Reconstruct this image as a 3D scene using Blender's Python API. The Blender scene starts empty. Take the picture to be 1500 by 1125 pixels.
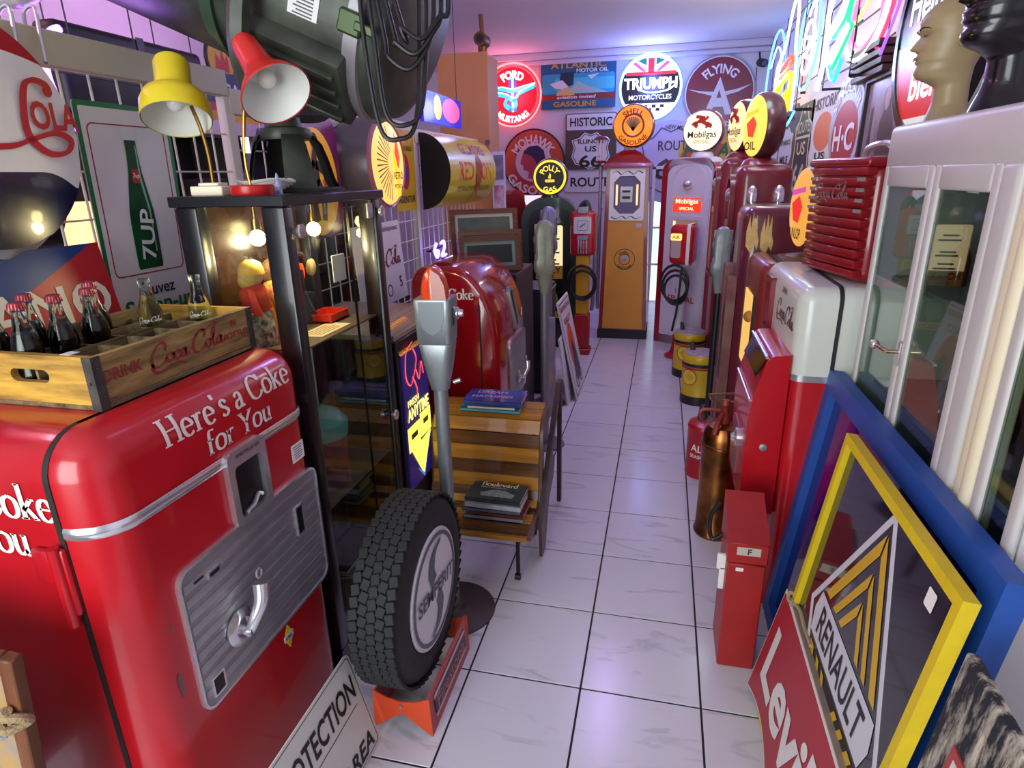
import bpy, bmesh, math, random
from mathutils import Vector as V, Matrix as M
random.seed(4)
PI = math.pi
sc = bpy.context.scene
C = sc.collection
# ------------------------------------------------------------------ camera, light, exposure
H = 1.684
RW = ((0.97275654, 0.05585674, -0.2249994), (0.23096287, -0.31731846, 0.91976364), (-0.02002146, -0.94667261, -0.32157444))
cd = bpy.data.cameras.new('camera'); cam = bpy.data.objects.new('camera', cd); C.objects.link(cam)
cd.sensor_width = 36; cd.lens = 21.6; cd.clip_start = .02
cam.matrix_world = M(((RW[0][0], -RW[0][1], -RW[0][2], 0), (RW[1][0], -RW[1][1], -RW[1][2], 0), (RW[2][0], -RW[2][1], -RW[2][2], H), (0, 0, 0, 1)))
sc.camera = cam
vs = sc.view_settings
vs.view_transform = 'Standard'; vs.look = 'None'; vs.gamma = 1; vs.use_curve_mapping = False
vs.exposure = 0.5
w = bpy.data.worlds.new('world'); sc.world = w; w.use_nodes = True
bg = w.node_tree.nodes['Background']; bg.inputs[0].default_value = (.75, .85, 1, 1); bg.inputs[1].default_value = .35
def area(name, loc, rot, sx, sy, col, e):
    l = bpy.data.lights.new(name, 'AREA'); l.shape = 'RECTANGLE'; l.size = sx; l.size_y = sy; l.color = col; l.energy = e
    o = bpy.data.objects.new(name, l); C.objects.link(o); o.location = loc; o.rotation_euler = rot; return o
# daylight through the shop window behind the photographer
area('shop_window_daylight', (-1.35, -1.75, 1.6), (PI/2, 0, 0), 2.0, 2.2, (.94, .98, 1), 82)

def P(px, py, X=None, Y=None, Z=None):
    c = V(((px-750)/900, (py-562.5)/900, 1)); r = M(RW) @ c
    t = X/r.x if X is not None else (Y/r.y if Y is not None else (Z-H)/r.z)
    return V((0, 0, H))+r*t

# ------------------------------------------------------------------ materials
def lin(h):
    h = h.lstrip('#'); o = []
    for i in (0, 2, 4):
        c = int(h[i:i+2], 16)/255; o.append(c/12.92 if c <= .04045 else ((c+.055)/1.055)**2.4)
    return (*o, 1)
MATS = {}
def mat(hexc, rough=.45, metal=0, var=.0, vs_=6, bump=0, bs=60, coat=0, hex2=None, emit=0, spec=.5):
    k = (hexc, rough, metal, var, vs_, bump, bs, coat, hex2, emit, spec)
    if k in MATS: return MATS[k]
    m = bpy.data.materials.new('m_'+hexc.strip('#')); m.use_nodes = True; nt = m.node_tree; b = nt.nodes['Principled BSDF']
    b.inputs['Roughness'].default_value = rough; b.inputs['Metallic'].default_value = metal
    b.inputs['Coat Weight'].default_value = coat; b.inputs['Coat Roughness'].default_value = .06
    b.inputs['Specular IOR Level'].default_value = spec
    c = lin(hexc); b.inputs['Base Color'].default_value = c
    if emit:
        b.inputs['Emission Color'].default_value = c; b.inputs['Emission Strength'].default_value = emit
    if var or hex2 or bump:
        tc = nt.nodes.new('ShaderNodeTexCoord')
    if var or hex2:
        n = nt.nodes.new('ShaderNodeTexNoise'); n.inputs['Scale'].default_value = vs_; n.inputs['Detail'].default_value = 5
        nt.links.new(tc.outputs['Object'], n.inputs['Vector'])
        r = nt.nodes.new('ShaderNodeValToRGB'); r.color_ramp.elements[0].position = .35; r.color_ramp.elements[1].position = .68
        c2 = lin(hex2) if hex2 else tuple(max(0, x*(1-var)) for x in c[:3])+(1,)
        r.color_ramp.elements[0].color = c2; r.color_ramp.elements[1].color = c
        nt.links.new(n.outputs['Fac'], r.inputs['Fac']); nt.links.new(r.outputs['Color'], b.inputs['Base Color'])
        if emit: nt.links.new(r.outputs['Color'], b.inputs['Emission Color'])
    if bump:
        n2 = nt.nodes.new('ShaderNodeTexNoise'); n2.inputs['Scale'].default_value = bs; n2.inputs['Detail'].default_value = 4
        nt.links.new(tc.outputs['Object'], n2.inputs['Vector'])
        bp = nt.nodes.new('ShaderNodeBump'); bp.inputs['Strength'].default_value = bump; bp.inputs['Distance'].default_value = .01
        nt.links.new(n2.outputs['Fac'], bp.inputs['Height']); nt.links.new(bp.outputs['Normal'], b.inputs['Normal'])
    MATS[k] = m; return m
def wood(h1, h2, scale=3, rough=.4, axis='X', stretch=14, coat=0):
    k = ('wood', h1, h2, scale, rough, axis, stretch, coat)
    if k in MATS: return MATS[k]
    m = bpy.data.materials.new('wood'); m.use_nodes = True; nt = m.node_tree; b = nt.nodes['Principled BSDF']
    b.inputs['Roughness'].default_value = rough; b.inputs['Coat Weight'].default_value = coat
    tc = nt.nodes.new('ShaderNodeTexCoord'); mp = nt.nodes.new('ShaderNodeMapping')
    s = [scale*stretch]*3; s['XYZ'.index(axis)] = scale; mp.inputs['Scale'].default_value = s
    n = nt.nodes.new('ShaderNodeTexNoise'); n.inputs['Scale'].default_value = 1; n.inputs['Detail'].default_value = 6; n.inputs['Roughness'].default_value = .65
    r = nt.nodes.new('ShaderNodeValToRGB'); r.color_ramp.elements[0].position = .33; r.color_ramp.elements[1].position = .66
    r.color_ramp.elements[0].color = lin(h2); r.color_ramp.elements[1].color = lin(h1)
    nt.links.new(tc.outputs['Object'], mp.inputs['Vector']); nt.links.new(mp.outputs['Vector'], n.inputs['Vector'])
    nt.links.new(n.outputs['Fac'], r.inputs['Fac']); nt.links.new(r.outputs['Color'], b.inputs['Base Color'])
    MATS[k] = m; return m
def glow(hexc, s):
    k = ('glow', hexc, s)
    if k in MATS: return MATS[k]
    m = bpy.data.materials.new('glow'); m.use_nodes = True; nt = m.node_tree
    b = nt.nodes['Principled BSDF']; b.inputs['Base Color'].default_value = tuple(x*.35 for x in lin(hexc)[:3])+(1,); b.inputs['Roughness'].default_value = .25
    b.inputs['Emission Color'].default_value = lin(hexc); b.inputs['Emission Strength'].default_value = s
    MATS[k] = m; return m
def pane_mat(tint='#f4fbf8', refl=.05):
    k = ('pane', tint, refl)
    if k in MATS: return MATS[k]
    m = bpy.data.materials.new('pane_glass'); m.use_nodes = True; nt = m.node_tree; nt.nodes.clear()
    o = nt.nodes.new('ShaderNodeOutputMaterial'); mx = nt.nodes.new('ShaderNodeMixShader'); t = nt.nodes.new('ShaderNodeBsdfTransparent')
    g = nt.nodes.new('ShaderNodeBsdfGlossy'); lw = nt.nodes.new('ShaderNodeLayerWeight'); lw.inputs[0].default_value = .5
    pw = nt.nodes.new('ShaderNodeMath'); pw.operation = 'POWER'; pw.inputs[1].default_value = 5; nt.links.new(lw.outputs['Facing'], pw.inputs[0])
    f = nt.nodes.new('ShaderNodeMath'); f.operation = 'MULTIPLY_ADD'; f.inputs[1].default_value = .96; f.inputs[2].default_value = refl; nt.links.new(pw.outputs[0], f.inputs[0])
    t.inputs[0].default_value = lin(tint); g.inputs['Roughness'].default_value = .015
    nt.links.new(f.outputs[0], mx.inputs[0]); nt.links.new(t.outputs[0], mx.inputs[1]); nt.links.new(g.outputs[0], mx.inputs[2])
    nt.links.new(mx.outputs[0], o.inputs[0]); MATS[k] = m; return m
GLASS = pane_mat()
RED = mat('#bd1420', .26, coat=.35, var=.18, vs_=4)
CHROME = mat('#dcdce0', .2, .8, bump=.05, bs=30)
STEEL = mat('#a9a8ac', .42, .6, var=.22, vs_=9)
BLACK = mat('#0b0b0d', .45)
WHITE = mat('#e9e8e2', .4, var=.06)
CREAM = mat('#efe6c9', .5)
GREYM = mat('#7f878b', .36, .55, var=.25, vs_=14)

# ------------------------------------------------------------------ mesh builder
def fr(o, u, v):
    u = V(u).normalized(); v = V(v).normalized(); n = u.cross(v)
    return M(((u.x, v.x, n.x, o[0]), (u.y, v.y, n.y, o[1]), (u.z, v.z, n.z, o[2]), (0, 0, 0, 1)))
def FN(x, y, z): return fr((x, y, z), (1, 0, 0), (0, 0, 1))      # facing -y
def FL(x, y, z): return fr((x, y, z), (0, -1, 0), (0, 0, 1))     # facing -x
def FR(x, y, z): return fr((x, y, z), (0, 1, 0), (0, 0, 1))      # facing +x
def FT(x, y, z): return fr((x, y, z), (1, 0, 0), (0, 1, 0))      # facing +z
def FB(x, y, z): return fr((x, y, z), (-1, 0, 0), (0, 0, 1))     # facing +y
def rr(w, h, r, n=5, cx=0, cy=0):
    o = []; r = min(r, w/2, h/2)
    for k, (sx, sy) in enumerate(((1, 1), (-1, 1), (-1, -1), (1, -1))):
        for i in range(n+1):
            a = PI/2*(k+i/n); o.append((cx+sx*(w/2-r)+r*math.cos(a), cy+sy*(h/2-r)+r*math.sin(a)))
    return o
def circ(r, n=32, cx=0, cy=0, ry=None, a0=0):
    ry = r if ry is None else ry
    return [(cx+r*math.cos(a0+2*PI*i/n), cy+ry*math.sin(a0+2*PI*i/n)) for i in range(n)]
def cat(pts, n=6, closed=False):
    pts = [V(p) for p in pts]; N = len(pts)
    if N < 3: return pts
    out = []
    for i in range(N if closed else N-1):
        g = (lambda k: pts[k % N]) if closed else (lambda k: pts[min(max(k, 0), N-1)])
        a, b, c, d = g(i-1), g(i), g(i+1), g(i+2)
        for j in range(n):
            t = j/n; out.append(.5*((2*b)+(c-a)*t+(2*a-5*b+4*c-d)*t*t+(3*b-a-3*c+d)*t**3))
    if not closed: out.append(pts[-1])
    return out
TX = {}
def tmesh(s, off=0., sp=1., shear=0.):
    k = (s, off, sp, shear)
    if k in TX: return TX[k]
    cu = bpy.data.curves.new('t', 'FONT'); cu.body = s; cu.size = 1; cu.align_x = 'CENTER'; cu.offset = off; cu.space_character = sp; cu.shear = shear
    cu.resolution_u = 3; cu.fill_mode = 'FRONT'
    ob = bpy.data.objects.new('t', cu); C.objects.link(ob)
    dg = bpy.context.evaluated_depsgraph_get(); me = bpy.data.meshes.new_from_object(ob.evaluated_get(dg))
    vv = [(v.co.x, v.co.y) for v in me.vertices]; ff = [tuple(p.vertices) for p in me.polygons]
    bpy.data.objects.remove(ob); bpy.data.curves.remove(cu); bpy.data.meshes.remove(me)
    TX[k] = (vv, ff); return TX[k]
class B:
    def __init__(s): s.v = []; s.f = []; s.marks = []
    def mark(s): s.marks.append((len(s.v), len(s.f)))
    def add(s, vv, ff, m=None):
        o = len(s.v); s.v += [(m @ V(v)) if m else V(v) for v in vv]; s.f += [tuple(i+o for i in f) for f in ff]; return s
    def bm(s, bm, m=None):
        bm.verts.index_update(); r = s.add([v.co.copy() for v in bm.verts], [[v.index for v in f.verts] for f in bm.faces], m); bm.free(); return s
    def box(s, x0, x1, y0, y1, z0, z1, bev=0, seg=2, m=None, keep=None):
        bm = bmesh.new(); bmesh.ops.create_cube(bm, size=1)
        for v in bm.verts:
            v.co = V((x0+(v.co.x+.5)*(x1-x0), y0+(v.co.y+.5)*(y1-y0), z0+(v.co.z+.5)*(z1-z0)))
        if bev:
            es = [e for e in bm.edges if keep is None or keep(e.verts[0].co, e.verts[1].co)]
            bmesh.ops.bevel(bm, geom=es, offset=bev, segments=seg, profile=.5, affect='EDGES')
        return s.bm(bm, m)
    def cyl(s, p0, p1, r, r1=None, n=16, cap=True):
        p0 = V(p0); p1 = V(p1); r1 = r if r1 is None else r1; q = (p1-p0).to_track_quat('Z', 'Y').to_matrix(); vv = []
        for p, rad in ((p0, r), (p1, r1)):
            for i in range(n): vv.append(p+q @ V((rad*math.cos(2*PI*i/n), rad*math.sin(2*PI*i/n), 0)))
        ff = [(i, (i+1) % n, n+(i+1) % n, n+i) for i in range(n)]
        if cap: ff += [tuple(range(n-1, -1, -1)), tuple(range(n, 2*n))]
        return s.add(vv, ff)
    def lathe(s, prof, n=24, m=None, cap=True, a0=0, a1=2*PI):
        full = abs(a1-a0-2*PI) < 1e-6; N = n if full else n+1; vv = []; ff = []
        for r, z in prof:
            for i in range(N):
                a = a0+(a1-a0)*i/n; vv.append((r*math.cos(a), r*math.sin(a), z))
        for j in range(len(prof)-1):
            for i in range(n):
                k = (i+1) % N; ff.append((j*N+i, j*N+k, (j+1)*N+k, (j+1)*N+i))
        if cap and full:
            if prof[0][0] > 1e-5: ff.append(tuple(range(N-1, -1, -1)))
            if prof[-1][0] > 1e-5: ff.append(tuple((len(prof)-1)*N+i for i in range(N)))
        return s.add(vv, ff, m)
    def tube(s, pts, r, n=8, closed=False, cap=True, rf=None):
        pts = [V(p) for p in pts]; N = len(pts); vv = []; up = V((0, 0, 1)); pn = None
        for i in range(N):
            a = pts[i-1] if (i or closed) else pts[0]; b = pts[(i+1) % N] if (i < N-1 or closed) else pts[-1]
            t = (b-a).normalized()
            if pn is None:
                pn = t.cross(up)
                if pn.length < .05: pn = t.cross(V((1, 0, 0)))
            pn = (pn-t*pn.dot(t)).normalized(); q = t.cross(pn); rad = r if rf is None else rf(i/(N-1))*r
            for k in range(n):
                g = 2*PI*k/n; vv.append(pts[i]+pn*rad*math.cos(g)+q*rad*math.sin(g))
        ff = []
        for i in range(N if closed else N-1):
            j = (i+1) % N
            for k in range(n): l = (k+1) % n; ff.append((i*n+k, i*n+l, j*n+l, j*n+k))
        if cap and not closed: ff += [tuple(range(n-1, -1, -1)), tuple((N-1)*n+k for k in range(n))]
        return s.add(vv, ff)
    def prism(s, poly, h, m=None, z0=0):
        n = len(poly); vv = [(x, y, z0) for x, y in poly]+[(x, y, z0+h) for x, y in poly]
        ff = [(i, (i+1) % n, n+(i+1) % n, n+i) for i in range(n)]+[tuple(range(n-1, -1, -1)), tuple(range(n, 2*n))]
        return s.add(vv, ff, m)
    def plate(s, poly, m=None, z=0): return s.add([(x, y, z) for x, y in poly], [tuple(range(len(poly)))], m)
    def ring(s, po, pi, h, m=None, z0=0):
        n = len(po); vv = [(*p, z0) for p in po]+[(*p, z0) for p in pi]+[(*p, z0+h) for p in po]+[(*p, z0+h) for p in pi]; ff = []
        for i in range(n):
            j = (i+1) % n
            ff += [(2*n+i, 2*n+j, 3*n+j, 3*n+i), (i, j, 2*n+j, 2*n+i), (n+j, n+i, 3*n+i, 3*n+j), (j, i, n+i, n+j)]
        return s.add(vv, ff, m)
    def ball(s, c, r, n=16, k=10, sc_=(1, 1, 1), m=None):
        prof = [(r*math.sin(PI*i/k), -r*math.cos(PI*i/k)) for i in range(k+1)]
        b = B().lathe(prof, n, cap=False)
        return s.add([V((v.x*sc_[0]+c[0], v.y*sc_[1]+c[1], v.z*sc_[2]+c[2])) for v in b.v], b.f, m)
    def text(s, t, m, size=1, off=0., sx=1., sp=1., shear=0., warp=None, w=None, z=.0012, ctr=True, h=None):
        s.mark(); vv, ff = tmesh(t, .42*off/max(size, 1e-6), sp, shear)
        ys = [p[1] for p in vv]; xs = [p[0] for p in vv]
        if not ys: return s
        y0 = (min(ys)+max(ys))/2 if ctr else 0
        if w: sx = w/((max(xs)-min(xs))*size)
        sy = h/((max(ys)-min(ys))*size) if h else 1
        x0 = (min(xs)+max(xs))/2
        o = []
        for x, y in vv:
            p = ((x-x0)*size*sx, (y-y0)*size*sy); o.append(warp(*p) if warp else (p[0], p[1], z))
        return s.add(o, ff, m)
    def ink(s, strokes, m, thick=.1, thin=.03, ang=0., sc_=1., ox=0, oy=0, warp=None, z=.0012, n=6):
        nb = V((math.cos(ang), math.sin(ang)))
        for st in strokes:
            pts = cat([V((x, y)) for x, y in st], n) if len(st) > 2 else [V(st[0]).lerp(V(st[1]), i/8) for i in range(9)]; vv = []
            for i, p in enumerate(pts):
                d = (pts[min(i+1, len(pts)-1)]-pts[max(i-1, 0)])
                if d.length < 1e-6: d = V((1, 0))
                d.normalize(); wd = (thin+(thick-thin)*abs(d.x*nb.y-d.y*nb.x))/2; q = V((-d.y, d.x))*wd
                for e in (p+q, p-q):
                    x, y = e.x*sc_+ox, e.y*sc_+oy; vv.append(warp(x, y) if warp else (x, y, z))
            s.add(vv, [(2*i, 2*i+1, 2*i+3, 2*i+2) for i in range(len(pts)-1)], m)
        return s
def arc(R, ctr=PI/2, inv=False, z=.0012):
    # wraps flat text round a circle; inv: reads along the bottom
    if inv: return lambda x, y: ((R-y)*math.cos(-PI/2+x/R+ctr+PI/2), (R-y)*math.sin(-PI/2+x/R+ctr+PI/2), z)
    return lambda x, y: ((R+y)*math.cos(ctr-x/R), (R+y)*math.sin(ctr-x/R), z)
def tag(o, label=None, cat_=None, group=None, kind=None):
    for k, v in (('label', label), ('category', cat_), ('group', group), ('kind', kind)):
        if v: o[k] = v
    return o
def obj(name, b, m, parent=None, smooth=True, ang=38):
    if name == 'lettering' and len(b.marks) > 1:      # one object for each line of writing
        o = None
        for (v0, f0), (v1, f1) in zip(b.marks, b.marks[1:]+[(len(b.v), len(b.f))]):
            q = B(); q.v = b.v[v0:v1]; q.f = [tuple(i-v0 for i in f) for f in b.f[f0:f1]]; o = obj(name, q, m, parent)
        return o
    me = bpy.data.meshes.new(name); me.from_pydata([tuple(v) for v in b.v], [], b.f)
    bm = bmesh.new(); bm.from_mesh(me)
    big = [f for f in bm.faces if len(f.verts) > 4]
    if big: bmesh.ops.triangulate(bm, faces=big)
    bm.to_mesh(me); bm.free()
    if smooth:
        me.shade_smooth(); me.set_sharp_from_angle(angle=math.radians(ang))
    me.materials.append(m); o = bpy.data.objects.new(name, me); C.objects.link(o)
    if parent: o.parent = parent
    return o
def thing(name, label, cat_, loc=(0, 0, 0), rz=0, group=None, rot=None):
    o = bpy.data.objects.new(name, None); o.empty_display_size = .05; C.objects.link(o); o.location = loc; o.rotation_euler = rot or (0, 0, rz)
    return tag(o, label, cat_, group)
def dup(root, loc, rz=0, label=None):
    r = root.copy(); C.objects.link(r); r.location = loc; r.rotation_euler = (0, 0, rz)
    if label: r['label'] = label
    for ch in [c for c in C.objects if c.parent == root]:
        c = ch.copy(); C.objects.link(c); c.parent = r
        for g in [x for x in C.objects if x.parent == ch]:
            d = g.copy(); C.objects.link(d); d.parent = c
    return r
def glowlight(parent, loc, col, e, r=.05):
    l = bpy.data.lights.new('sign_glow', 'POINT'); l.color = col; l.energy = e; l.shadow_soft_size = r
    o = bpy.data.objects.new('sign_glow', l); C.objects.link(o); o.parent = parent; o.location = loc; return o
R90 = PI/2
# ---- pen lettering: a connected script word and a small contrasted roman alphabet
SCRIPT = [[(1.0, .6), (1.1, .82), (.95, 1.02), (.6, .95), (.2, .55), (.1, .12), (.38, -.06), (.8, .06), (1.05, .26)],
 [(.12, .2), (.12, -.16), (.5, -.34), (1.1, -.2), (1.7, -.16), (2.2, -.3)],
 [(1.27, .42), (1.08, .3), (1.1, .06), (1.3, .02), (1.46, .17), (1.42, .38), (1.27, .42)], [(1.42, .36), (1.58, .3)],
 [(1.9, .33), (1.76, .43), (1.58, .28), (1.6, .06), (1.78, 0), (1.96, .14)],
 [(2.34, .36), (2.18, .43), (2.02, .25), (2.06, .03), (2.22, .06), (2.36, .4)], [(2.4, .42), (2.34, .1), (2.45, 0), (2.6, .14)],
 [(2.62, .27), (2.8, .3)],
 [(3.75, .6), (3.86, .84), (3.7, 1.04), (3.35, .95), (2.98, .55), (2.9, .12), (3.15, -.06), (3.55, .06), (3.8, .26)],
 [(3.2, .78), (3.5, .98), (4.0, 1.0), (4.6, 1.2), (4.85, 1.08)],
 [(4.02, .42), (3.84, .3), (3.86, .06), (4.06, .02), (4.22, .17), (4.18, .38), (4.02, .42)],
 [(4.18, .34), (4.4, .4), (4.62, .8), (4.6, .98), (4.46, .85), (4.4, .2), (4.5, 0), (4.66, .12)],
 [(5.02, .36), (4.86, .43), (4.7, .25), (4.74, .03), (4.9, .06), (5.04, .4)], [(5.08, .42), (5.02, .1), (5.14, 0), (5.3, .16)]]
def script(b, m, w, ox=0, oy=0, warp=None, z=.0012, bold=1.):
    b.mark(); k = w/5.3; return b.ink(SCRIPT, m, .15*bold, .035*bold, .35, k, ox-w/2, oy-.35*k, warp, z)
def _s(x, y, w=.15): return [(x-w, y), (x+w, y)]
ROM = {
 'H': (.78, [[(.14, 0), (.14, 1)], [(.64, 0), (.64, 1)], [(.14, .52), (.64, .52)], _s(.14, .02), _s(.14, .98), _s(.64, .02), _s(.64, .98)]),
 'e': (.56, [[(.1, .36), (.46, .36), (.42, .55), (.28, .64), (.12, .54), (.07, .3), (.14, .08), (.3, 0), (.47, .1)]]),
 'r': (.46, [[(.14, 0), (.14, .62)], [(.14, .4), (.26, .6), (.42, .58)], _s(.14, .02, .13), _s(.08, .6, .07)]),
 's': (.44, [[(.38, .5), (.24, .64), (.1, .54), (.14, .4), (.3, .28), (.38, .14), (.24, 0), (.07, .1)]]),
 'a': (.54, [[(.1, .5), (.24, .64), (.38, .54), (.38, .1), (.44, .02), (.53, .06)], [(.38, .38), (.16, .3), (.08, .14), (.2, 0), (.38, .12)]]),
 'C': (.82, [[(.74, .74), (.62, .93), (.42, 1), (.18, .84), (.09, .5), (.18, .14), (.42, 0), (.64, .08), (.76, .26)], [(.74, .7), (.75, .98)]]),
 'o': (.6, [[(.3, .64), (.12, .54), (.07, .32), (.12, .1), (.3, 0), (.48, .1), (.53, .32), (.48, .54), (.3, .64)]]),
 'k': (.6, [[(.13, 0), (.13, 1.04)], [(.13, .26), (.44, .6)], [(.24, .36), (.5, .02)], _s(.13, .02, .13), _s(.08, 1.02, .07), _s(.46, .6, .1), _s(.5, .02, .1)]),
 'f': (.4, [[(.15, 0), (.15, .8), (.22, 1), (.42, .98)], [(.02, .6), (.34, .6)], _s(.16, .02, .13)]),
 'Y': (.76, [[(.08, .98), (.38, .48), (.38, 0)], [(.68, .98), (.38, .48)], _s(.1, .98, .12), _s(.66, .98, .12), _s(.38, .02, .14)]),
 'u': (.62, [[(.13, .62), (.13, .16), (.26, 0), (.46, .14)], [(.46, .62), (.46, .04), (.56, .03)], _s(.08, .6, .07), _s(.41, .6, .07)]),
 "'": (.24, [[(.13, 1.02), (.12, .8)]]), ' ': (.3, []),
 'B': (.7, [[(.14, 0), (.14, 1)], [(.14, .98), (.46, .96), (.54, .76), (.42, .55), (.14, .53)], [(.14, .53), (.5, .5), (.62, .26), (.48, .03), (.14, .02)], _s(.08, .98, .08), _s(.08, .02, .08)]),
 'l': (.3, [[(.14, 0), (.14, 1.04)], _s(.14, .02, .13), _s(.08, 1.02, .07)]),
 'v': (.56, [[(.06, .62), (.28, 0)], [(.5, .62), (.28, 0)], _s(.08, .6, .1), _s(.48, .6, .1)]),
 'd': (.62, [[(.46, 1.04), (.46, .04), (.56, .03)], [(.46, .5), (.26, .62), (.1, .5), (.07, .28), (.14, .06), (.28, 0), (.46, .12)], _s(.4, 1.02, .07)])}
def roman(b, t, m, size, ox=0, oy=0, warp=None, z=.0012, sx=1., thick=.17):
    tot = sum(ROM[c][0] for c in t)*sx; x = -tot/2; b.mark()
    for c in t:
        a, st = ROM[c]; q = [[(px*sx+x, py) for px, py in s_] for s_ in st]
        b.ink(q, m, thick, .055, 0, size, ox, oy, warp, z, 5); x += a*sx
    return b
# ================================================================== setting
def struct(name, b, m): o = obj(name, b, m); o['kind'] = 'structure'; return o
def tile_mat():
    m = bpy.data.materials.new('marbled_tile'); m.use_nodes = True; nt = m.node_tree; b = nt.nodes['Principled BSDF']
    b.inputs['Roughness'].default_value = .2
    tc = nt.nodes.new('ShaderNodeTexCoord'); oi = nt.nodes.new('ShaderNodeObjectInfo'); ad = nt.nodes.new('ShaderNodeVectorMath'); ad.operation = 'ADD'
    mu = nt.nodes.new('ShaderNodeVectorMath'); mu.operation = 'SCALE'; mu.inputs[3].default_value = 37
    cb = nt.nodes.new('ShaderNodeCombineXYZ')
    for i in range(3): nt.links.new(oi.outputs['Random'], cb.inputs[i])
    nt.links.new(cb.outputs[0], mu.inputs[0]); nt.links.new(tc.outputs['Object'], ad.inputs[0]); nt.links.new(mu.outputs[0], ad.inputs[1])
    mp = nt.nodes.new('ShaderNodeMapping'); mp.inputs['Scale'].default_value = (2.2, 9, 3); nt.links.new(ad.outputs[0], mp.inputs[0])
    n = nt.nodes.new('ShaderNodeTexNoise'); n.inputs['Scale'].default_value = 1.3; n.inputs['Detail'].default_value = 7; n.inputs['Distortion'].default_value = 1.1
    nt.links.new(mp.outputs[0], n.inputs['Vector'])
    r = nt.nodes.new('ShaderNodeValToRGB'); e = r.color_ramp.elements; e[0].position = .3; e[0].color = lin('#b4b5bd'); e[1].position = .4; e[1].color = lin('#cfcfd6')
    nt.links.new(n.outputs['Fac'], r.inputs['Fac']); nt.links.new(r.outputs['Color'], b.inputs['Base Color'])
    bp = nt.nodes.new('ShaderNodeBump'); bp.inputs['Strength'].default_value = .12; bp.inputs['Distance'].default_value = .004
    nt.links.new(n.outputs['Fac'], bp.inputs['Height']); nt.links.new(bp.outputs['Normal'], b.inputs['Normal']); return m
floor = struct('floor', B().box(-4.2, 1.2, -2, 8.7, -.06, -.004), mat('#1b1820', .7))
tb = B().box(-.1966, .1966, -.1966, .1966, -.004, 0, .0012, 1); TM = tile_mat(); t0 = None
for i in range(-4, 3):
    for j in range(-6, 18):
        x, y = .011+.4*i, 1.876+.4*j
        if x > 1.1: continue
        if t0 is None: o = t0 = obj('tile', tb, TM, floor, smooth=False)
        else:
            o = t0.copy(); C.objects.link(o)
        o.parent = floor; o.location = (x, y, 0)
WALLM = mat('#d9d4e2', .6, var=.05, vs_=2)
struct('wall_right', B().box(1.12, 1.2, -2, 8.7, 0, 3.14), WALLM)
struct('wall_back', B().box(-4.2, 1.2, 8.6, 8.7, 0, 3.14), WALLM)
struct('wall_left', B().box(-4.2, -4.1, -1.9, 8.6, 0, 3.14), mat('#e0d6e0', .7, var=.05, vs_=3))
struct('wall_front', B().box(-4.2, -2.5, -2, -1.9, 0, 3.14).box(1, 1.12, -2, -1.9, 0, 3.14).box(-2.5, 1, -2, -1.9, 2.75, 3.14).box(-2.5, 1, -2, -1.9, 0, .35), WALLM)
struct('ceiling', B().box(-4.2, 1.2, -2, 8.7, 3.14, 3.2), mat('#e4dde6', .8, var=.04, vs_=1))
struct('trim_1', B().box(-4.1, 1.12, 8.5, 8.6, 3.06, 3.14, .02).box(-4.1, 1.12, 8.54, 8.6, 3.0, 3.06, .02), mat('#cfc9d8', .6))
d = struct('door_1', B().box(-.17, -.13, 8.52, 8.6, 0, 1.75).box(.1, .14, 8.52, 8.6, 0, 1.75).box(-.17, .14, 8.52, 8.6, 1.72, 1.76), WHITE)
obj('pane', B().box(-.13, .1, 8.57, 8.58, .02, 1.72), glow('#d7e9f2', .9), d)  # pane glows to imitate the daylight beyond the door
for z_ in (.98, .5): obj('glazing_bar', B().box(-.13, .1, 8.55, 8.57, z_, z_+.025), WHITE, d)
def added_batten(label, x, y, L, col, st):  # unseen tube lamps, added for pink and violet fill light
    t = thing('added_ceiling_light', label, 'added ceiling light', (x, y, 3.14), 0, 'added tube lamps on the shop ceiling')
    obj('housing', B().box(-.035, .035, -L/2, L/2, -.03, 0, .005, 1), WHITE, t)
    for s in (-1, 1): obj('lamp_holder', B().box(-.02, .02, s*L/2-.02 if s > 0 else -L/2, s*L/2 if s > 0 else -L/2+.02, -.085, -.03), WHITE, t)
    obj('tube', B().cyl((0, -L/2+.02, -.065), (0, L/2-.02, -.065), .016, n=12), glow(col, st), t)
added_batten('added pink tube lamp on the ceiling of the neighbouring aisle', -3.3, 1.3, 1.5, '#ff9cb8', 42)
added_batten('added violet tube lamp on the ceiling of the neighbouring aisle', -3.3, 4.2, 1.5, '#e0a0e8', 30)
added_batten('added lilac tube lamp on the ceiling above the aisle, by the searchlight', -.3, 2.6, 1.2, '#d9c4ff', 9)
added_batten('added lilac tube lamp on the ceiling above the aisle, towards the pumps', -.3, 4.6, 1.2, '#bca4ff', 85)

# ================================================================== upright cooler vending machines
def curve_front(r, zf, z=.0015):
    def f(u, v):
        if v <= zf: return (u, -z, v)
        a = (v-zf)/r; return (u, r-(r+z)*math.cos(a), zf+(r+z)*math.sin(a))
    return f
def split_box(W, D, Hh, r, cut):
    out = []
    for side in (0, 1):
        bm = bmesh.new(); bmesh.ops.create_cube(bm, size=1)
        for v in bm.verts: v.co = V((v.co.x*W, (v.co.y+.5)*D, (v.co.z+.5)*Hh))
        es = [e for e in bm.edges if max(e.verts[0].co.z, e.verts[1].co.z) > Hh-.01]
        bmesh.ops.bevel(bm, geom=es, offset=r, segments=7, profile=.5, affect='EDGES')
        bmesh.ops.bisect_plane(bm, geom=bm.verts[:]+bm.edges[:]+bm.faces[:], plane_co=(0, cut, 0), plane_no=(0, 1 if side == 0 else -1, 0), clear_outer=True)
        out.append(B().bm(bm))
    return out
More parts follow.
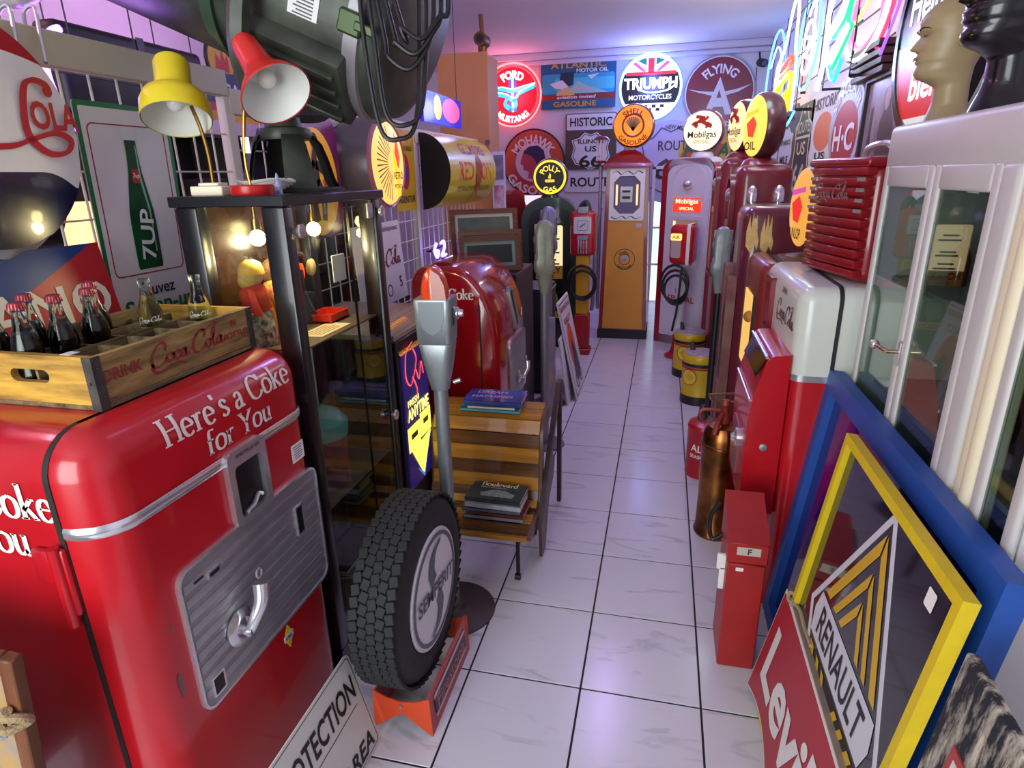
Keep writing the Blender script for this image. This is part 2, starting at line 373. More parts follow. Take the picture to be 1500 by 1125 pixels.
def knob_handle(t, x, z, s=1.):
    h = obj('crank_handle', B().lathe([(0, 0), (.048*s, 0), (.05*s, .006), (.04*s, .012), (.026*s, .013), (.024*s, .006), (0, .006)], 24, FN(x, -.012, z)), CHROME, t)
    a = V((x+.0, -.03, z)); pts = [V((x, -.035, z-.02*s)), V((x+.015*s, -.05, z+.02*s)), V((x+.035*s, -.06, z+.06*s)), V((x+.05*s, -.055, z+.1*s))]
    obj('lever', B().cyl((x, -.006, z-.01), (x, -.05, z-.01), .012*s).tube(cat(pts, 5), .017*s, 10, rf=lambda q: .7+.6*q), CHROME, h)
    obj('lock_ring', B().tube([(x+.055*s+.01*math.cos(a_), -.05, z+.125*s+.013*math.sin(a_)) for a_ in [i*PI/5 for i in range(10)]], .0028, 6, True), CHROME, h)
def coin_plate(t, x0, x1, z0, z1):
    w, h = x1-x0, z1-z0; cx, cz = (x0+x1)/2, (z0+z1)/2
    p = obj('coin_plate', B().prism(rr(w, h, .035, 6), .008, FN(cx, 0, cz)), STEEL, t)
    n = 9
    for i in range(n):
        zz = z0+.045+(h-.09)*i/(n-1); obj('rib', B().box(x0+.01, x1-.01, -.0098, -.008, zz-.012, zz+.012, .0016, 2), STEEL, p)
    obj('rim', B().ring(rr(w+.006, h+.006, .037, 6), rr(w-.008, h-.008, .031, 6), .011, FN(cx, 0, cz)), CHROME, p)
    return p
def machine1():
    t = thing('vending_machine', 'bright red cooler vending machine with crank handle, carrying the wooden bottle crate', 'vending machine', (-1.0, 1.165, 0), R90)
    W, D, Hh, r = .73, .62, 1.24, .09
    door, body = split_box(W, D, Hh, r, .1)
    obj('body', body, RED, t); dr = obj('door', door, RED, t)
    g = rr(W+.004, Hh+.1, r+.002, 7)
    obj('door_gasket', B().ring([(x, y+Hh/2-.05) for x, y in rr(W+.005, Hh+.1, r+.002, 7)], [(x, y+Hh/2-.05) for x, y in rr(W-.03, Hh+.06, r, 7)], .014, fr((0, .107, 0), (1, 0, 0), (0, 0, 1))), mat('#19100f', .6), t)
    bnd = []
    for i in range(9): a = PI/2*i/8; bnd.append((-W/2+r-r*math.sin(a)*1., r-r*math.cos(a)))
    b = B(); path = [(-W/2, .1)]+bnd[::-1]+[(W/2-r, 0)]+[(W/2-r+r*math.sin(PI/2*i/8), r-r*math.cos(PI/2*i/8)) for i in range(1, 9)]
    vv = []
    for x, y in path:
        k = V((x, y-.1)); k = k*(1+.006/max(k.length, .1))
        for z in (1.03, 1.037, 1.05, 1.057): kk = .004 if z in (1.037, 1.05) else 0; vv.append((x*(1+kk*2), y-.003-kk, z))
    N = len(path); b.add(vv, [(i*4+j, i*4+4+j, i*4+5+j, i*4+1+j) for i in range(N-1) for j in range(3)])
    obj('chrome_band', b, CHROME, dr)
    coin_plate(t, -.235, .335, .48, .865); knob_handle(t, -.085, .615)
    fx, fz, fw, fh = .045, .962, .15, .2
    f = obj('vend_frame', B().ring(rr(fw, fh, .02, 4, fx, fz), rr(fw-.042, fh-.06, .014, 4, fx, fz-.012), .016, FN(0, 0, 0)), CHROME, t)
    obj('vend_opening', B().prism(rr(fw-.042, fh-.06, .014, 4, fx, fz-.012), .003, FN(0, 0, 0)), mat('#060405', .5), f)
    obj('flap', B().tube([(fx-.03, -.008, fz-.078), (fx, -.012, fz-.07), (fx+.025, -.01, fz-.05), (fx+.04, -.008, fz-.06)], .006, 6), CHROME, f)
    obj('lettering', B().text('VENDORLATOR', FN(fx, -.017, fz+.084), .013, .0004), mat('#5a5a5e', .4, 1), f)
    for nm, x, z, ww, hh in (('coin_return', -.185, .53, .034, .045), ('bottle_slot', .225, .74, .03, .085), ('coin_slot', -.13, .81, .035, .012)):
        q = obj(nm, B().ring(rr(ww+.01, hh+.01, .003, 2, x, z), rr(ww, hh, .002, 2, x, z), .014, FN(0, 0, 0)), CHROME, t)
        obj('opening', B().plate(rr(ww, hh, .002, 2, x, z), FN(0, -.0125, 0)), BLACK, q)
    obj('slot_mark', B().box(-.195, -.165, -.013, -.011, .82, .824), BLACK, t)
    wf = curve_front(r, Hh-r)
    L = B(); roman(L, "Here's a Coke", None, .061, .053, 1.15, wf, sx=1.13); roman(L, 'for You', None, .058, .06, 1.078, wf, sx=1.15)
    obj('lettering', L, mat('#ece4da', .5, var=.12), dr)
    L = B(); roman(L, "Here's a Coke", FL(-W/2-.001, .345, 0), .073, 0, 1.07); roman(L, 'for You', FL(-W/2-.001, .32, 0), .073, 0, .985)
    obj('lettering', L, mat('#ece4da', .5, var=.12), t)
    obj('price_sticker', B().plate(rr(.062, .055, .002, 2), FN(.275, -.001, .935)), mat('#f0eee8', .6), t)
    tl = B()
    for i in range(6): tl.plate(rr(.045-.006*(i % 3), .0025, .0005, 1, 0, .018-.007*i), FN(.275, -.0016, .935))
    obj('lettering', tl, mat('#4b4a55', .6), t)
    bd = obj('maker_badge', B().prism([(0, .04), (.022, 0), (0, -.04), (-.022, 0)], .0015, FN(.105, 0, .42)), mat('#d9c22b', .4), t)
    obj('badge_band', B().prism(rr(.044, .02, .002, 2), .0022, FN(.105, 0, .42)), mat('#d6d5d2', .3), bd)
    obj('lettering', B().text('VMC', FN(.105, -.0024, .42), .018, .0006), mat('#2b2f5c', .4), bd)
    hg = obj('hinge', B().box(-W/2-.016, -W/2, .12, .175, .93, 1.01, .008, 2).box(-W/2-.014, -W/2, .095, .125, .86, 1.015, .006, 2), RED, t)
    obj('hinge_pin', B().cyl((-W/2-.016, .112, .84), (-W/2-.016, .112, 1.02), .011, n=12), RED, hg)
    obj('paint_chip', B().plate([(-.285, .63), (-.277, .645), (-.272, .62), (-.273, .59), (-.28, .575), (-.284, .6)], FN(0, -.0008, 0)), mat('#6b5e58', .7), t); obj('paint_chip', B().plate([(-.272, .78), (-.264, .785), (-.265, .76)], FN(0, -.0008, -.02)), mat('#6b5e58', .7), t)
machine1()
def machine2():
    t = thing('vending_machine', 'red round-shouldered vending machine beyond the striped wooden bench', 'vending machine', (-.78, 3.22, 0), R90)
    W, D = .62, .46
    prof = [(0, 0), (0, .86)]+[(.24-.24*math.cos(a), .86+.4*math.sin(a)) for a in [PI/2*i/10 for i in range(1, 11)]]+[(D-.1, 1.26)]+[(D-.1+.1*math.sin(a), 1.16+.1*math.cos(a)) for a in [PI/2*i/5 for i in range(1, 6)]]+[(D, 0)]
    def half(keep):
        bm = bmesh.new(); vs_ = [bm.verts.new((-W/2, y, z)) for y, z in prof]; f = bm.faces.new(vs_)
        g = bmesh.ops.extrude_face_region(bm, geom=[f]); bmesh.ops.translate(bm, verts=[v for v in g['geom'] if isinstance(v, bmesh.types.BMVert)], vec=(W, 0, 0))
        bmesh.ops.recalc_face_normals(bm, faces=bm.faces[:])
        es = [e for e in bm.edges if abs(e.verts[0].co.x-e.verts[1].co.x) < 1e-6 and max(v.co.z for v in e.verts) > .02]
        bmesh.ops.bevel(bm, geom=es, offset=.035, segments=4, profile=.5, affect='EDGES', clamp_overlap=True)
        bmesh.ops.bisect_plane(bm, geom=bm.verts[:]+bm.edges[:]+bm.faces[:], plane_co=(0, .09, 0), plane_no=(0, keep, 0), clear_outer=True)
        return B().bm(bm)
    RED2 = mat('#9c0d17', .14, coat=.6, var=.15, vs_=5)
    obj('body', half(-1), RED2, t); dr = obj('door', half(1), RED2, t)
    obj('door_gasket', B().box(-W/2-.002, W/2+.002, .087, .096, .0, 1.06).tube([(-W/2+.0, .0915, 1.04), (-W/2+.006, .0925, 1.08), (-W/2+.02, .0935, 1.1), (0, .096, 1.105)], .006, 6), mat('#120c0c', .6), t)
    coin_plate(t, -.1, .29, .48, .83); knob_handle(t, .09, .58, .8)
    f = obj('vend_frame', B().ring(rr(.1, .24, .03, 4), rr(.06, .2, .02, 4), .02, fr((.08, .02, .98), (1, 0, 0), (0, .2, 1))), STEEL, t)
    obj('vend_opening', B().plate(rr(.07, .21, .02, 4), fr((.08, .008, .98), (1, 0, 0), (0, .2, 1))), BLACK, f)
    L = B(); script(L, fr((.08, .07, 1.16), (1, 0, 0), (0, .5, .8)), .15, z=.006); obj('lettering', L, mat('#cfc3bf', .5), dr)
    L = B(); roman(L, 'Coke', FL(-W/2-.0015, .185, 1.1), .052); obj('lettering', L, mat('#e9e0d6', .5), t)
    obj('price_sticker', B().plate(rr(.03, .05, .002, 2), FN(.24, -.001, .93)), WHITE, t)
machine2()

# ================================================================== wooden crate and bottles
CR = wood('#c79a3e', '#5d4426', 5, .7, 'X', 8)
CR2 = wood('#8e7a52', '#40331f', 5, .75, 'X', 9)
t = thing('bottle_crate', 'weathered yellow wooden bottle crate on top of the bright red machine', 'crate', (-1.1, 1.205, 1.24), R90)
L_, W_, Hc = .51, .33, .115
fb = obj('side_board', B().box(-L_/2, L_/2, 0, .012, .012, Hc, .002, 1), wood('#a8894c', '#4f3c22', 5, .75, 'X', 8), t)
obj('side_board', B().box(-L_/2, L_/2, W_-.012, W_, .012, Hc, .002, 1), CR2, t)
EW = wood('#d6a73c', '#7d5c25', 4, .7, 'Y', 9)
for s in (-1, 1):
    x0 = s*(L_/2-.008); b = B()
    oy = [(y, z) for y, z in rr(W_-.026, Hc-.012, .001, 10, W_/2, Hc/2+.006)]
    hole = rr(.1, .028, .014, 10, W_/2-.0, Hc/2+.012)
    b.ring(oy, hole, .016, fr((x0-.008, 0, 0), (0, 1, 0), (0, 0, 1)))
    obj('end_board', b, EW, t)
obj('bottom_board', B().box(-L_/2, L_/2, 0, W_, 0, .012, .002, 1), CR2, t)
for i in range(1, 6): obj('divider', B().box(-L_/2+i*L_/6-.003, -L_/2+i*L_/6+.003, .012, W_-.012, .012, Hc-.025), CR2, t)
for j in range(1, 4): obj('divider', B().box(-L_/2+.016, L_/2-.016, j*W_/4-.003, j*W_/4+.003, .012, Hc-.022), CR2, t)
for s in (-1, 1):
    for y in (0, W_):
        sy = -1 if y == 0 else 1
        st = obj('corner_strap', B().box(s*L_/2-.001 if s > 0 else -L_/2-.0025, s*L_/2+.0025 if s > 0 else -L_/2+.001, *(sorted((y, y-sy*.02))), 0, Hc).box(*sorted((s*(L_/2+.0025), s*(L_/2-.02))), *sorted((y, y+sy*.0025)), 0, Hc), mat('#5c5a55', .5, .7, var=.4, vs_=30), t)
        for q in ((s*(L_/2-.01), y+sy*.003, .03), (s*(L_/2-.01), y+sy*.003, .09), (s*(L_/2+.003), y-sy*.01, .06)): obj('nail', B().ball(q, .003, 8, 4), mat('#3d3a36', .5, .8), st)
Lt = B(); Lt.text('DRINK', fr((-.175, 0, .066), (1, 0, .0), (0, 0, 1)) @ M.Rotation(R90, 4, 'X') @ M.Rotation(-R90, 4, 'X') if False else FN(-.185, -.0005, .068), .036, .0015, w=.1)
script(Lt, FN(.012, -.0005, .0), .25, 0, .066, bold=1.2); Lt.text('IN', FN(.178, -.0005, .088), .022, .001); Lt.text('BOTTLES', FN(.186, -.0005, .057), .022, .001, w=.1)
obj('lettering', Lt, mat('#93262a', .7, var=.3, vs_=40), fb)
obj('price_tag', B().box(-.245, -.22, .06, .085, Hc, Hc+.001), WHITE, t)
def bottle_profile(s=1.):
    return [(0, 0), (.027, 0), (.0285, .004), (.0285, .02), (.0275, .04), (.0265, .055), (.028, .075), (.0295, .095), (.028, .112), (.023, .13), (.0175, .146), (.0145, .16), (.013, .172), (.013, .183), (.0145, .186), (.0145, .194), (.0125, .196)]
def flute(b):
    for v in b.v:
        if .005 < v.z < .125:
            a = math.atan2(v.y, v.x); k = 1+.018*math.cos(a*10)*(1 if v.z < .06 or v.z > .09 else 0); v.x *= k; v.y *= k
    return b
def bottle(full):
    lab = 'x'; t = thing('glass_bottle', lab, 'bottle', (0, 0, 0), 0, 'cola bottles in the wooden crate')
    pf = bottle_profile()
    gm = bpy.data.materials.new('bottle_glass'); gm.use_nodes = True; nb = gm.node_tree.nodes['Principled BSDF']
    nb.inputs['Base Color'].default_value = lin('#dff2e2'); nb.inputs['Transmission Weight'].default_value = 1; nb.inputs['Roughness'].default_value = .03; nb.inputs['IOR'].default_value = 1.3
    obj('glass', flute(B().lathe(pf, 40, cap=False)), gm, t)
    if full:
        obj('cola', B().lathe([(0, .004), (.025, .004)]+[(max(r-.0025, .003), z) for r, z in pf[3:10]]+[(.02, .135), (0, .135)], 24, cap=False), mat('#120404', .08), t)
        cp = B().lathe([(.0165, .186), (.0162, .19), (.0148, .199), (.012, .2015), (0, .2015)], 42, cap=False)
        for v in cp.v:
            if v.z < .192:
                a = math.atan2(v.y, v.x); k = 1+.05*math.cos(a*21); v.x *= k; v.y *= k
        obj('crown_cap', cp, mat('#8d3038', .3, .3), t)
    wr = lambda u, v: (math.sin(u/.0302)*.0302, -math.cos(u/.0302)*.0302, v)
    if not full:
        b = B(); script(b, None, .062, 0, .092, wr); obj('lettering', b, mat('#f2f2f2', .5), t)
    return t
def crate_cell(i, j): return V((-1.1-(j+.5)*W_/4, 1.205-L_/2+(i+.5)*L_/6, 1.253))
bf = bottle(True); be = bottle(False)
for k, (i, j, lab) in enumerate([(0, 2, 'full cola bottle at the edge of the picture, nearest the crate handle'), (0, 3, 'full cola bottle in the rear corner of the crate, mostly cut off'), (1, 2, 'full cola bottle in the crate, second along the middle row'), (1, 3, 'full cola bottle in the rear row of the crate, half hidden by others'), (2, 2, 'full cola bottle in the crate, third along the middle row'), (3, 3, 'full cola bottle in the crate closest to the two empty ones')]):
    o = bf if k == 0 else dup(bf, (0, 0, 0))
    o.location = crate_cell(i, j); o['label'] = lab; o.rotation_euler = (0, 0, random.uniform(-.5, 1.2))
for k, (i, j, lab) in enumerate([(4, 2, 'empty clear cola bottle in the crate, beside the full ones'), (5, 1, 'empty clear cola bottle in the crate corner by the black display case')]):
    o = be if k == 0 else dup(be, (0, 0, 0))
    o.location = crate_cell(i, j); o['label'] = lab; o.rotation_euler = (0, 0, .65)

# ================================================================== wire partition and signs on it
GX = -1.66
def grid(name, lab, y0, y1, z0, z1, post=True):
    t = thing(name, lab, 'partition', (GX, y0, 0), 0, 'white wire partition panels')
    W = y1-y0; GM = mat('#d8d6c8', .45)
    obj('post', B().box(-.02, .02, -.025, .025, 0, z1+.06, .003, 1), mat('#cfcbb8', .5), t)
    obj('rail', B().box(-.025, .025, 0, W, z1, z1+.09, .003, 1), mat('#c9c6a8', .55), t)
    n = int(W/.1)
    for i in range(1, n): obj('wire', B().cyl((0, i*W/n, z0), (0, i*W/n, z1), .004, n=6), GM, t)
    k = int((z1-z0)/.13)
    for i in range(k+1): obj('crosswire', B().cyl((.004, 0, z0+i*(z1-z0)/k), (.004, W, z0+i*(z1-z0)/k), .0035, n=6), GM, t)
    return t
grid('wire_partition', 'white wire partition bay behind the round cap sign and soda bottle sign', .95, 2.25, .5, 1.99)
grid('wire_partition', 'white wire partition bay behind the searchlight stand', 2.25, 4.12, .5, 1.93)
grid('wire_partition', 'white wire partition bay behind the yellow barrel sign', 4.12, 5.6, .5, 1.9)
# soda bottle sign
def sodasign():
    a = P(100, 148, X=-1.6); W, Hh = .345, .66
    t = thing('enamel_sign', 'white sign with green border and a tall green soda bottle', 'sign', (-1.6, 1.675, 1.575), 0, rot=(math.radians(2), 0, R90))
    obj('panel', B().prism(rr(W, Hh, .01, 3), .006, FN(0, 0, 0)), WHITE, t)
    obj('border', B().ring(rr(W+.002, Hh+.002, .01, 3), rr(W-.026, Hh-.026, .006, 3), .001, FN(0, -.006, 0)), mat('#1c7a3c', .4), t)
    obj('red_line', B().ring(rr(.285, .44, .02, 4, 0, .055), rr(.278, .433, .017, 4, 0, .055), .0008, FN(0, -.006, 0)), mat('#9e2530', .4), t)
    hp = [(.047, -.15), (.05, -.14), (.05, -.01), (.047, .03), (.036, .09), (.026, .14), (.0215, .19), (.021, .235)]
    bt = obj('bottle_picture', B().plate([(x, y) for x, y in hp]+[(-x, y) for x, y in hp[::-1]], FN(.0, -.0075, .0)), mat('#0d5a2a', .35, hex2='#063a17', vs_=12), t)
    obj('bottle_cap', B().plate(rr(.055, .03, .008, 3, 0, .248), FN(0, -.0076, 0)), mat('#dfe5dc', .4), bt)
    obj('highlight_stripe', B().plate([(.014, .22), (.018, .22), (.02, .13), (.036, .03), (.036, -.1), (.031, -.1), (.03, .02), (.013, .12)], FN(0, -.0078, 0)), mat('#8cc59a', .4), bt)
    obj('neck_label', B().plate(rr(.028, .04, .004, 2, 0, .13), FN(0, -.008, 0)), mat('#b62a2c', .4), bt)
    obj('lettering', B().text('7up', FN(0, -.009, .13), .018, .0006, shear=.2).text('7UP', fr((.006, -.009, -.045), (.12, 0, 1), (-1, 0, .12)), .075, .003, w=.155), mat('#eef2ea', .4), bt)
    obj('lettering', B().text('buvez', FN(.02, -.0072, -.215), .055, .001), BLACK, t)
    obj('lettering', B().text('Seven-up', FN(.02, -.0072, -.275), .075, .004, w=.3), mat('#15713a', .4), t)
sodasign()
# round bottle cap sign: embossed, with a crimped skirt
def capsign():
    c = V((-1.56, 1.185, 1.80)); R = .28
    t = thing('cap_sign', 'big embossed bottle cap sign in red, white and blue with crimped edge', 'sign', c, R90+.05)
    def disc(zlo, zhi, d=0):
        pts = []; n = 60
        for i in range(n+1):
            z = zlo(-1+2*i/n) if callable(zlo) else zlo
            pts.append(None)
        return pts
    rim = B(); n = 168; prof = [(R*.9, .035), (R*.97, .022), (R*1.06, -.03), (R*1.08, -.05)]; b = B().lathe(prof, n, FN(0, 0, 0), cap=False)
    for k, v in enumerate(b.v):
        j = k//n; i = k % n
        s = 1+(.022*math.cos(i*2*PI/n*21)*(0, .3, 1, 1)[j]); v.x *= s; v.z *= s
    obj('crimped_skirt', b, mat('#e8e6df', .28, hex2='#141a4a', vs_=2.4), t)
    def band(f0, f1, m, nm):
        q = B(); N = 48; vv = []
        for i in range(N+1):
            x = -R*.93+2*R*.93*i/N; lim = math.sqrt(max((R*.93)**2-x*x, 0))
            a_, b_ = max(-lim, min(lim, f0(x))), max(-lim, min(lim, f1(x)))
            for k in range(5):
                z = a_+(b_-a_)*k/4; rad = math.hypot(x, z)/R; vv.append((x, -(.037+.02*(1-rad*rad)), z))
        q.add(vv, [(i*5+k, i*5+5+k, i*5+6+k, i*5+1+k) for i in range(N) for k in range(4)]); obj(nm, q, m, t)
    top = lambda x: .19-.6*x*x+.1*min(x, 0); low = lambda x: -.085-4*max(0, x-.12)**2+.1*min(x, 0)
    band(top, lambda x: 9, mat('#b01c2a', .25, coat=.4), 'red_field'); band(low, top, mat('#e6e8e0', .28, coat=.4), 'white_field'); band(lambda x: -9, low, mat('#10174e', .25, coat=.5, hex2='#080b22', vs_=5), 'blue_field')
    L = B(); L.text('OLA', FN(.188, -.057, .047), .08, .006, w=.135, h=.066); obj('lettering', L, mat('#b32430', .35), t)
    L = B().ink([[(.186, .1), (.18, .118), (.15, .126), (.122, .112), (.105, .06), (.1, .01), (.115, -.02), (.152, -.042), (.2, -.036), (.218, -.008), (.178, .008), (.107, -.01), (.04, -.028), (-.1, -.03)]], FN(0, -.0585, 0), .021, .01, .4, 1); L.prism(circ(.013, 16, .183, .104), .001, FN(0, -.0575, 0))
    obj('flourish', L, mat('#b32430', .35), t)
capsign()
# aperitif sign, half hidden by the bottles
t = thing('enamel_sign', 'blue and red sign with big cream letters behind the bottles', 'sign', (-1.53, 1.205, 1.26), 0, rot=(math.radians(-9), 0, R90))
obj('blue_field', B().prism([(-.5, 0), (-.5, .27), (.24, .27), (-.35, 0)], .006, FN(0, 0, 0)), mat('#1d3f7c', .35), t)
obj('red_field', B().prism([(-.35, 0), (.24, .27), (.26, .27), (.26, 0)], .006, FN(0, 0, 0)), mat('#b3242b', .35), t)
obj('lettering', B().text('CINZANO', FN(-.12, -.0065, .12), .14, .006, w=.72), mat('#e6e0c6', .5, var=.1), t)
# ================================================================== glass display case with its contents
BLK = mat('#15171b', .3, coat=.2)
def case():
    t = thing('display_case', 'tall black-framed glass display case behind the bright red machine', 'display case', (-1.02, 1.87, 0), R90)
    W, D, Z = .62, .34, 1.645
    for x in (-W/2, W/2-.045):
        for y in (0, D-.06): obj('post', B().box(x, x+.05, y, y+.07, .1, Z-.03, .006, 2), BLK, t)
    obj('top_board', B().box(-W/2-.012, W/2+.012, -.012, D+.02, Z-.03, Z, .003, 1), BLK, t)
    obj('plinth', B().box(-W/2, W/2, 0, D, 0, .1), BLK, t)
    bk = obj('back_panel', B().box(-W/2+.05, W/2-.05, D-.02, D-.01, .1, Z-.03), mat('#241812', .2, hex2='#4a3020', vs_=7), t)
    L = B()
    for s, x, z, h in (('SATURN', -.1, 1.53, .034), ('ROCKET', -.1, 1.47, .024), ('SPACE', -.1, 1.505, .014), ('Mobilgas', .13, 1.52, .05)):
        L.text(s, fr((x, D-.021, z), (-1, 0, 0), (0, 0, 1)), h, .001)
    obj('lettering', L, glow('#ff7a30', .8), bk)  # mirrored words: reflections in the glass, put in as glowing letters
    obj('glass_pane', B().box(-W/2+.006, -W/2+.01, .06, D-.05, .1, Z-.03), GLASS, t)
    obj('glass_pane', B().box(W/2-.01, W/2-.006, .06, D-.05, .1, Z-.03), GLASS, t)
    obj('glass_pane', B().box(-W/2+.045, .07, .008, .012, .1, Z-.03), GLASS, t)
    obj('glass_pane', B().box(.074, W/2-.045, .008, .012, .1, Z-.03), GLASS, t)
    obj('pane_edge', B().box(.07, .074, .006, .014, .1, Z-.03), mat('#0f1513', .2), t)
    for z in (1.19, .62):
        obj('shelf', B().box(-W/2+.05, W/2-.05, .03, D-.03, z-.006, z), mat('#6b5a45', .35), t)
    for x, z in ((-W/2+.055, 1.545), (W/2-.02, 1.57), (W/2-.05, .78)):
        obj('glass_clip', B().lathe([(.006, 0), (.006, .014), (.02, .015), (.021, .021), (.019, .024), (0, .025)], 20, FN(x, .004, z)), CHROME, t)
    obj('hinge_plate', B().box(W/2-.1, W/2-.06, .002, .008, 1.55, 1.6), STEEL, t)
    for x in (-.2, .12):
        lp = obj('bulb_lamp', B().cyl((x, .17, Z-.03), (x, .17, Z-.075), .006).lathe([(.012, .03), (.014, .01), (.014, 0)], 14, fr((x, .17, Z-.1), (1, 0, 0), (0, 1, 0))), mat('#b08a4a', .3, 1), t)
        obj('bulb', B().ball((x, .17, Z-.125), .024), glow('#ffdf9a', 26), lp)
        glowlight(t, (x, .17, Z-.17), (1, .72, .4), 2.2, .02)
case()
def at_case(x, y, z): return (-1.02-y, 1.87+x, z)
def doll(label, x, y, hair, coat_, skirt, hat=None, h=.24):
    t = thing('doll', label, 'doll', at_case(x, y, 1.19), 1.9, 'dolls in the display case')
    k = h/.24
    obj('skirt', B().lathe([(.045*k, 0), (.05*k, .03*k), (.042*k, .09*k), (.026*k, .12*k), (0, .121*k)], 20), skirt, t)
    obj('jacket', B().lathe([(.034*k, .1*k), (.04*k, .13*k), (.042*k, .16*k), (.03*k, .18*k), (.012*k, .19*k), (0, .19*k)], 20).tube([(.035*k, 0, .17*k), (.052*k, -.01, .14*k), (.05*k, -.02, .1*k)], .013*k, 8).tube([(-.035*k, 0, .17*k), (-.052*k, -.01, .14*k), (-.05*k, -.02, .1*k)], .013*k, 8), coat_, t)
    obj('head', B().ball((0, -.004, .21*k), .03*k, sc_=(.9, .95, 1.05)), mat('#d9a58a', .5), t)
    obj('hair', B().ball((0, .004, .212*k), .034*k, sc_=(1, 1, 1.05)).ball((0, .012, .195*k), .03*k), hair, t)
    if hat: obj('hat', B().lathe([(.038*k, 0), (.036*k, .014*k), (.03*k, .03*k), (.014*k, .04*k), (0, .042*k)], 18, M.Translation((0, 0, .215*k))), hat, t)
doll('doll in a red jacket and yellow cap behind the case glass', -.215, .2, mat('#c9a35a', .7), mat('#c2281f', .7), mat('#d8d2c2', .7, hex2='#3a3a3a', vs_=60), mat('#cf9a35', .7), .25)
doll('doll with brown hair and flowered dress in the display case', -.1, .2, mat('#5a3d1f', .8, bump=.6, bs=150), mat('#b03050', .7, hex2='#d9a040', vs_=45), mat('#a82c48', .7, hex2='#e0a548', vs_=40), None, .25)
def tg(name, label, cat_, b, m, loc, rz=0, group=None, rot=None):
    o = obj(name, b, m); o.location = loc; o.rotation_euler = rot or (0, 0, rz); return tag(o, label, cat_, group)
b = B().tube(cat([(-.032, 0, .07), (-.034, 0, .03), (-.02, 0, .006), (0, 0, 0), (.02, 0, .006), (.034, 0, .03), (.032, 0, .07)], 5), .013, 10)
tg('toy_magnet', 'orange horseshoe magnet shape inside the display case', 'toy', b, mat('#e2481d', .4), at_case(.1, .25, 1.33), R90)
t = thing('toy_telephone', 'dark toy telephone set on the case shelf', 'toy', at_case(.1, .24, 1.19), R90)
obj('body', B().lathe([(.05, 0), (.052, .02), (.035, .06), (.02, .11), (.018, .19), (0, .19)], 20), mat('#15100e', .25), t)
obj('dial', B().lathe([(.028, 0), (.03, .006), (.022, .01), (0, .01)], 24, FN(0, -.05, .2)), mat('#c9b27a', .3, .6), t)
obj('handset', B().tube(cat([(-.05, 0, .2), (-.03, 0, .235), (0, 0, .245), (.03, 0, .235), (.05, 0, .2)], 4), .014, 10), mat('#15100e', .25), t)
tg('price_card', 'plain white card propped up in the display case', 'card', B().box(-.045, .045, 0, .004, 0, .095), mat('#dad8d0', .6), at_case(.18, .12, 1.33), R90, rot=(0, 0, R90))
tg('toy_tray', 'small red tray standing on the display case shelf', 'tray', B().box(-.07, .07, -.05, .05, 0, .008).ring(rr(.14, .1, .01, 3), rr(.126, .086, .006, 3), .032), mat('#d2321c', .35), at_case(.15, .17, 1.19), R90)
t = thing('price_list', 'printed cream list lying flat on the display case shelf', 'paper', at_case(.0, .1, 1.191), R90)
obj('sheet', B().box(-.1, .1, -.045, .045, 0, .001), mat('#f0ddb2', .6), t)
for i in range(5): obj('printed_line', B().box(-.085, .05+.01*(i % 3), -.03+.014*i, -.026+.014*i, .001, .0014), mat('#6a4a30', .6), t)
# rainbow board behind the lower glass
t = thing('rainbow_board', 'pale board painted with a rainbow and cloud inside the case', 'board', at_case(.02, .3, .63), R90)
obj('board', B().box(-.2, .2, 0, .01, 0, .52), mat('#d9d6bd', .5), t)
for i, cth in enumerate(('#3f7f4a', '#c9b93a', '#b8432c', '#c98b3a')):
    r0, r1 = .15-.014*i, .137-.014*i
    obj('rainbow_stripe', B().ring([(r0*math.cos(a), r0*math.sin(a)) for a in [-PI/2+PI*i_/24 for i_ in range(48)]], [(r1*math.cos(a), r1*math.sin(a)) for a in [-PI/2+PI*i_/24 for i_ in range(48)]], .001, FN(-.08, 0, .37)), mat(cth, .5), t)
obj('cloud', B().plate([(x*1., y) for x, y in [(.02, .5), (.1, .5), (.12, .46), (.1, .42), (.12, .38), (.08, .34), (.05, .3), (.01, .33)]], FN(0, -.001, 0)), mat('#c98a6a', .5), t)
obj('lettering', B().text('the rainbow', FN(.06, -.0015, .24), .05, .003, shear=.3), mat('#2c7f8a', .5), t)
t = thing('lidded_tin', 'turquoise round tin with a domed lid in the case', 'tin', at_case(-.06, .13, .62), 0)
obj('body', B().lathe([(0, 0), (.085, 0), (.088, .1), (.086, .2), (0, .2)], 32), mat('#5a2a44', .4, hex2='#8a3a2a', vs_=14), t)
obj('lid', B().lathe([(.095, .2), (.098, .24), (.096, .25), (.09, .252), (.07, .285), (.03, .305), (0, .31)], 32), mat('#3f8f8a', .35), t)
for i, (cth, lab) in enumerate((('#2a2c38', 'dark glossy magazine lying topmost in the bottom of the case'), ('#8a8a92', 'grey magazine under a dark one in the bottom of the case'), ('#5a5560', 'dull violet magazine at the foot of the display case'))):
    t = thing('magazine', lab, 'magazine', at_case(.02-.01*i, .16, .28-.012*i), R90+.15*i, 'magazines in the display case')
    obj('pages', B().box(-.14, .14, -.1, .1, 0, .01), mat('#d8d4c6', .7), t); obj('cover', B().box(-.142, .142, -.102, .102, .01, .012), mat(cth, .25, var=.5, vs_=20), t)
tg('storage_box', 'plain brown box at the bottom of the display case', 'box', B().box(-.18, .18, -.12, .12, 0, .156, .004, 1), wood('#6a5138', '#3a2a1c', 4, .6), at_case(.02, .17, .1), R90)

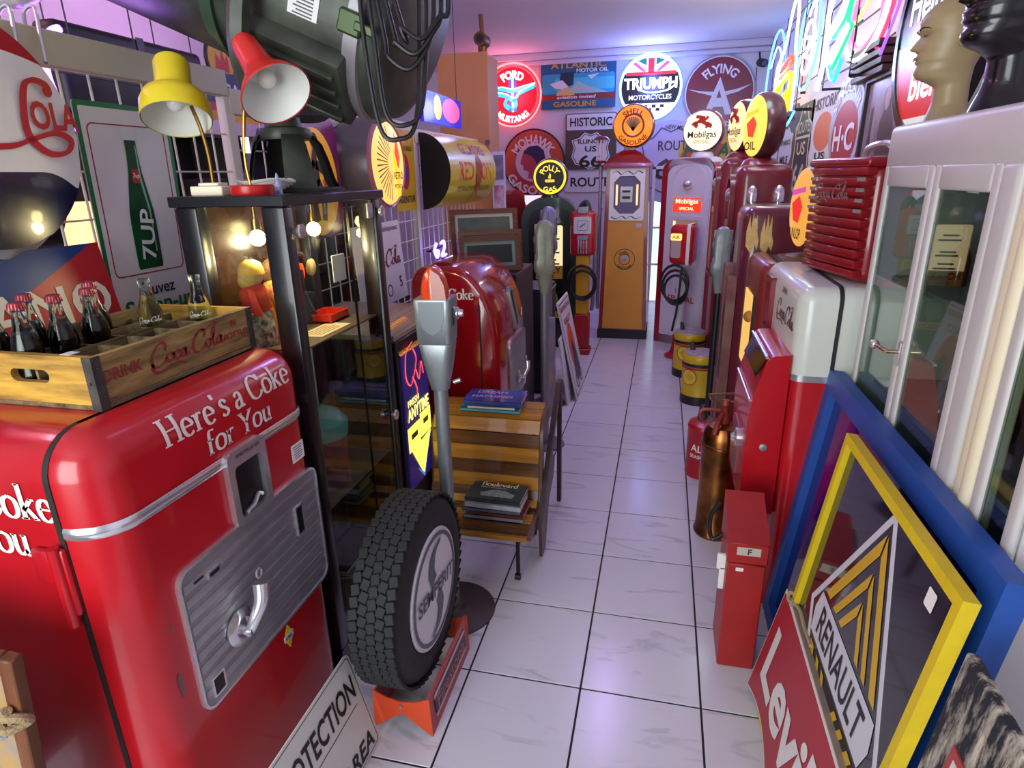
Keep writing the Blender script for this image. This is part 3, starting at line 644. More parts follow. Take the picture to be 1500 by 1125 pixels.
# ================================================================== lamps on the case
def shade_lathe(prof, m): return B().lathe(prof, 32, m, cap=False)
t = thing('desk_lamp', 'yellow cup-shaped desk lamp on a cream square base', 'lamp', (-1.29, 1.64, 1.645), .1); t.scale = (.9, .9, .9)
obj('base', B().box(-.055, .055, -.045, .045, 0, .03, .003, 1).box(-.035, .035, -.03, .03, .03, .04, .003, 1), CREAM, t)
obj('stem', B().tube(cat([(0, 0, .04), (0, .0, .12), (-.01, .0, .2), (-.03, 0, .27)], 5), .006, 8), mat('#8a6a35', .25, 1), t)
dirn = V((-.2, .4, .88)).normalized(); u = dirn.orthogonal().normalized(); ax = fr((-.045, -.06, .225), u, dirn.cross(u))
prof = [(.1, 0), (.101, .012), (.1, .05), (.09, .075), (.055, .1), (.052, .115), (.052, .185), (.047, .197), (0, .199)]
obj('lamp_shade', shade_lathe(prof, ax), mat('#d8c51c', .35), t)
sh = obj('shade_lining', shade_lathe([(r*.97, z+.001) for r, z in prof[:6]]+[(0, .112)], ax), mat('#dcdccf', .5), t)
obj('bulb', B().ball((0, 0, .06), .028, m=ax), mat('#e8e6de', .2), t)
t = thing('desk_lamp', 'red trumpet-shaped desk lamp on a round red base', 'lamp', (-1.155, 1.63, 1.645), 0); t.scale = (.94, .94, .94)
obj('base', B().lathe([(0, 0), (.062, 0), (.064, .004), (.064, .026), (.06, .03), (0, .031)], 32), mat('#b51d1a', .3), t)
obj('stem', B().tube(cat([(-.005, 0, .03), (-.01, 0, .1), (0, 0, .18), (.025, -.01, .26), (.06, -.02, .31)], 6), .005, 8), mat('#9a7638', .25, 1), t)
ax = fr((.175, -.055, .275), (.62, .3, .72), (.05, .92, -.4))
ax = ax @ M.Rotation(0, 4, 'Z')
dirn = V((-.62, .33, .71)).normalized(); u = dirn.orthogonal().normalized(); ax = fr((.165, -.06, .265), u, dirn.cross(u))
prof = [(.1, 0), (.101, .004), (.085, .035), (.06, .07), (.046, .1), (.041, .14), (.036, .2), (.03, .215), (0, .219)]
obj('lamp_shade', shade_lathe(prof, ax), mat('#c8251c', .33), t)
obj('shade_lining', shade_lathe([(r*.97, z+.0015) for r, z in prof[:5]]+[(0, .105)], ax), mat('#d9dbd2', .5), t)
obj('bulb', B().ball((0, 0, .065), .026, m=ax), mat('#e6e2d2', .1), t)
obj('price_tag', B().box(-.014, .014, -.001, .001, .12, .165).cyl((0, 0, .165), (0, 0, .21), .001, n=5), mat('#eceae2', .6), t)
b = B()
for i in range(5):
    r = .045+.006*i; b.tube([(r*math.cos(a)*1.3+.004*i, r*math.sin(a), .006+.008*i+.004*math.sin(3*a+i)) for a in [k*PI/10 for k in range(20)]], .0045, 6, True)
tg('cable_coil', 'loose coil of white cable beside the yellow lamp base', 'cable', b, mat('#dedbd0', .5), (-1.23, 1.79, 1.645))
tg('glue_tube', 'tiny white and blue tube with yellow tip under the searchlight', 'tube', B().lathe([(0, 0), (.011, 0), (.011, .02), (.008, .035), (.002, .06), (0, .06)], 12), mat('#3558c9', .4, hex2='#e8eaf0', vs_=60), (-1.13, 1.72, 1.645))

# ================================================================== searchlight
OL = mat('#4b5246', .42, .2, hex2='#33372f', vs_=9, bump=.05)
def searchlight():
    t = thing('searchlight', 'huge dark olive searchlight drum on a cast stand above the display case', 'searchlight', (-1.25, 1.98, 1.645), 0)
    st = B().lathe([(.06, .17), (.085, .165), (.09, .18), (.085, .2), (.06, .205), (.055, .235), (0, .235)], 32)
    stand = obj('stand', st, OL, t)
    for a in range(4):
        an = PI/4+a*R90; out = [(.07, .19), (.095, .178), (.118, .15), (.135, .1), (.15, .04), (.165, .006)]
        obj('stand_leg', B().lathe(out+[(r-.014, z) for r, z in out[::-1]]+[out[0]], 8, cap=False, a0=an-.33, a1=an+.33), OL, stand)
    obj('stand_foot', B().lathe([(.115, 0), (.175, 0), (.178, .008), (.165, .014), (.12, .012), (.115, 0)], 40, cap=False), OL, stand)
    A = V((.5, .03, .44)); Bq = V((-.5, -.02, .88)); d = (Bq-A).normalized(); mid = (A+Bq)/2
    u = d.cross(V((0, 0, 1))).normalized(); v = u.cross(d); mx = fr(A, u, d.cross(u))
    Ln = (Bq-A).length; R = .275
    yk = B()
    piv = A+d*Ln*.36
    for s in (-1, 1):
        yk.tube(cat([(0, 0, .24), (.0, s*.08, .25), (piv.x*.3, s*.2, .27), (piv.x*.6, s*.3, .4), (piv.x, s*.31, piv.z)], 6), .03, 6)
    obj('yoke', yk, OL, t)
    drum = obj('drum', B().lathe([(0, .0), (R*.72, .0), (R*.9, .02), (R, .07), (R, Ln*.5), (R, Ln), (R*.97, Ln+.02), (0, Ln+.02)], 56, mx), OL, t)
    obj('band', B().lathe([(R, .07), (R+.012, .072), (R+.012, .115), (R, .117)], 56, mx, cap=False), STEEL, drum)
    obj('band', B().lathe([(R, Ln*.48), (R+.014, Ln*.48), (R+.014, Ln*.48+.02), (R+.004, Ln*.48+.02), (R+.004, Ln*.48+.05), (R, Ln*.48+.05)], 56, mx, cap=False), mat('#3f5a44', .35, .3), drum)
    # louvre housing on the underside, towards the camera
    dn = (mx.to_3x3().inverted() @ V((-.15, -.62, -.77))); an = math.atan2(dn.y, dn.x)
    hm = mx @ M.Rotation(an, 4, 'Z')
    hs = obj('vent_housing', B().box(R-.03, R+.035, -.12, .12, .1, .4, .012, 2, hm), OL, drum)
    for k in range(4): obj('louvre', B().box(R+.03, R+.05, -.1+.055*k, -.1+.055*k+.02, .12, .38, .004, 1, hm), OL, hs)
    an2 = math.atan2(*(lambda q: (q.y, q.x))(mx.to_3x3().inverted() @ V((0, -.97, -.2)))); lm = mx @ M.Rotation(an2, 4, 'Z')
    lb = obj('paper_label', B().box(R, R+.002, -.03, .03, .2, .29, m=lm), mat('#dfe2dc', .6), drum)
    ll = B()
    for k in range(6): ll.box(R+.002, R+.0025, -.026+.009*k, -.022+.009*k, .215, .275-.01*(k % 2), m=lm)
    obj('print', ll, mat('#5a5a5a', .6), lb)
    an3 = math.atan2(*(lambda q: (q.y, q.x))(mx.to_3x3().inverted() @ V((.1, -.95, -.2)))); km = mx @ M.Rotation(an3, 4, 'Z')
    obj('latch', B().box(R+.01, R+.03, -.03, .03, .06, .13, .006, 1, km).box(R+.02, R+.034, -.012, .012, .02, .08, .004, 1, km), mat('#4a5a3c', .35, .6), drum)
    b = B().box(R, R+.012, -.003, .003, .55, .7, m=lm); obj('handle_rail', b, OL, drum)
    cb = obj('power_cable', B(), BLACK, t) if False else None
    for k in range(5):
        w_ = .05+.012*k; x0 = .5+.02*k; lowz = .24+.035*k-(.1 if k < 2 else 0)
        pts = [(x0-.06, -.25, .75), (x0-.055, -.27, .55), (x0-.05+.01*k, -.28, .38), (x0-.02, -.29, lowz+.03), (x0+.03, -.28, lowz), (x0+.075, -.26, lowz+.05), (x0+.095, -.24, .45), (x0+.08, -.22, .6), (x0+.02, -.2, .78)]
        obj('power_cable', B().tube(cat(pts, 6), .0065, 7), BLACK, t)
searchlight()

# ================================================================== signs hung along the wire partition
def pinup():
    t = thing('lightbox_sign', 'red framed oval sign with a running figure on orange', 'sign', (GX+.05, 2.66, 1.7), R90)
    W, Hh = .5, .56
    obj('frame', B().ring(rr(W, Hh, .14, 8), circ(.19, 36, 0, -.02, .25, a0=0), .05, FN(0, 0, 0)) if False else B().prism(rr(W, Hh, .12, 8), .05, FN(0, 0, 0)), mat('#a3162a', .2, coat=.6, hex2='#5a1f8a', vs_=3), t)
    f = obj('oval_face', B().prism(circ(.18, 36, .02, -.03, .235), .01, FN(0, -.05, 0)), mat('#d99a2c', .3, emit=.25), t)
    body = [[(.02, .12), (.0, .06), (.01, -.02), (-.03, -.1), (-.02, -.2)], [(.01, -.02), (.05, -.1), (.04, -.2)], [(.0, .06), (-.06, .0), (-.04, -.06)], [(.01, .05), (.08, .02), (.12, -.03)]]
    obj('figure', B().ink(body, FN(0, -.062, 0), .05, .022, .5, 1).plate(circ(.035, 16, .02, .15), FN(0, -.0605, 0)), mat('#3a2216', .5), f)
    obj('basket', B().plate([(.06, -.02), (.13, .02), (.15, -.06), (.09, -.11)], FN(0, -.0615, 0)), mat('#b0562a', .5), f)
pinup()
def torchlamp():
    t = thing('lightbox_sign', 'round grey-rimmed light sign with a glowing torch and sunrays', 'sign', (GX+.02, 3.16, 1.755), R90)
    R = .225
    obj('housing', B().lathe([(R*.8, 0), (R*.95, .02), (R, .08), (R, .18), (R*.97, .215), (R*.9, .225)], 48, FN(0, 0, 0)), mat('#6d6a76', .3, .3), t)
    obj('rim', B().lathe([(R*.97, .21), (R*.98, .226), (R*.93, .235), (R*.9, .226)], 48, FN(0, 0, 0), cap=False), mat('#b8788e', .3, .2), t)
    f = obj('face', B().lathe([(R*.93, .226), (R*.6, .24), (0, .245)], 48, FN(0, 0, 0), cap=False), glow('#f5c063', .95), t)
    for k in range(17):
        a = PI*.62+k*PI*.8/16; c, s = math.cos(a), math.sin(a)
        obj('ray', B().add([(c*.06-s*.002, s*.06+c*.002, .0), (c*.19-s*.004, s*.19+c*.004, 0), (c*.19+s*.004, s*.19-c*.004, 0), (c*.06+s*.002, s*.06-c*.002, 0)], [(0, 1, 2, 3)], FN(.02, -.2465, 0)), mat('#7a3a1a', .5), f)
    obj('flame', B().plate([(.03, .02), (.06, .09), (.045, .16), (.09, .1), (.11, .03), (.09, -.02), (.05, -.03)], FN(0, -.247, 0)), glow('#e0402a', .9), f)
    obj('torch', B().plate([(.02, .02), (.04, .07), (.06, .02), (.09, -.05), (.1, -.16), (.06, -.17), (.04, -.05)], FN(0, -.2475, 0)), glow('#ffc400', .9), f)
    obj('lettering', B().text('RETRO', fr((.075, -.2485, -.06), (1, 0, 0), (0, 0, 1)), .05, .003, w=.11).text('PETROL', FN(.07, -.2485, -.115), .03, .002), mat('#5a2012', .5), f)
torchlamp()
t = thing('enamel_sign', 'yellow agency sign with a round red and blue emblem', 'sign', (GX+.03, 3.9, 1.72), R90)
obj('panel', B().box(-.17, .17, 0, .006, -.24, .25), mat('#c9a516', .4, var=.12), t)
obj('emblem_ring', B().prism(circ(.07, 32, 0, .0, .11), .001, FN(0, 0, 0)), mat('#a81c2c', .4), t)
obj('emblem_star', B().plate([(p[0]*(.05 if i % 2 else .024), p[1]*(.085 if i % 2 else .04)) for i, p in enumerate(circ(1, 16))], FN(0, -.0015, 0)), mat('#2a3f9a', .4), t)
obj('lettering', B().text('AGENTUR', FN(0, -.001, -.17), .06, .002, w=.28).text('FIRE-WORLD', FN(0, -.001, .14), .04, .001, w=.26), mat('#2a2408', .5), t)
obj('dent', B().plate([(-.1, .19), (-.04, .24), (.08, .23), (.06, .15)], FN(0, -.001, 0)), mat('#c98a3a', .5), t)
def barrel():
    t = thing('barrel_sign', 'yellow half-barrel sign with red lettering and a red lion', 'sign', (GX+.03, 4.78, 1.72), R90)
    W, R = 1.2, .25; b = B(); n = 20; vv = []
    for i in range(n+1):
        a = -PI/2+PI*i/n
        for x in (-W/2, W/2): vv.append((x, -R*math.cos(a)*.85, R*math.sin(a)))
    b.add(vv, [(2*i, 2*i+1, 2*i+3, 2*i+2) for i in range(n)])
    obj('shell', b, mat('#c2b21e', .3, coat=.15, var=.1), t)
    obj('end_plate', B().add([vv[2*i] for i in range(n+1)], [tuple(range(n, -1, -1))]), mat('#0d0d0b', .6), t)
    obj('end_plate', B().add([vv[2*i+1] for i in range(n+1)], [tuple(range(n+1))]), mat('#0d0d0b', .6), t)
    wr = lambda u, v: (u, -R*.85*math.cos(v/R)-.002, R*math.sin(v/R))
    obj('lettering', B().text('GILMORE', None, .13, .005, w=.62, warp=lambda u, v: wr(u+.05, v+.17)), mat('#8a2a6a', .4), t)
    obj('lettering', B().text('RED LION', None, .18, .008, w=.85, warp=lambda u, v: wr(u+.03, v+.0)), mat('#c22f1e', .4), t)
    obj('lettering', B().text('TETRAETHYL GASOLINE', None, .06, .002, w=.85, warp=lambda u, v: wr(u+.02, v-.13)), mat('#5f6a1c', .4), t)
    lion = [(-.03, .1), (.05, .13), (.1, .06), (.09, -.04), (.06, -.12), (.1, -.2), (.02, -.16), (-.03, -.23), (-.04, -.12), (-.08, -.04), (-.06, .05)]
    obj('lion', B().add([(lambda q: (q[0], q[1]-.003, q[2]))(wr(x+.08, y)) for x, y in lion], [tuple(range(len(lion)))]), mat('#b32c1c', .4, hex2='#6a1810', vs_=20), t)
    obj('price_tag', B().add([wr(-.56, -.24), wr(-.52, -.24), wr(-.52, -.27), wr(-.56, -.27)], [(0, 1, 2, 3)]), WHITE, t)
barrel()
# white tin cola sign standing on the counter
t = thing('tin_sign', 'white tin cola sign with red script leaning behind the counter', 'sign', (-1.5, 3.2, 1.0), 0, rot=(math.radians(-4), 0, R90))
obj('panel', B().box(-.3, .3, 0, .006, 0, .45), mat('#e3dfdc', .4, var=.06), t)
L = B(); script(L, FN(.04, -.001, .24), .44, bold=1.3); obj('lettering', L, mat('#7d1822', .5), t)
obj('lettering', B().text('DELICIOUS and REFRESHING', FN(.02, -.001, .41), .03, .001, w=.5).text('DRINK', FN(-.12, -.001, .35), .035, .001).text('Fountain', FN(-.12, -.001, .08), .06, .001, shear=.3).text('5', FN(.22, -.001, .1), .09, .003), mat('#4a2a2e', .5), t)
obj('copyright_disc', B().ring(circ(.035, 24, .06, .07), circ(.027, 24, .06, .07), .001, FN(0, 0, 0)), mat('#4a2a2e', .5), t)
# ================================================================== lit snack cabinet between the case and the bench
def snack():
    t = thing('snack_cabinet', 'violet lit snack cabinet with yellow panels between case and bench', 'cabinet', (-1.0, 2.36, 0), R90)
    W, D = .3, .34
    obj('carcass', B().box(-W/2, W/2, .012, D, 0, 1.06, .004, 1), mat('#151018', .4), t)
    obj('worktop', B().box(-W/2-.0, W/2+.35, .02, D+.25, 1.06, 1.085, .004, 1), wood('#a8977f', '#80705c', 3, .5), t)
    f = obj('light_panel', B().box(-W/2+.012, W/2-.012, .004, .012, .38, 1.0), glow('#2a1a6a', .35), t)
    Lg = B().ink([[(.0, .13), (-.07, .1), (-.09, 0), (-.04, -.05), (.03, .04), (.0, .1)], [(-.02, -.02), (.02, -.09), (.0, -.14)], [(.02, .0), (.05, -.05), (.08, .02), (.1, -.04)]], FN(-.02, .003, .9), .008, .004, .3, 1)
    obj('script', Lg, glow('#ff4a4a', 1.6), f)
    obj('lettering', B().text('FRESH', FN(-.05, .003, .775), .04, .001, w=.12).text('ANYTIME', FN(.0, .003, .725), .06, .003, w=.24, h=.055), glow('#fff27a', 1.4), f)
    for k, (x0, x1, z0, z1) in enumerate(((-.13, .0, .56, .67), (.01, .13, .58, .69))):
        p = obj('yellow_panel', B().box(x0, x1, .002, .004, z0, z1), glow('#ffee55', 1.3), f)
        obj('panel_outline', B().box(x0+.03, x1-.03, .0012, .002, z0+.05, z0+.075), mat('#6a5a10', .5), p)
    obj('yellow_panel', B().prism([(-.1, .555), (.12, .575), (.01, .4)], .002, FN(0, .003, 0)), glow('#ffee55', 1.3), f)
    obj('blue_arrow', B().prism([(-.06, .46), (.012, .385), (.06, .48), (.012, .405)], .001, FN(0, .001, 0)), glow('#4a7ad0', .8), f)
    g = obj('brass_grille', B().add([(-W/2, -.0, 1.0), (W/2, 0, 1.0), (W/2, .1, 1.1), (-W/2, .1, 1.1)], [(0, 1, 2, 3)]), mat('#c8842c', .2, 1, bump=.4, bs=90), t)
    for k in range(5): obj('grille_bar', B().cyl((-W/2, .01+.02*k, 1.012+.02*k), (W/2, .01+.02*k, 1.012+.02*k), .004, n=6), mat('#e09a3a', .2, 1), g)
    obj('bulb', B().ball((.1, .02, 1.05), .008), glow('#ffc060', 14), g); obj('bulb', B().ball((0, .04, 1.07), .008), glow('#ffc060', 14), g)
snack()
tg('plywood_panel', 'plain plywood panel standing behind the snack cabinet', 'panel', B().box(-.01, .01, -.12, .12, 0, 1.0), wood('#8a6238', '#6a4826', 3, .5, 'Z'), (-1.475, 2.33, 0), R90)
tg('wire_hook', 'bent dark wire hook on the counter before the tin sign', 'hook', B().tube(cat([(0, 0, 0), (0, .01, .03), (.02, .02, .05), (.03, .0, .04), (.02, -.02, .05)], 4), .003, 6), BLACK, (-1.35, 2.75, 1.085))
# ================================================================== tyre on its stand
def loft(secs, n=4, m=None):
    b = B(); vv = []; k = 4*(n+1)
    for z, w, d, r, ox, oy in secs:
        for x, y in rr(w, d, r, n, ox, oy): vv.append((x, y, z))
    ff = [(j*k+i, j*k+(i+1) % k, (j+1)*k+(i+1) % k, (j+1)*k+i) for j in range(len(secs)-1) for i in range(k)]
    ff += [tuple(range(k-1, -1, -1)), tuple((len(secs)-1)*k+i for i in range(k))]
    return b.add(vv, ff, m)
def tyre():
    R, W = .305, .155; cx, cy, cz = -.735, 1.57, .42
    t = thing('tyre_with_hub_cover', 'black truck tyre with a white lettered hub cover on the orange stand', 'tyre', (cx, cy, cz), R90)
    RB = mat('#1c1e1e', .75, bump=.15, bs=40)
    mx = FN(0, -W/2, 0) @ M.Translation((0, 0, -W))   # lathe axis = local -y; z from 0 (back) to W (front)
    prof = [(.19, .012), (.21, .0), (.27, .004), (R-.014, .02), (R-.006, .04), (R-.004, W/2), (R-.006, W-.04), (R-.014, W-.02), (.27, W-.004), (.21, W), (.19, W-.012), (.185, W/2), (.19, .012)]
    obj('carcass', B().lathe(prof, 72, fr((0, W/2, 0), (1, 0, 0), (0, 0, 1)), cap=False), RB, t)
    tm = fr((0, W/2, 0), (1, 0, 0), (0, 0, 1)); n = 56
    tb_ = B().box(R-.008, R+.002, -.0152, .0152, -.0132, .0132, .002, 1); first = None
    lug = [None]
    def put(a, z, sk):
        if lug[0] is None: o = lug[0] = obj('tread_block', tb_, RB, t)
        else: o = lug[0].copy(); C.objects.link(o); o.parent = t
        o.matrix_basis = tm @ M.Rotation(a, 4, 'Z') @ M.Translation((0, 0, z)) @ M.Rotation(sk, 4, 'X')
    for i in range(n):
        for j, z in enumerate((.022, .05, .0775, .105, .133)):
            put(2*PI*(i+(j % 2)*.5)/n, z, (.25, -.3, .25, -.3, .25)[j])
    c = obj('hub_cover', B().lathe([(0, .002), (.198, .0), (.196, .006), (0, .01)], 48, fr((0, -W/2+.004, 0), (1, 0, 0), (0, 0, 1))), mat('#d9d9dc', .4), t)
    zz = -W/2-.0065
    obj('ring', B().ring(circ(.185, 48), circ(.172, 48), .0008, fr((0, zz+.002, 0), (1, 0, 0), (0, 0, 1))), mat('#4a4d60', .4), c)
    L = B().text('SEMPERIT', fr((0, zz-.001, 0), (1, 0, .0), (0, 0, 1)) @ M.Rotation(-.12, 4, 'Z'), .07, .003, w=.31)
    obj('lettering', L, mat('#26283a', .4), c)
    L = B().ink([[(.06, .15), (.0, .13), (-.03, .08), (-.015, .035)], [(-.06, -.15), (.0, -.13), (.03, -.08), (.015, -.035)]], fr((0, zz, 0), (1, 0, 0), (0, 0, 1)), .05, .012, .2, 1)
    obj('swirl', L, mat('#4a4d60', .4), c)
    # stand: two bent orange ends and lettered side plates
    s = thing('tyre_stand', 'orange metal tyre stand with a blue lettered side plate', 'stand', (-.72, 1.58, 0), R90)
    OR = mat('#d8491f', .4); OP = mat('#b5484a', .45)
    ye = .1
    for sx in (-1, 1):
        e = [(-ye, 0), (-ye*.95, .15), (-.05, .128), (0, .12), (.05, .128), (ye*.95, .15), (ye, 0), (0, .085)]
        e = [(-ye, 0), (-ye*.95, .15), (-.05, .128), (0, .12), (.05, .128), (ye*.95, .15), (ye, 0), (.0, .075)]
        o = obj('end_plate', B().prism(e, .004, fr((sx*.195, 0, 0), (0, -1, 0), (0, 0, 1))), OR, s)
        obj('bolt', B().cyl((sx*.199-.006, 0, .105), (sx*.199+.002, 0, .105), .006, n=8), STEEL, o)
    for sy in (-1, 1):
        p = obj('side_plate', B().add([(-.195, sy*ye, 0), (.195, sy*ye, 0), (.195, sy*ye*.9, .15), (-.195, sy*ye*.9, .15), (-.195, sy*(ye-.004), 0), (.195, sy*(ye-.004), 0), (.195, sy*(ye*.9-.004), .15), (-.195, sy*(ye*.9-.004), .15)], [(0, 1, 2, 3), (7, 6, 5, 4), (3, 2, 6, 7), (0, 4, 5, 1), (0, 3, 7, 4), (1, 5, 6, 2)]), OP, s)
    m_ = fr((0, -.097, .078), (1, 0, 0), (0, .066, 1))
    q = obj('name_plate', B().prism(rr(.31, .085, .006, 3), .001, m_), mat('#c9b9b0', .5), p)
    obj('plate_field', B().prism(rr(.31, .058, .004, 3), .0016, m_), mat('#2c3158', .45), p)
    obj('lettering', B().text('Firestone', m_, .07, .001, w=.27, z=.002), mat('#c96a50', .5), p)
tyre()
# ================================================================== parking meters
def meter_new(label, loc, rz):
    t = thing('parking_meter', label, 'parking meter', loc, rz)
    GM = mat('#9aa3a5', .38, .6, var=.15, vs_=18)
    obj('foot', B().lathe([(0, 0), (.17, 0), (.168, .008), (.05, .014), (.04, .03), (0, .03)], 40), mat('#5a5654', .5, .5, var=.2), t)
    obj('pole', B().cyl((0, 0, .02), (0, 0, .97), .026, n=20), GM, t)
    h = obj('housing', loft([(.96, .066, .066, .03, 0, 0), (.985, .074, .074, .03, 0, 0), (1.05, .098, .09, .028, 0, 0), (1.13, .117, .11, .02, 0, 0), (1.135, .113, .106, .02, 0, 0), (1.14, .12, .114, .018, 0, 0), (1.285, .13, .122, .014, 0, 0), (1.292, .127, .118, .014, 0, 0)]), GM, t)
    obj('recess', B().plate([(-.045, 1.287), (.045, 1.287), (.043, 1.23), (.03, 1.19), (0, 1.17), (-.03, 1.19), (-.043, 1.23)], FN(0, -.0625, 0)), mat('#6b7376', .4, .5), h)
    dm = B()
    for z, k in ((1.288, 1), (1.32, .96), (1.35, .84), (1.375, .64), (1.392, .38), (1.4, .05)): dm.v += [V((x*k, y*(.6+.4*k), z)) for x, y in circ(.05, 28, ry=.05)]
    dm.f += [(j*28+i, j*28+(i+1) % 28, j*28+28+(i+1) % 28, j*28+28+i) for j in range(5) for i in range(28)]
    obj('dome', dm, mat('#c33a1e', .08, coat=1, hex2='#e8512a', vs_=14), t)
    obj('dome_plate', B().prism([(-.0, 1.29), (.05, 1.29), (.046, 1.34), (.03, 1.375), (0, 1.395)], .002, fr((.002, -.053, .0), (1, 0, 0), (0, 0, 1))), mat('#9a6a62', .3, .2), t)
    obj('coin_slot', B().box(.06, .068, -.03, -.012, 1.2, 1.26, .002, 1), mat('#3a4042', .4, .7), t)
    obj('knob', B().lathe([(.022, 0), (.022, .012), (.014, .016), (.012, .03), (0, .031)], 16, FR(.063, .012, 1.235)), CHROME, t)
    obj('lock', B().cyl((.05, 0, .985), (.075, .0, .995), .008, n=10), CHROME, t)
meter_new('silver parking meter with a red dome standing beside the truck tyre', (-.75, 1.98, 0), .08)
def meter_old(label, loc, rz, col, hz=0., pole=None, foot=.13):
    t = thing('parking_meter', label, 'parking meter', loc, rz, 'old twin-dial parking meters')
    GM = mat(col, .4, .35, var=.2, vs_=20)
    PM = pole or mat('#8a8a92', .4, .5)
    obj('foot', B().lathe([(0, 0), (foot, 0), (foot-.004, .01), (.04, .014), (0, .02)], 32), mat('#6a6670', .5, .4), t)
    obj('pole', B().cyl((0, 0, .01), (0, 0, 1.03+hz), .026, n=16), PM, t)
    h = obj('housing', loft([(1.0+hz, .055, .05, .02, 0, 0), (1.03+hz, .065, .06, .02, 0, 0), (1.12+hz, .095, .07, .022, 0, 0), (1.14+hz, .125, .085, .022, 0, 0), (1.19+hz, .125, .085, .02, 0, 0), (1.21+hz, .105, .08, .02, 0, 0), (1.34+hz, .112, .08, .022, 0, 0), (1.39+hz, .1, .072, .022, 0, 0), (1.42+hz, .07, .055, .02, 0, 0), (1.432+hz, .03, .03, .012, 0, 0)]), GM, t)
    obj('ridge', B().box(-.058, .058, -.004, .004, 1.2+hz, 1.41+hz, .002, 1), GM, h); obj('ridge', B().box(-.005, .005, -.046, .046, 1.14+hz, 1.4+hz, .002, 1), GM, h)
    for s in (-1, 1):
        o = obj('dial_plate', B().prism(rr(.055, .13, .025, 5), .006, (FR if s > 0 else FL)(s*.054, 0, 1.3+hz)), mat('#4a4c52', .35, .6), h)
        obj('dial', B().prism(circ(.02, 16, 0, .02), .009, (FR if s > 0 else FL)(s*.054, 0, 1.3+hz)), mat('#a9acb2', .3, .8), h)
    return t
meter_old('pale green-grey parking meter next to the round-shouldered red machine', (-.68, 3.66, 0), .25, '#98a08c')
meter_old('blue-grey parking meter rising behind the pale green one', (-.79, 4.42, 0), .25, '#8587a3', .04)
# ================================================================== leaning sign against the first machine
t = thing('warning_sign', 'white sign with bold black slanted words leaning against the bright machine', 'sign', (-.785, .95, .004), 0, rot=(math.radians(-14), 0, R90))
obj('panel', B().prism(rr(.78, .33, .02, 4, 0, .165), .004, FN(0, 0, 0)), mat('#dddcd4', .35, var=.06), t)
obj('border', B().ring(rr(.765, .315, .016, 4, 0, .165), rr(.76, .31, .014, 4, 0, .165), .0006, FN(0, -.004, 0)), mat('#55565a', .5), t)
obj('rule', B().plate(rr(.7, .003, .001, 1, 0, .175), FN(0, -.0046, 0)), BLACK, t)
obj('lettering', B().text('EYE PROTECTION', FN(.105, -.0046, .235), .1, .005, w=.52, shear=.15, h=.075), mat('#101012', .5), t)
obj('lettering', B().text('REQUIRED', FN(.14, -.0046, .12), .09, .005, w=.32, shear=.25, h=.06), mat('#101012', .5), t)
obj('lettering', B().text('IN THIS AREA', FN(.14, -.0046, .045), .09, .005, w=.44, shear=.25, h=.055), mat('#101012', .5), t)
# framed yellow board in the near corner, with a rope knot
t = thing('framed_board', 'brown framed yellow board with a knotted rope at the picture corner', 'board', (-1.174, .62, 0), -.1, rot=(0, .12, .1))
obj('panel', B().box(-.4, -.015, 0, .01, 0, .87), mat('#b98a1e', .6, hex2='#6f7f8e', vs_=9), t)
obj('frame_stile', B().box(-.02, .008, -.008, .018, 0, .91, .003, 1), wood('#7a4622', '#4a2812', 3, .5, 'Z'), t)
obj('frame_rail', B().box(-.4, -.021, -.008, .018, .87, .91, .003, 1), wood('#7a4622', '#4a2812', 3, .5, 'X'), t)
obj('rope_knot', B().tube(cat([(-.04, -.01, .78), (-.01, -.022, .795), (.015, -.012, .79), (.012, .0, .77), (-.012, -.024, .765), (-.03, -.014, .775), (-.005, -.02, .81)], 5), .0085, 8), mat('#9a8460', .8, bump=.5, bs=200), t)
obj('ring_bolt', B().tube([(-.035+.014*math.cos(a), -.018, .75+.014*math.sin(a)) for a in [k*PI/6 for k in range(12)]], .004, 6, True), STEEL, t)
# ================================================================== slatted bench with books
def bench():
    t = thing('slatted_bench', 'low bench of glossy striped light and dark wooden slats', 'bench', (-.735, 2.2, 0), 0)
    W = .5; LT = wood('#b9822f', '#8a5a1c', 2.5, .18, 'X', 12, .6); DK = wood('#6a421c', '#3f2510', 2.5, .2, 'X', 12, .6)
    pts = [(0, .215), (0, .235), (.06, .245), (.13, .25), (.19, .25), (.235, .27), (.255, .32), (.262, .385), (.27, .45), (.275, .52), (.285, .58), (.315, .632), (.37, .655), (.45, .66)]
    for i in range(len(pts)-1):
        a, b_ = V((0, *pts[i])), V((0, *pts[i+1])); d = (b_-a); nrm = V((0, d.z, -d.y)).normalized()*.016
        q = B(); e = .0008
        q.add([(x, p.y, p.z) for x in (-W/2, W/2) for p in (a+d*e*10, b_-d*e*10, b_+nrm*-1, a+nrm*-1)], [(0, 1, 2, 3), (7, 6, 5, 4), (0, 4, 5, 1), (1, 5, 6, 2), (2, 6, 7, 3), (3, 7, 4, 0)])
        obj('slat', q, LT if i in (0, 2, 4, 6, 8, 10, 11, 12) else DK, t, smooth=False)
    ep = [(y, z) for y, z in pts]+[(.45, .6), (.34, .59), (.31, .5), (.3, .3), (.26, .22), (.2, .2)]
    for s in (-1, 1):
        obj('end_bracket', B().prism(ep, .014, fr((s*(W/2+.007)-.007, 0, 0), (0, 1, 0), (0, 0, 1))), mat('#5a3a1e', .4), t)
    for x in (-.2, .2):
        for y, zt in ((.03, .215), (.4, .6)):
            lg = obj('leg', B().cyl((x, y, .03), (x, y, zt), .009, n=10), BLACK, t)
            obj('caster', B().cyl((x-.012, y-.008, .014), (x+.012, y-.008, .014), .014, n=14), BLACK, lg)
    return t
bench()
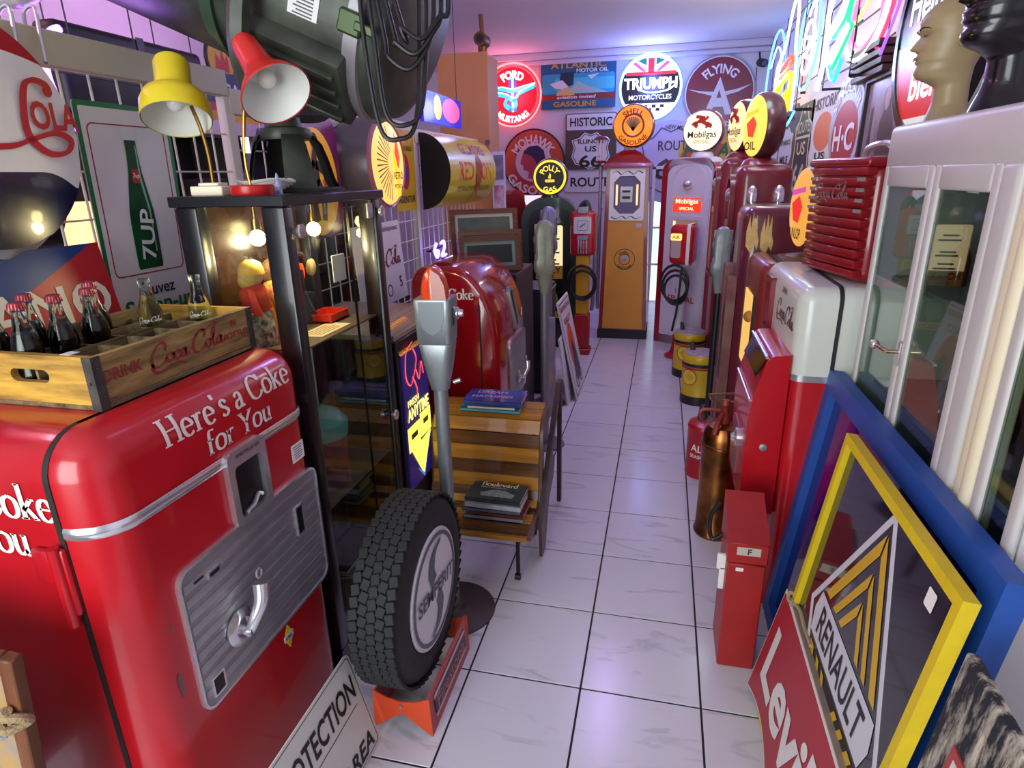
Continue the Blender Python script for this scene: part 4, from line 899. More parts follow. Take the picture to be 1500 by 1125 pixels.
def book(label, loc, rz, w, d, h, cov, title=None, grp='books on the bench'):
    t = thing('book', label, 'book', loc, rz, grp)
    obj('pages', B().box(-w/2+.003, w/2-.002, -d/2+.003, d/2-.003, .0015, h-.0015), mat('#dcd7c8', .8), t)
    c = obj('cover', B().box(-w/2, w/2, -d/2, d/2, h-.002, h).box(-w/2, w/2, -d/2, d/2, 0, .002).box(-w/2, w/2, -d/2, -d/2+.002, 0, h), cov, t)
    return t, c
zb = .251
low = [('#20262c', .009, 'thin dark book at the bottom of the stack on the bench seat'), ('#7a828a', .013, 'grey book low in the stack on the bench seat'), ('#6e2f22', .010, 'rust brown book in the middle of the seat stack'), ('#55616c', .012, 'slate book in the middle of the seat stack'), ('#b9bfc2', .016, 'pale thick book second from top on the bench seat')]
z = zb
for i, (c_, h_, lab) in enumerate(low):
    book(lab, (-.65+.012*(i % 3)-.01, 2.32, z), .03*(i % 2)-.03, .25+.012*(i % 2), .14, h_*1.45, mat(c_, .3, var=.3, vs_=20)); z += h_*1.45+.001
t, c = book('dark photography book with cream title and an old car, topmost on the seat', (-.65, 2.335, z), -.04, .25, .155, .018, mat('#27313a', .25, hex2='#39464f', vs_=10))
L = B(); roman(L, 'Boulevard', FT(0, .04, .0185), .034); obj('lettering', L, mat('#e3d6b8', .5), t)
obj('lettering', B().text('PHOTOGRAPHIC', FT(-.02, .026, .0188), .012, .0005, w=.12), mat('#c9a892', .5), t)
obj('car_picture', B().plate([(-.07, -.05), (.07, -.05), (.078, -.02), (.05, -.005), (.03, .01), (-.03, .01), (-.05, -.005), (-.08, -.02)], FT(.01, 0, .0188)), mat('#8fa3ab', .4, var=.5, vs_=60), t)
z = .661
for i, (c_, h_, lab, w_) in enumerate([('#4f9bb5', .012, 'pale blue book at the bottom of the stack on the bench back', .215), ('#c9cdd4', .009, 'thin white book in the stack on top of the bench back', .17), ('#2a3f6e', .012, 'blue book in the stack on top of the bench back', .2)]):
    book(lab, (-.725+.006*i, 2.59, z), .02*i, w_*1.3, .15, h_*1.25, mat(c_, .3, var=.2, vs_=20)); z += h_*1.25+.001
t, c = book('glossy violet book with pink title, topmost on the bench back', (-.71, 2.58, z), .03, .27, .16, .016, mat('#3a2f78', .15, hex2='#2c58a8', vs_=6))
obj('lettering', B().text('DREAM', FT(-.02, .035, .0168), .044, .002).text('MACHINES', FT(-.01, -.02, .0168), .04, .002), mat('#cf9ac8', .4), t)
# dark wooden end frame behind the bench
t = thing('wooden_frame', 'dark wooden end frame standing beside the striped bench', 'frame', (-.474, 2.26, 0), 0)
DW = wood('#4a332c', '#2c1c18', 3, .45, 'Z')
fo = [(.22, .02), (.6, .68), (.66, .68), (.66, .05)]
obj('rear_stile', B().box(0, .022, .63, .66, .02, .7, .003, 1), DW, t)
obj('sloping_rail', B().prism([(.06, .2), (.6, .705), (.66, .705), (.12, .2)], .022, fr((0, 0, 0), (0, 1, 0), (0, 0, 1))), DW, t)
obj('curved_brace', B().prism([(.1, .2), (.3, .42), (.4, .42), (.46, .36), (.42, .28), (.3, .22), (.2, .02), (.12, .02)], .014, fr((.004, 0, 0), (0, 1, 0), (0, 0, 1))), wood('#5a3c30', '#38241e', 3, .4, 'Z'), t)
# framed pictures on a dark cabinet behind the second machine
tg('low_cabinet', 'plain dark cabinet carrying the framed pictures', 'cabinet', B().box(-.3, .3, -.25, .25, 0, 1.12, .004, 1), mat('#221a18', .5), (-1.14, 3.85, 0))
def frame_pic(label, loc, w, h, tilt, fc, mats):
    t = thing('framed_picture', label, 'picture', loc, 0, 'framed pictures behind the second machine', rot=(tilt, 0, math.radians(27)))
    obj('frame', B().ring(rr(w, h, .003, 1, 0, h/2), rr(w-.06, h-.06, .002, 1, 0, h/2), .025, FN(0, 0, 0)), fc, t)
    obj('mount', B().box(-w/2+.028, w/2-.028, -.008, -.004, .028, h-.028), mat(mats[0], .5), t)
    obj('picture', B().box(-w/2+.05, w/2-.05, -.01, -.008, .05, h-.05), mat(mats[1], .3, var=.4, vs_=9), t)
FW = wood('#7a4a34', '#4f2c20', 3, .35, 'X')
frame_pic('framed picture with cream mount, rearmost of the stack', (-1.11, 3.9, 1.125), .44, .36, math.radians(-8), FW, ('#d9d2cc', '#5f6f62'))
frame_pic('rounded brown picture frame in the middle of the picture stack', (-1.04, 3.78, 1.125), .4, .24, math.radians(-10), wood('#8a5a3e', '#5a3626', 3, .3, 'X'), ('#6f8f8c', '#38403e'))
frame_pic('framed picture with blue-green mount, foremost of the stack', (-1.02, 3.68, 1.125), .38, .21, math.radians(-10), FW, ('#7fa39c', '#1c2322'))
# black loudspeaker box and leaning posters
t = thing('loudspeaker_box', 'black loudspeaker box under the pale parking meters', 'loudspeaker', (-.84, 4.82, 0), R90)
obj('cabinet', B().box(-.22, .22, -.0, .4, .02, .84, .01, 2), mat('#101014', .5), t)
obj('top_pad', B().box(-.215, .215, .005, .395, .84, .852, .004, 1), mat('#3a3450', .5), t)
obj('trim', B().box(-.222, .222, -.004, 0, .815, .825), mat('#c9c6d2', .3, .6), t)
obj('caster', B().ball((-.19, .03, .012), .012, 10, 6), BLACK, t); obj('caster', B().ball((.19, .03, .012), .012, 10, 6), BLACK, t)
def poster(label, y, x, w, h, tilt, art):
    t = thing('mounted_poster', label, 'poster', (x, y, .004), 0, 'posters leaning on the loudspeaker box', rot=(tilt, 0, R90))
    obj('board', B().box(-w/2, w/2, 0, .012, 0, h), mat('#d9d6dc', .5), t)
    if art:
        obj('print_border', B().box(-w/2+.02, w/2-.02, -.001, 0, .02, h-.02), mat('#1b1a22', .4), t)
        obj('print_field', B().box(-w/2+.03, w/2-.03, -.002, -.001, .03, h-.03), mat('#cfcad2', .4), t)
        obj('print_sun', B().prism(circ(.13, 32, -.02, h*.5, .19), .001, FN(0, -.002, 0)), mat('#d2491f', .4), t)
        obj('print_rider', B().plate([(-.08, .12), (.1, .1), (.13, .2), (.1, .32), (.03, .4), (-.01, .46), (-.05, .42), (-.06, .3), (-.12, .22)], FN(0, -.0035, 0)), mat('#25252f', .4), t)
        obj('print_wheel', B().ring(circ(.06, 24, -.09, .12), circ(.042, 24, -.09, .12), .001, FN(0, -.0035, 0)).ring(circ(.06, 24, .09, .12), circ(.042, 24, .09, .12), .001, FN(0, -.0035, 0)), mat('#3a3a44', .4), t)
        obj('lettering', B().text('MOTORCYCLE', FN(0, -.003, h-.07), .05, .003, w=w-.1).text('RALLY', FN(0, -.0035, h-.17), .07, .004, w=w*.6), mat('#9a2a1c', .4), t)
poster('white poster with an orange sun and motorcycle rider, foremost of the leaning boards', 4.75, -.575, .5, .78, math.radians(-12), True)
poster('plain pale board leaning behind the motorcycle poster', 4.6, -.63, .44, .52, math.radians(-8), False)
tg('canvas_print', 'narrow light-blue canvas print standing behind the meter pole', 'picture', B().box(-.05, .05, 0, .02, 0, .74, .002, 1), mat('#5f8fc4', .5, hex2='#c9a58a', vs_=5), (-.745, 4.14, 0), .2)
tg('wooden_crate', 'red wooden box on the floor below the second machine', 'box', B().box(-.09, .09, -.1, .1, 0, .5, .004, 1), mat('#8f1a24', .4), (-.72, 3.05-.02, 0)) if False else None
# ================================================================== petrol pumps
def globe(parent, c, R, rz, rim, face, deco, T_=.085, es=1.0):
    """round lens globe on a pump; deco(add) draws on the -y face through add(name, mesh, material)"""
    mz = M.Translation(c) @ M.Rotation(rz, 4, 'Z')
    g = obj('globe', B().lathe([(R*.93, -T_), (R, -T_*.7), (R*1.04, 0), (R, T_*.7), (R*.93, T_)], 44, mz @ fr((0, 0, 0), (1, 0, 0), (0, 0, 1)), cap=False), rim, parent)
    for s in (1, -1):
        f = obj('globe_face', B().lathe([(R*.93, T_), (R*.7, T_+.012), (0, T_+.02)], 44, mz @ (fr((0, 0, 0), (1, 0, 0), (0, 0, 1)) if s > 0 else fr((0, 0, 0), (-1, 0, 0), (0, 0, 1))), cap=False), glow(face, es), g)
    mf = mz @ fr((0, -T_-.0215, 0), (1, 0, 0), (0, 0, 1))
    deco(lambda nm, b, m: obj(nm, b, m, g), mf, R)
    return g
PEG = [[(-.5, .02), (-.3, .18), (-.05, .2), (.2, .3), (.3, .48)], [(-.05, .2), (.1, .1), (.35, .02)], [(.1, .32), (-.1, .42), (-.42, .48)], [(-.25, .1), (-.1, .35), (.15, .42)], [(.2, .08), (.3, -.08), (.18, -.2)], [(.3, .05), (.48, -.08), (.42, -.2)], [(-.3, .12), (-.42, -.02), (-.3, -.12)], [(-.28, .12), (-.52, .1), (-.62, -.02)]]
def deco_shell(add, m, R):
    add('face_ring', B().ring(circ(R*.55, 36), circ(R*.46, 36), .001, m), mat('#8d1c18', .4))
    for k in range(9):
        a = PI/2+(k-4)*.26; add('shell_rib', B().add([(-.004, -.05*R/.2, .0015), (.004, -.05*R/.2, .0015), (math.cos(a)*R*.4+.008, math.sin(a)*R*.4, .0015), (math.cos(a)*R*.4-.008, math.sin(a)*R*.4, .0015)], [(0, 1, 2, 3)], m), mat('#7a5a3a', .4))
    b = B().text('SHELL', m, R*.32, .004, warp=arc(R*.66, PI/2, z=.0015), w=R*1.05); b2 = B().text('GASOLINE', m, R*.3, .004, warp=arc(R*.78, -PI/2, True, z=.0015), w=R*1.5)
    add('lettering', b, mat('#8a120c', .4)); add('lettering', b2, mat('#8a120c', .4))
def deco_mobil(add, m, R):
    add('flying_horse', B().ink(PEG, m @ M.Translation((0, R*.28, 0)), .24, .12, .6, R*.8), mat('#c22a1e', .4))
    add('lettering', B().text('Mobilgas', m @ M.Translation((0, -R*.22, 0)), R*.42, .003, w=R*1.4), mat('#15151a', .4))
    add('lettering', B().text('SPECIAL', m @ M.Translation((0, -R*.52, 0)), R*.24, .001, w=R*.8), mat('#b5893a', .4))
def deco_polly(add, m, R):
    add('dark_disc', B().prism(circ(R*.8, 36), .001, m), mat('#17120a', .4))
    add('lettering', B().text('POLLY', m, R*.42, .004, warp=arc(R*.5, PI/2, z=.002), w=R*1.15), glow('#f2cf2a', 1)); add('lettering', B().text('GAS', m, R*.36, .004, warp=arc(R*.68, -PI/2, True, z=.002), w=R*.75), glow('#f2cf2a', 1))
    add('parrot', B().plate([(-.1*R, -.05*R), (0, .25*R), (.08*R, .1*R), (.05*R, -.1*R)], m, .002).plate(rr(R*.55, R*.16, .01, 2, 0, -.2*R), m, .002), glow('#d9b52a', .9))
def deco_plain(c1, c2, word):
    def f(add, m, R):
        add('emblem', B().plate([(-.4*R, .1*R), (.1*R, .3*R), (.4*R, .05*R), (.2*R, -.35*R), (-.2*R, -.3*R)], m, .001), glow(c1, .8))
        add('emblem_stripe', B().plate([(-.5*R, .28*R), (.5*R, .4*R), (.5*R, .52*R), (-.45*R, .42*R)], m, .001), glow(c2, .8))
        add('lettering', B().text(word, m @ M.Translation((0, -R*.6, 0)), R*.36, .003, w=R*.9), mat('#1c1408', .4))
    return f
RP = mat('#8d1320', .3, coat=.3, var=.12); RPD = mat('#6e1420', .35, coat=.3, var=.25, vs_=5)
def hose(parent, pts, r=.014, m=None, name='hose'): return obj(name, B().tube(cat(pts, 7), r, 8), m or BLACK, parent)
def ring_coil(parent, c, R, k, rz=0, r=.011, sq=1.3, name='hose_coil'):
    for i in range(k):
        q = R*(1-.09*i); o = M.Translation(c) @ M.Rotation(rz, 4, 'Z')
        obj(name, B().tube([o @ V((q*math.cos(a)+.012*i, -.012*i, q*sq*math.sin(a)-.03*i)) for a in [j*PI/12 for j in range(24)]], r, 8, True), BLACK, parent)
def shellpump():
    t = thing('petrol_pump', 'tall red and yellow pump with a shell globe at the aisle end', 'petrol pump', (-.37, 6.5, 0), 0)
    Y = mat('#e0982c', .42, var=.08)
    obj('plinth', B().box(-.26, .26, -.01, .4, 0, .1, .006, 1), mat('#17161a', .5), t)
    cb = B(); cb.add([(-.25, 0, .1), (.25, 0, .1), (.25, .38, .1), (-.25, .38, .1), (-.205, .02, 1.73), (.205, .02, 1.73), (.205, .36, 1.73), (-.205, .36, 1.73)], [(0, 1, 5, 4), (1, 2, 6, 5), (2, 3, 7, 6), (3, 0, 4, 7), (4, 5, 6, 7), (3, 2, 1, 0)]); obj('body', cb, RP, t)
    m_ = fr((0, 0, .1), (1, 0, 0), (0, .0123, 1))
    p = obj('front_panel', B().prism([(-.21, .01), (.21, .01), (.178, 1.12), (-.178, 1.12)], .004, m_), Y, t)
    for r0, r1, c_, z0 in ((.107, .1, '#3a1a12', .0045), (.058, .05, '#9a2a1c', .0045)): obj('badge_ring', B().ring(circ(r0, 40, 0, .74), circ(r1, 40, 0, .74), .001, m_, z0), mat(c_, .5), p)
    for k in range(9):
        a = PI/2+(k-4)*.27; obj('badge_rib', B().add([(-.004, .715, .005), (.004, .715, .005), (math.cos(a)*.047+.006, .735+math.sin(a)*.047, .005), (math.cos(a)*.047-.006, .735+math.sin(a)*.047, .005)], [(0, 1, 2, 3)], m_), mat('#b0b2ba', .4), p)
    q = m_ @ M.Translation((0, .74, .005))
    obj('lettering', B().text('SHELL', q, .04, .002, warp=arc(.07, PI/2), w=.12), mat('#3a1a12', .5), p); obj('lettering', B().text('GASOLINE', q, .036, .002, warp=arc(.09, -PI/2, True), w=.16), mat('#3a1a12', .5), p)
    fw = obj('dial_frame', B().ring([(-.178, 1.13), (.178, 1.13), (.172, 1.37), (.168, 1.62), (-.168, 1.62), (-.172, 1.37)] and rr(.345, .49, .01, 1, 0, 1.375), [(x, y) for x, y in rr(.26, .36, .06, 1, 0, 1.375)], .02, m_), mat('#e6e6e2', .35), t)
    obj('dial_recess', B().plate(rr(.27, .37, .06, 1, 0, 1.375), m_, .006), mat('#5a4a6e', .4), fw)
    dl = obj('dial', B().prism(rr(.12, .15, .006, 1, -.005, 1.38), .012, m_), mat('#cfd6cf', .3), fw)
    obj('dial_print', B().box(-.045, .035, -.03, -.0275, 1.5, 1.52).box(-.045, .035, -.03, -.0275, 1.44, 1.465), mat('#22242a', .5), dl)
    for s in (-1, 1): obj('dial_lamp', B().prism(rr(.02, .2, .008, 2, s*.1, 1.375), .01, m_), glow('#ffb070', 1.2), fw)
    obj('scroll_ornament', B().ink([[(-.15, 1.58), (-.1, 1.6), (-.06, 1.57), (0, 1.6), (.06, 1.57), (.1, 1.6), (.15, 1.58)], [(-.15, 1.165), (-.1, 1.145), (-.04, 1.17), (0, 1.145), (.04, 1.17), (.1, 1.145), (.15, 1.165)]], m_, .012, .004, .5, 1, z=.021), mat('#3c3c44', .5), fw)
    obj('price_sticker', B().plate(rr(.05, .04, .003, 1, .13, 1.08), m_, .005), mat('#b9b0c9', .5), p)
    rf = B().add([(sx*w_, .19+sy*d_, z_) for w_, d_, z_ in ((.245, .215, 1.73), (.24, .21, 1.765), (.12, .11, 1.87), (.055, .055, 1.9), (.055, .055, 1.95)) for sx, sy in ((-1, -1), (1, -1), (1, 1), (-1, 1))], [(4*j+i, 4*j+(i+1) % 4, 4*j+4+(i+1) % 4, 4*j+4+i) for j in range(4) for i in range(4)]+[(3, 2, 1, 0), (16, 17, 18, 19)])
    obj('roof', rf, RP, t)
    globe(t, (.03, .19, 2.12), .2, 0, RP, '#ff8a1c', deco_shell, es=.8)
    hose(t, [(-.26, .05, 1.35), (-.3, .0, 1.1), (-.3, -.03, .7), (-.31, -.02, .45), (-.33, .02, .3)], .02, mat('#8a8490', .5))
    obj('side_pipe', B().cyl((-.275, .1, .3), (-.275, .1, 1.75), .018, n=10), mat('#a49cb0', .4, .5), t)
    lt = obj('pump_lantern', B().lathe([(.05, 0), (.075, .01), (.05, .03), (0, .04)], 16, M.Translation((-.275, .1, 2.0))), RP, t); obj('lantern_seat', B().lathe([(.055, 0), (.06, .02), (.03, .03), (.0, .03)], 16, M.Translation((-.275, .1, 1.78))), RP, lt)
    for k in range(8): obj('lantern_bar', B().cyl((-.275+.045*math.cos(k*PI/4), .1+.045*math.sin(k*PI/4), 1.8), (-.275+.045*math.cos(k*PI/4), .1+.045*math.sin(k*PI/4), 2.01), .005, n=6), mat('#d9c9d0', .3), lt)
shellpump()
def arch_prism(w, h, r, n=8):
    return [(-w/2, 0), (w/2, 0)]+[(w/2-r+r*math.cos(a), h-r+r*math.sin(a)) for a in [PI/2*i/n for i in range(n+1)]]+[(-w/2+r-r*math.sin(a), h-r+r*math.cos(a)) for a in [PI/2*i/n for i in range(n+1)]]
def pollypump():
    t = thing('petrol_pump', 'dark green pump with a lit dial and parrot globe', 'petrol pump', (-1.075, 6.05, 0), .12)
    G = mat('#16301c', .3, coat=.4)
    obj('body', B().prism(arch_prism(.54, 1.47, .2), .42, fr((0, .42, 0), (1, 0, 0), (0, 0, 1))), G, t)
    obj('front_panel', B().prism(arch_prism(.4, 1.38, .12), .006, FN(0, 0, .0)), mat('#0b0d0c', .25, coat=.5), t)
    w_ = obj('dial_window', B().prism(rr(.27, .52, .02, 3, 0, .96), .004, FN(0, -.006, 0)), glow('#e8cf9a', .9), t)
    for i, z in enumerate((1.12, 1.08, .98, .95, .88, .84)): obj('dial_print', B().box(-.05-.02*(i % 2), .07+.03*(i % 2), -.0115, -.01, z, z+.016), mat('#5a4632', .5), w_)
    pl = obj('name_plate', B().prism(rr(.27, .13, .01, 2, 0, .765), .006, FN(0, -.006, 0)), mat('#caa21c', .4), t)
    obj('lettering', B().text('POLLY', FN(0, -.0125, .785), .08, .004, w=.23).text('GAS', FN(0, -.0125, .725), .04, .002, w=.1), mat('#17140a', .5), pl)
    obj('dial_bezel', B().ring(rr(.3, .68, .03, 3, 0, .895), rr(.265, .645, .02, 3, 0, .895), .012, FN(0, -.005, 0)), mat('#202420', .3, .4), t)
    obj('badge', B().lathe([(.06, 0), (.06, .01), (.045, .016), (0, .018)], 24, FN(-.0, -.006, 1.3)), mat('#c9b08a', .25, .8), t)
    pr = obj('parrot_emblem', B().prism([(-.05, .44), (-.02, .56), (.03, .6), (.08, .55), (.09, .46), (.05, .38), (0, .4)], .005, FN(0, -.006, 0)), mat('#4f8a2a', .5), t)
    lp = obj('lower_plate', B().prism(rr(.22, .07, .012, 3, 0, .34), .005, FN(.02, -.006, 0)), mat('#d6ae22', .4), t)
    obj('lettering', B().text('POLLY', FN(.02, -.0115, .34), .05, .003, w=.16), mat('#17140a', .5), lp)
    obj('neck', B().lathe([(.1, 1.46), (.08, 1.5), (.07, 1.52), (0, 1.52)], 24, M.Translation((0, .2, 0))), G, t)
    globe(t, (0, .2, 1.66), .17, 0, mat('#1a1a17', .3), '#f0cb3c', deco_polly)
    hose(t, [(.26, .1, 1.3), (.34, .08, 1.42), (.38, .06, 1.35), (.36, .03, 1.25)], .03, mat('#2a3a34', .3))
    obj('latch', B().box(.2, .212, -.012, 0, .6, .68, .003, 1), STEEL, t)
pollypump()
t = thing('air_meter', 'red air meter with a white dial on a yellow post', 'air meter', (-.72, 5.88, 0), 0)
obj('foot', B().box(-.085, .085, -.085, .085, 0, .06, .01, 1).box(-.07, .07, -.07, .07, .06, .4, .01, 1), mat('#a01c22', .35), t)
obj('post', B().box(-.06, .06, -.06, .06, .4, .96, .008, 1), mat('#c99c1a', .4), t)
hd = obj('housing', B().box(-.115, .115, -.08, .08, .96, 1.36, .03, 3), mat('#b3141f', .25, coat=.5), t)
fc = obj('dial', B().prism(rr(.16, .15, .012, 3, 0, 1.235), .006, FN(0, -.08, 0)), mat('#d9d9d2', .3), t)
obj('needle', B().box(-.03, .03, -.0885, -.0865, 1.232, 1.24, m=M.Translation((0, 0, 1.236)) @ M.Rotation(-.6, 4, 'Y') @ M.Translation((0, 0, -1.236))), BLACK, fc)
obj('dial_scale', B().ring(rr(.1, .09, .01, 2, 0, 1.235), rr(.094, .084, .008, 2, 0, 1.235), .001, FN(0, -.086, 0)), BLACK, fc)
for z0, z1, nm in ((1.34, 1.4, 'name_cap'), (1.1, 1.145, 'grip_plate')): obj(nm, B().box(-.05, .05, -.088, -.06, z0, z1, .006, 1), STEEL, t)
for k in range(4): obj('chrome_fin', B().box(-.045+.025*k, -.03+.025*k, -.09, -.07, .98, 1.1, .004, 1), CHROME, t)
ring_coil(t, (.0, -.09, .72), .13, 2, r=.013, sq=1.15)
t = thing('petrol_pump', 'narrow red pump half hidden behind the tan pillar and frames', 'petrol pump', (-1.6, 6.5, 0), .5)
obj('body', B().prism(arch_prism(.4, 1.5, .12), .35, fr((0, .35, 0), (1, 0, 0), (0, 0, 1))), RP, t)
obj('crest', B().prism(arch_prism(.16, 1.54, .08), .3, fr((.12, .33, 0), (1, 0, 0), (0, 0, 1))), mat('#a31b2a', .3), t)
obj('nozzle', B().tube(cat([(.22, .0, 1.0), (.24, -.03, 1.15), (.22, -.03, 1.28), (.19, -.01, 1.35)], 5), .022, 8), mat('#2a2428', .4, .5), t)
hose(t, [(.22, 0, 1.0), (.2, -.04, .7), (.22, -.05, .4), (.2, -.02, .2)], .014)
def mobilpump():
    t = thing('petrol_pump', 'white fronted pump with a glowing winged horse globe', 'petrol pump', (.2, 6.33, 0), math.radians(-33))
    W, D, Hh = .56, .4, 1.8
    obj('body', B().prism(arch_prism(W, Hh, .12), D, fr((0, D, 0), (1, 0, 0), (0, 0, 1))), mat('#9c1524', .3, coat=.4), t)
    WF = mat('#d8d3de', .3, coat=.3)
    obj('front_panel', B().prism([(x, y+.09) for x, y in arch_prism(W-.1, Hh-.06-.09, .1)], .012, FN(.02, 0, 0)), WF, t)
    obj('top_cap', B().prism(arch_prism(W-.08, Hh+.012, .1), .2, fr((.02, .2, 0), (1, 0, 0), (0, 0, 1))), WF, t)
    obj('arch_moulding', B().ring([(x, y+1.42) for x, y in arch_prism(.36, .33, .15)], [(x*.86, y*.9+1.44) for x, y in arch_prism(.36, .33, .15)], .02, FN(.02, 0, 0)), WF, t)
    obj('lamp_bezel', B().lathe([(.045, 0), (.045, .03), (.03, .05), (0, .055)], 20, FN(.02, -.012, 1.57)), CHROME, t)
    s = obj('lit_sign', B().box(-.13, .17, -.018, -.012, 1.32, 1.45), glow('#e8361f', 1.0), t)
    obj('lettering', B().text('Mobilgas', FN(.02, -.0195, 1.41), .06, .002, w=.24).text('SPECIAL', FN(.02, -.0195, 1.35), .04, .002, w=.16), glow('#ffd9a0', 1.3), s)
    b = obj('dial_frame', B().ring(rr(.34, .5, .02, 3, .02, 1.03), rr(.27, .43, .01, 3, .02, 1.03), .025, FN(0, 0, 0)), WF, t)
    dl = obj('dial', B().box(-.115, .155, -.014, -.01, .815, 1.245), mat('#b59a86', .4, emit=.15), t)
    obj('dial_lamp', B().box(-.113, -.095, -.02, -.014, .83, 1.23), glow('#ffd9a0', 1.5), dl)
    for i, z in enumerate((1.18, 1.155, 1.02, .995, .9, .875)): obj('dial_print', B().box(-.03-.01*(i % 2), .08+.01*(i % 2), -.0155, -.014, z, z+.018), mat('#2a2228', .5), dl)
    obj('lower_plate', B().box(-.2, .24, -.016, -.012, .12, .72), mat('#dcd7e2', .35), t)
    obj('lettering', B().text('Mobil', FN(.02, -.0175, .56), .06, .002).text('SPECIAL', FN(.02, -.0175, .48), .085, .004, w=.3), mat('#b01c26', .4), t)
    obj('neck', B().lathe([(.11, Hh), (.1, Hh+.04), (.08, Hh+.06), (0, Hh+.06)], 24, M.Translation((.02, .2, 0))), WF, t)
    globe(t, (.02, .2, 2.04), .185, math.radians(20), mat('#7d1420', .25, coat=.5), '#ffe6b8', deco_mobil, es=1.1)
mobilpump()
t = thing('air_meter', 'small red air pump with black coiled hose on a white post', 'air meter', (.19, 5.9, 0), -.35)
obj('foot', B().lathe([(.11, 0), (.115, .015), (.07, .04), (.05, .1), (.045, .22), (0, .22)], 24), mat('#a8141d', .3), t)
obj('post', B().cyl((0, 0, .2), (0, 0, .9), .042, n=20), mat('#dcdae0', .35), t)
obj('housing', B().box(-.11, .11, -.09, .09, .88, 1.24, .05, 4), mat('#b3121c', .2, coat=.6), t)
obj('side_band', B().box(.055, .085, -.093, .093, .875, 1.243, .03, 3), mat('#e2dfe0', .3), t)
w_ = obj('dial_window', B().prism(rr(.09, .17, .02, 3, -.04, 1.03), .004, FN(0, -.09, 0)), mat('#c9b9ae', .2, .3), t)
s = obj('lit_sign', B().prism(rr(.1, .06, .012, 3, -.04, 1.13), .006, FN(0, -.09, 0)), glow('#ffcf6a', 1.2), t)
obj('lettering', B().text('AIR', FN(-.04, -.0975, 1.13), .045, .002), mat('#4a1c0c', .5), s)
ring_coil(t, (-.03, -.1, .72), .13, 3, r=.012, sq=1.25)
hose(t, [(.03, -.1, .85), (.02, -.13, .5), (.0, -.14, .35), (-.01, -.14, .28)], .01)
def sidepump(label, loc, W, D, Hh, col, seam=False, g=None, gcol='#ffdf9a', deco=None, gR=.2, chrome=True, lit=True, shield=True):
    t = thing('petrol_pump', label, 'petrol pump', loc, -R90)
    m_ = mat(col, .28, coat=.45, hex2=None, var=.25, vs_=4)
    bm = B().box(-W/2, W/2, 0, D, 0, Hh, .07, 5, keep=lambda a, b: max(a.z, b.z) > .01 and (abs(a.z-b.z) < .01 and a.z > .1 or abs(a.x-b.x) < .01 and abs(a.y-b.y) < .01))
    obj('body', bm, m_, t)
    if seam: obj('seam_band', B().box(-W/2-.004, W/2+.004, .1, .108, .02, Hh-.06).box(-W/2+.06, W/2-.06, .1, .108, Hh-.07, Hh+.003), mat('#2a0a10', .5), t)
    if lit:
        w_ = obj('dial_window', B().prism(rr(W*.5, .42, .03, 4, 0, Hh-.62), .012, FN(0, 0, 0)), glow('#f2c98a', .8), t)
        obj('dial_bezel', B().ring(rr(W*.58, .5, .04, 4, 0, Hh-.62), rr(W*.48, .4, .03, 4, 0, Hh-.62), .03, FN(0, 0, 0)), m_, w_)
        obj('lamp_bezel', B().lathe([(.05, 0), (.05, .03), (.03, .05), (0, .055)], 18, FN(0, 0, Hh-.2)), CHROME, t)
        obj('face_arch', B().ring([(x, y+Hh-.92) for x, y in arch_prism(W*.72, .86, W*.3)], [(x*.9, y*.94+Hh-.9) for x, y in arch_prism(W*.72, .86, W*.3)], .035, FN(0, 0, 0)), m_, t)
        for k in range(3): obj('decal', B().prism(rr(W*.4, .12, .02, 2, 0, .25+.17*k), .002, FN(0, 0, 0)), mat('#b08a92', .5, hex2='#8d1c2c', vs_=20), t)
    if chrome:
        for y in (.1, .27):
            n_ = obj('nozzle_boot', B().lathe([(.034, 0), (.036, .05), (.03, .085), (.012, .105), (0, .107)], 20, M.Translation((W/2+.02, y, Hh-.24))), CHROME, t)
            obj('nozzle', B().cyl((W/2+.02, y, Hh-.24), (W/2+.022, y, Hh-.3), .018, n=10).box(W/2, W/2+.035, y-.03, y-.018, Hh-.31, Hh-.25).box(W/2, W/2+.035, y+.018, y+.03, Hh-.31, Hh-.25), CHROME, n_)
        hose(t, [(W/2+.022, .1, Hh-.3), (W/2+.03, .09, Hh-.6), (W/2+.04, .06, Hh-1.0), (W/2+.03, .05, .4)], .016)
    if deco:
        obj('neck', B().lathe([(.13, Hh-.005), (.11, Hh+.03), (.07, Hh+.05), (0, Hh+.05)], 24, M.Translation((0, D*.45, 0))), m_, t)
        globe(t, (0, D*.45, Hh+.04+gR), gR, .28, mat('#4a1a1c', .35, coat=.3), gcol, deco, .065, .8)
    return t
sidepump('dark red pump with a horse globe, farther of the two with paired nozzles', (.42, 5.5, 0), .46, .36, 1.78, '#7c1a26', deco=deco_mobil, gR=.19, gcol='#ffe0a0', chrome=False)
sidepump('dark red pump with chrome nozzles and yellow globe near the route signs', (.475, 4.86, 0), .44, .36, 1.72, '#751823', deco=deco_plain('#e8401c', '#f2c21c', 'OIL'), gR=.21, gcol='#ffd75a')
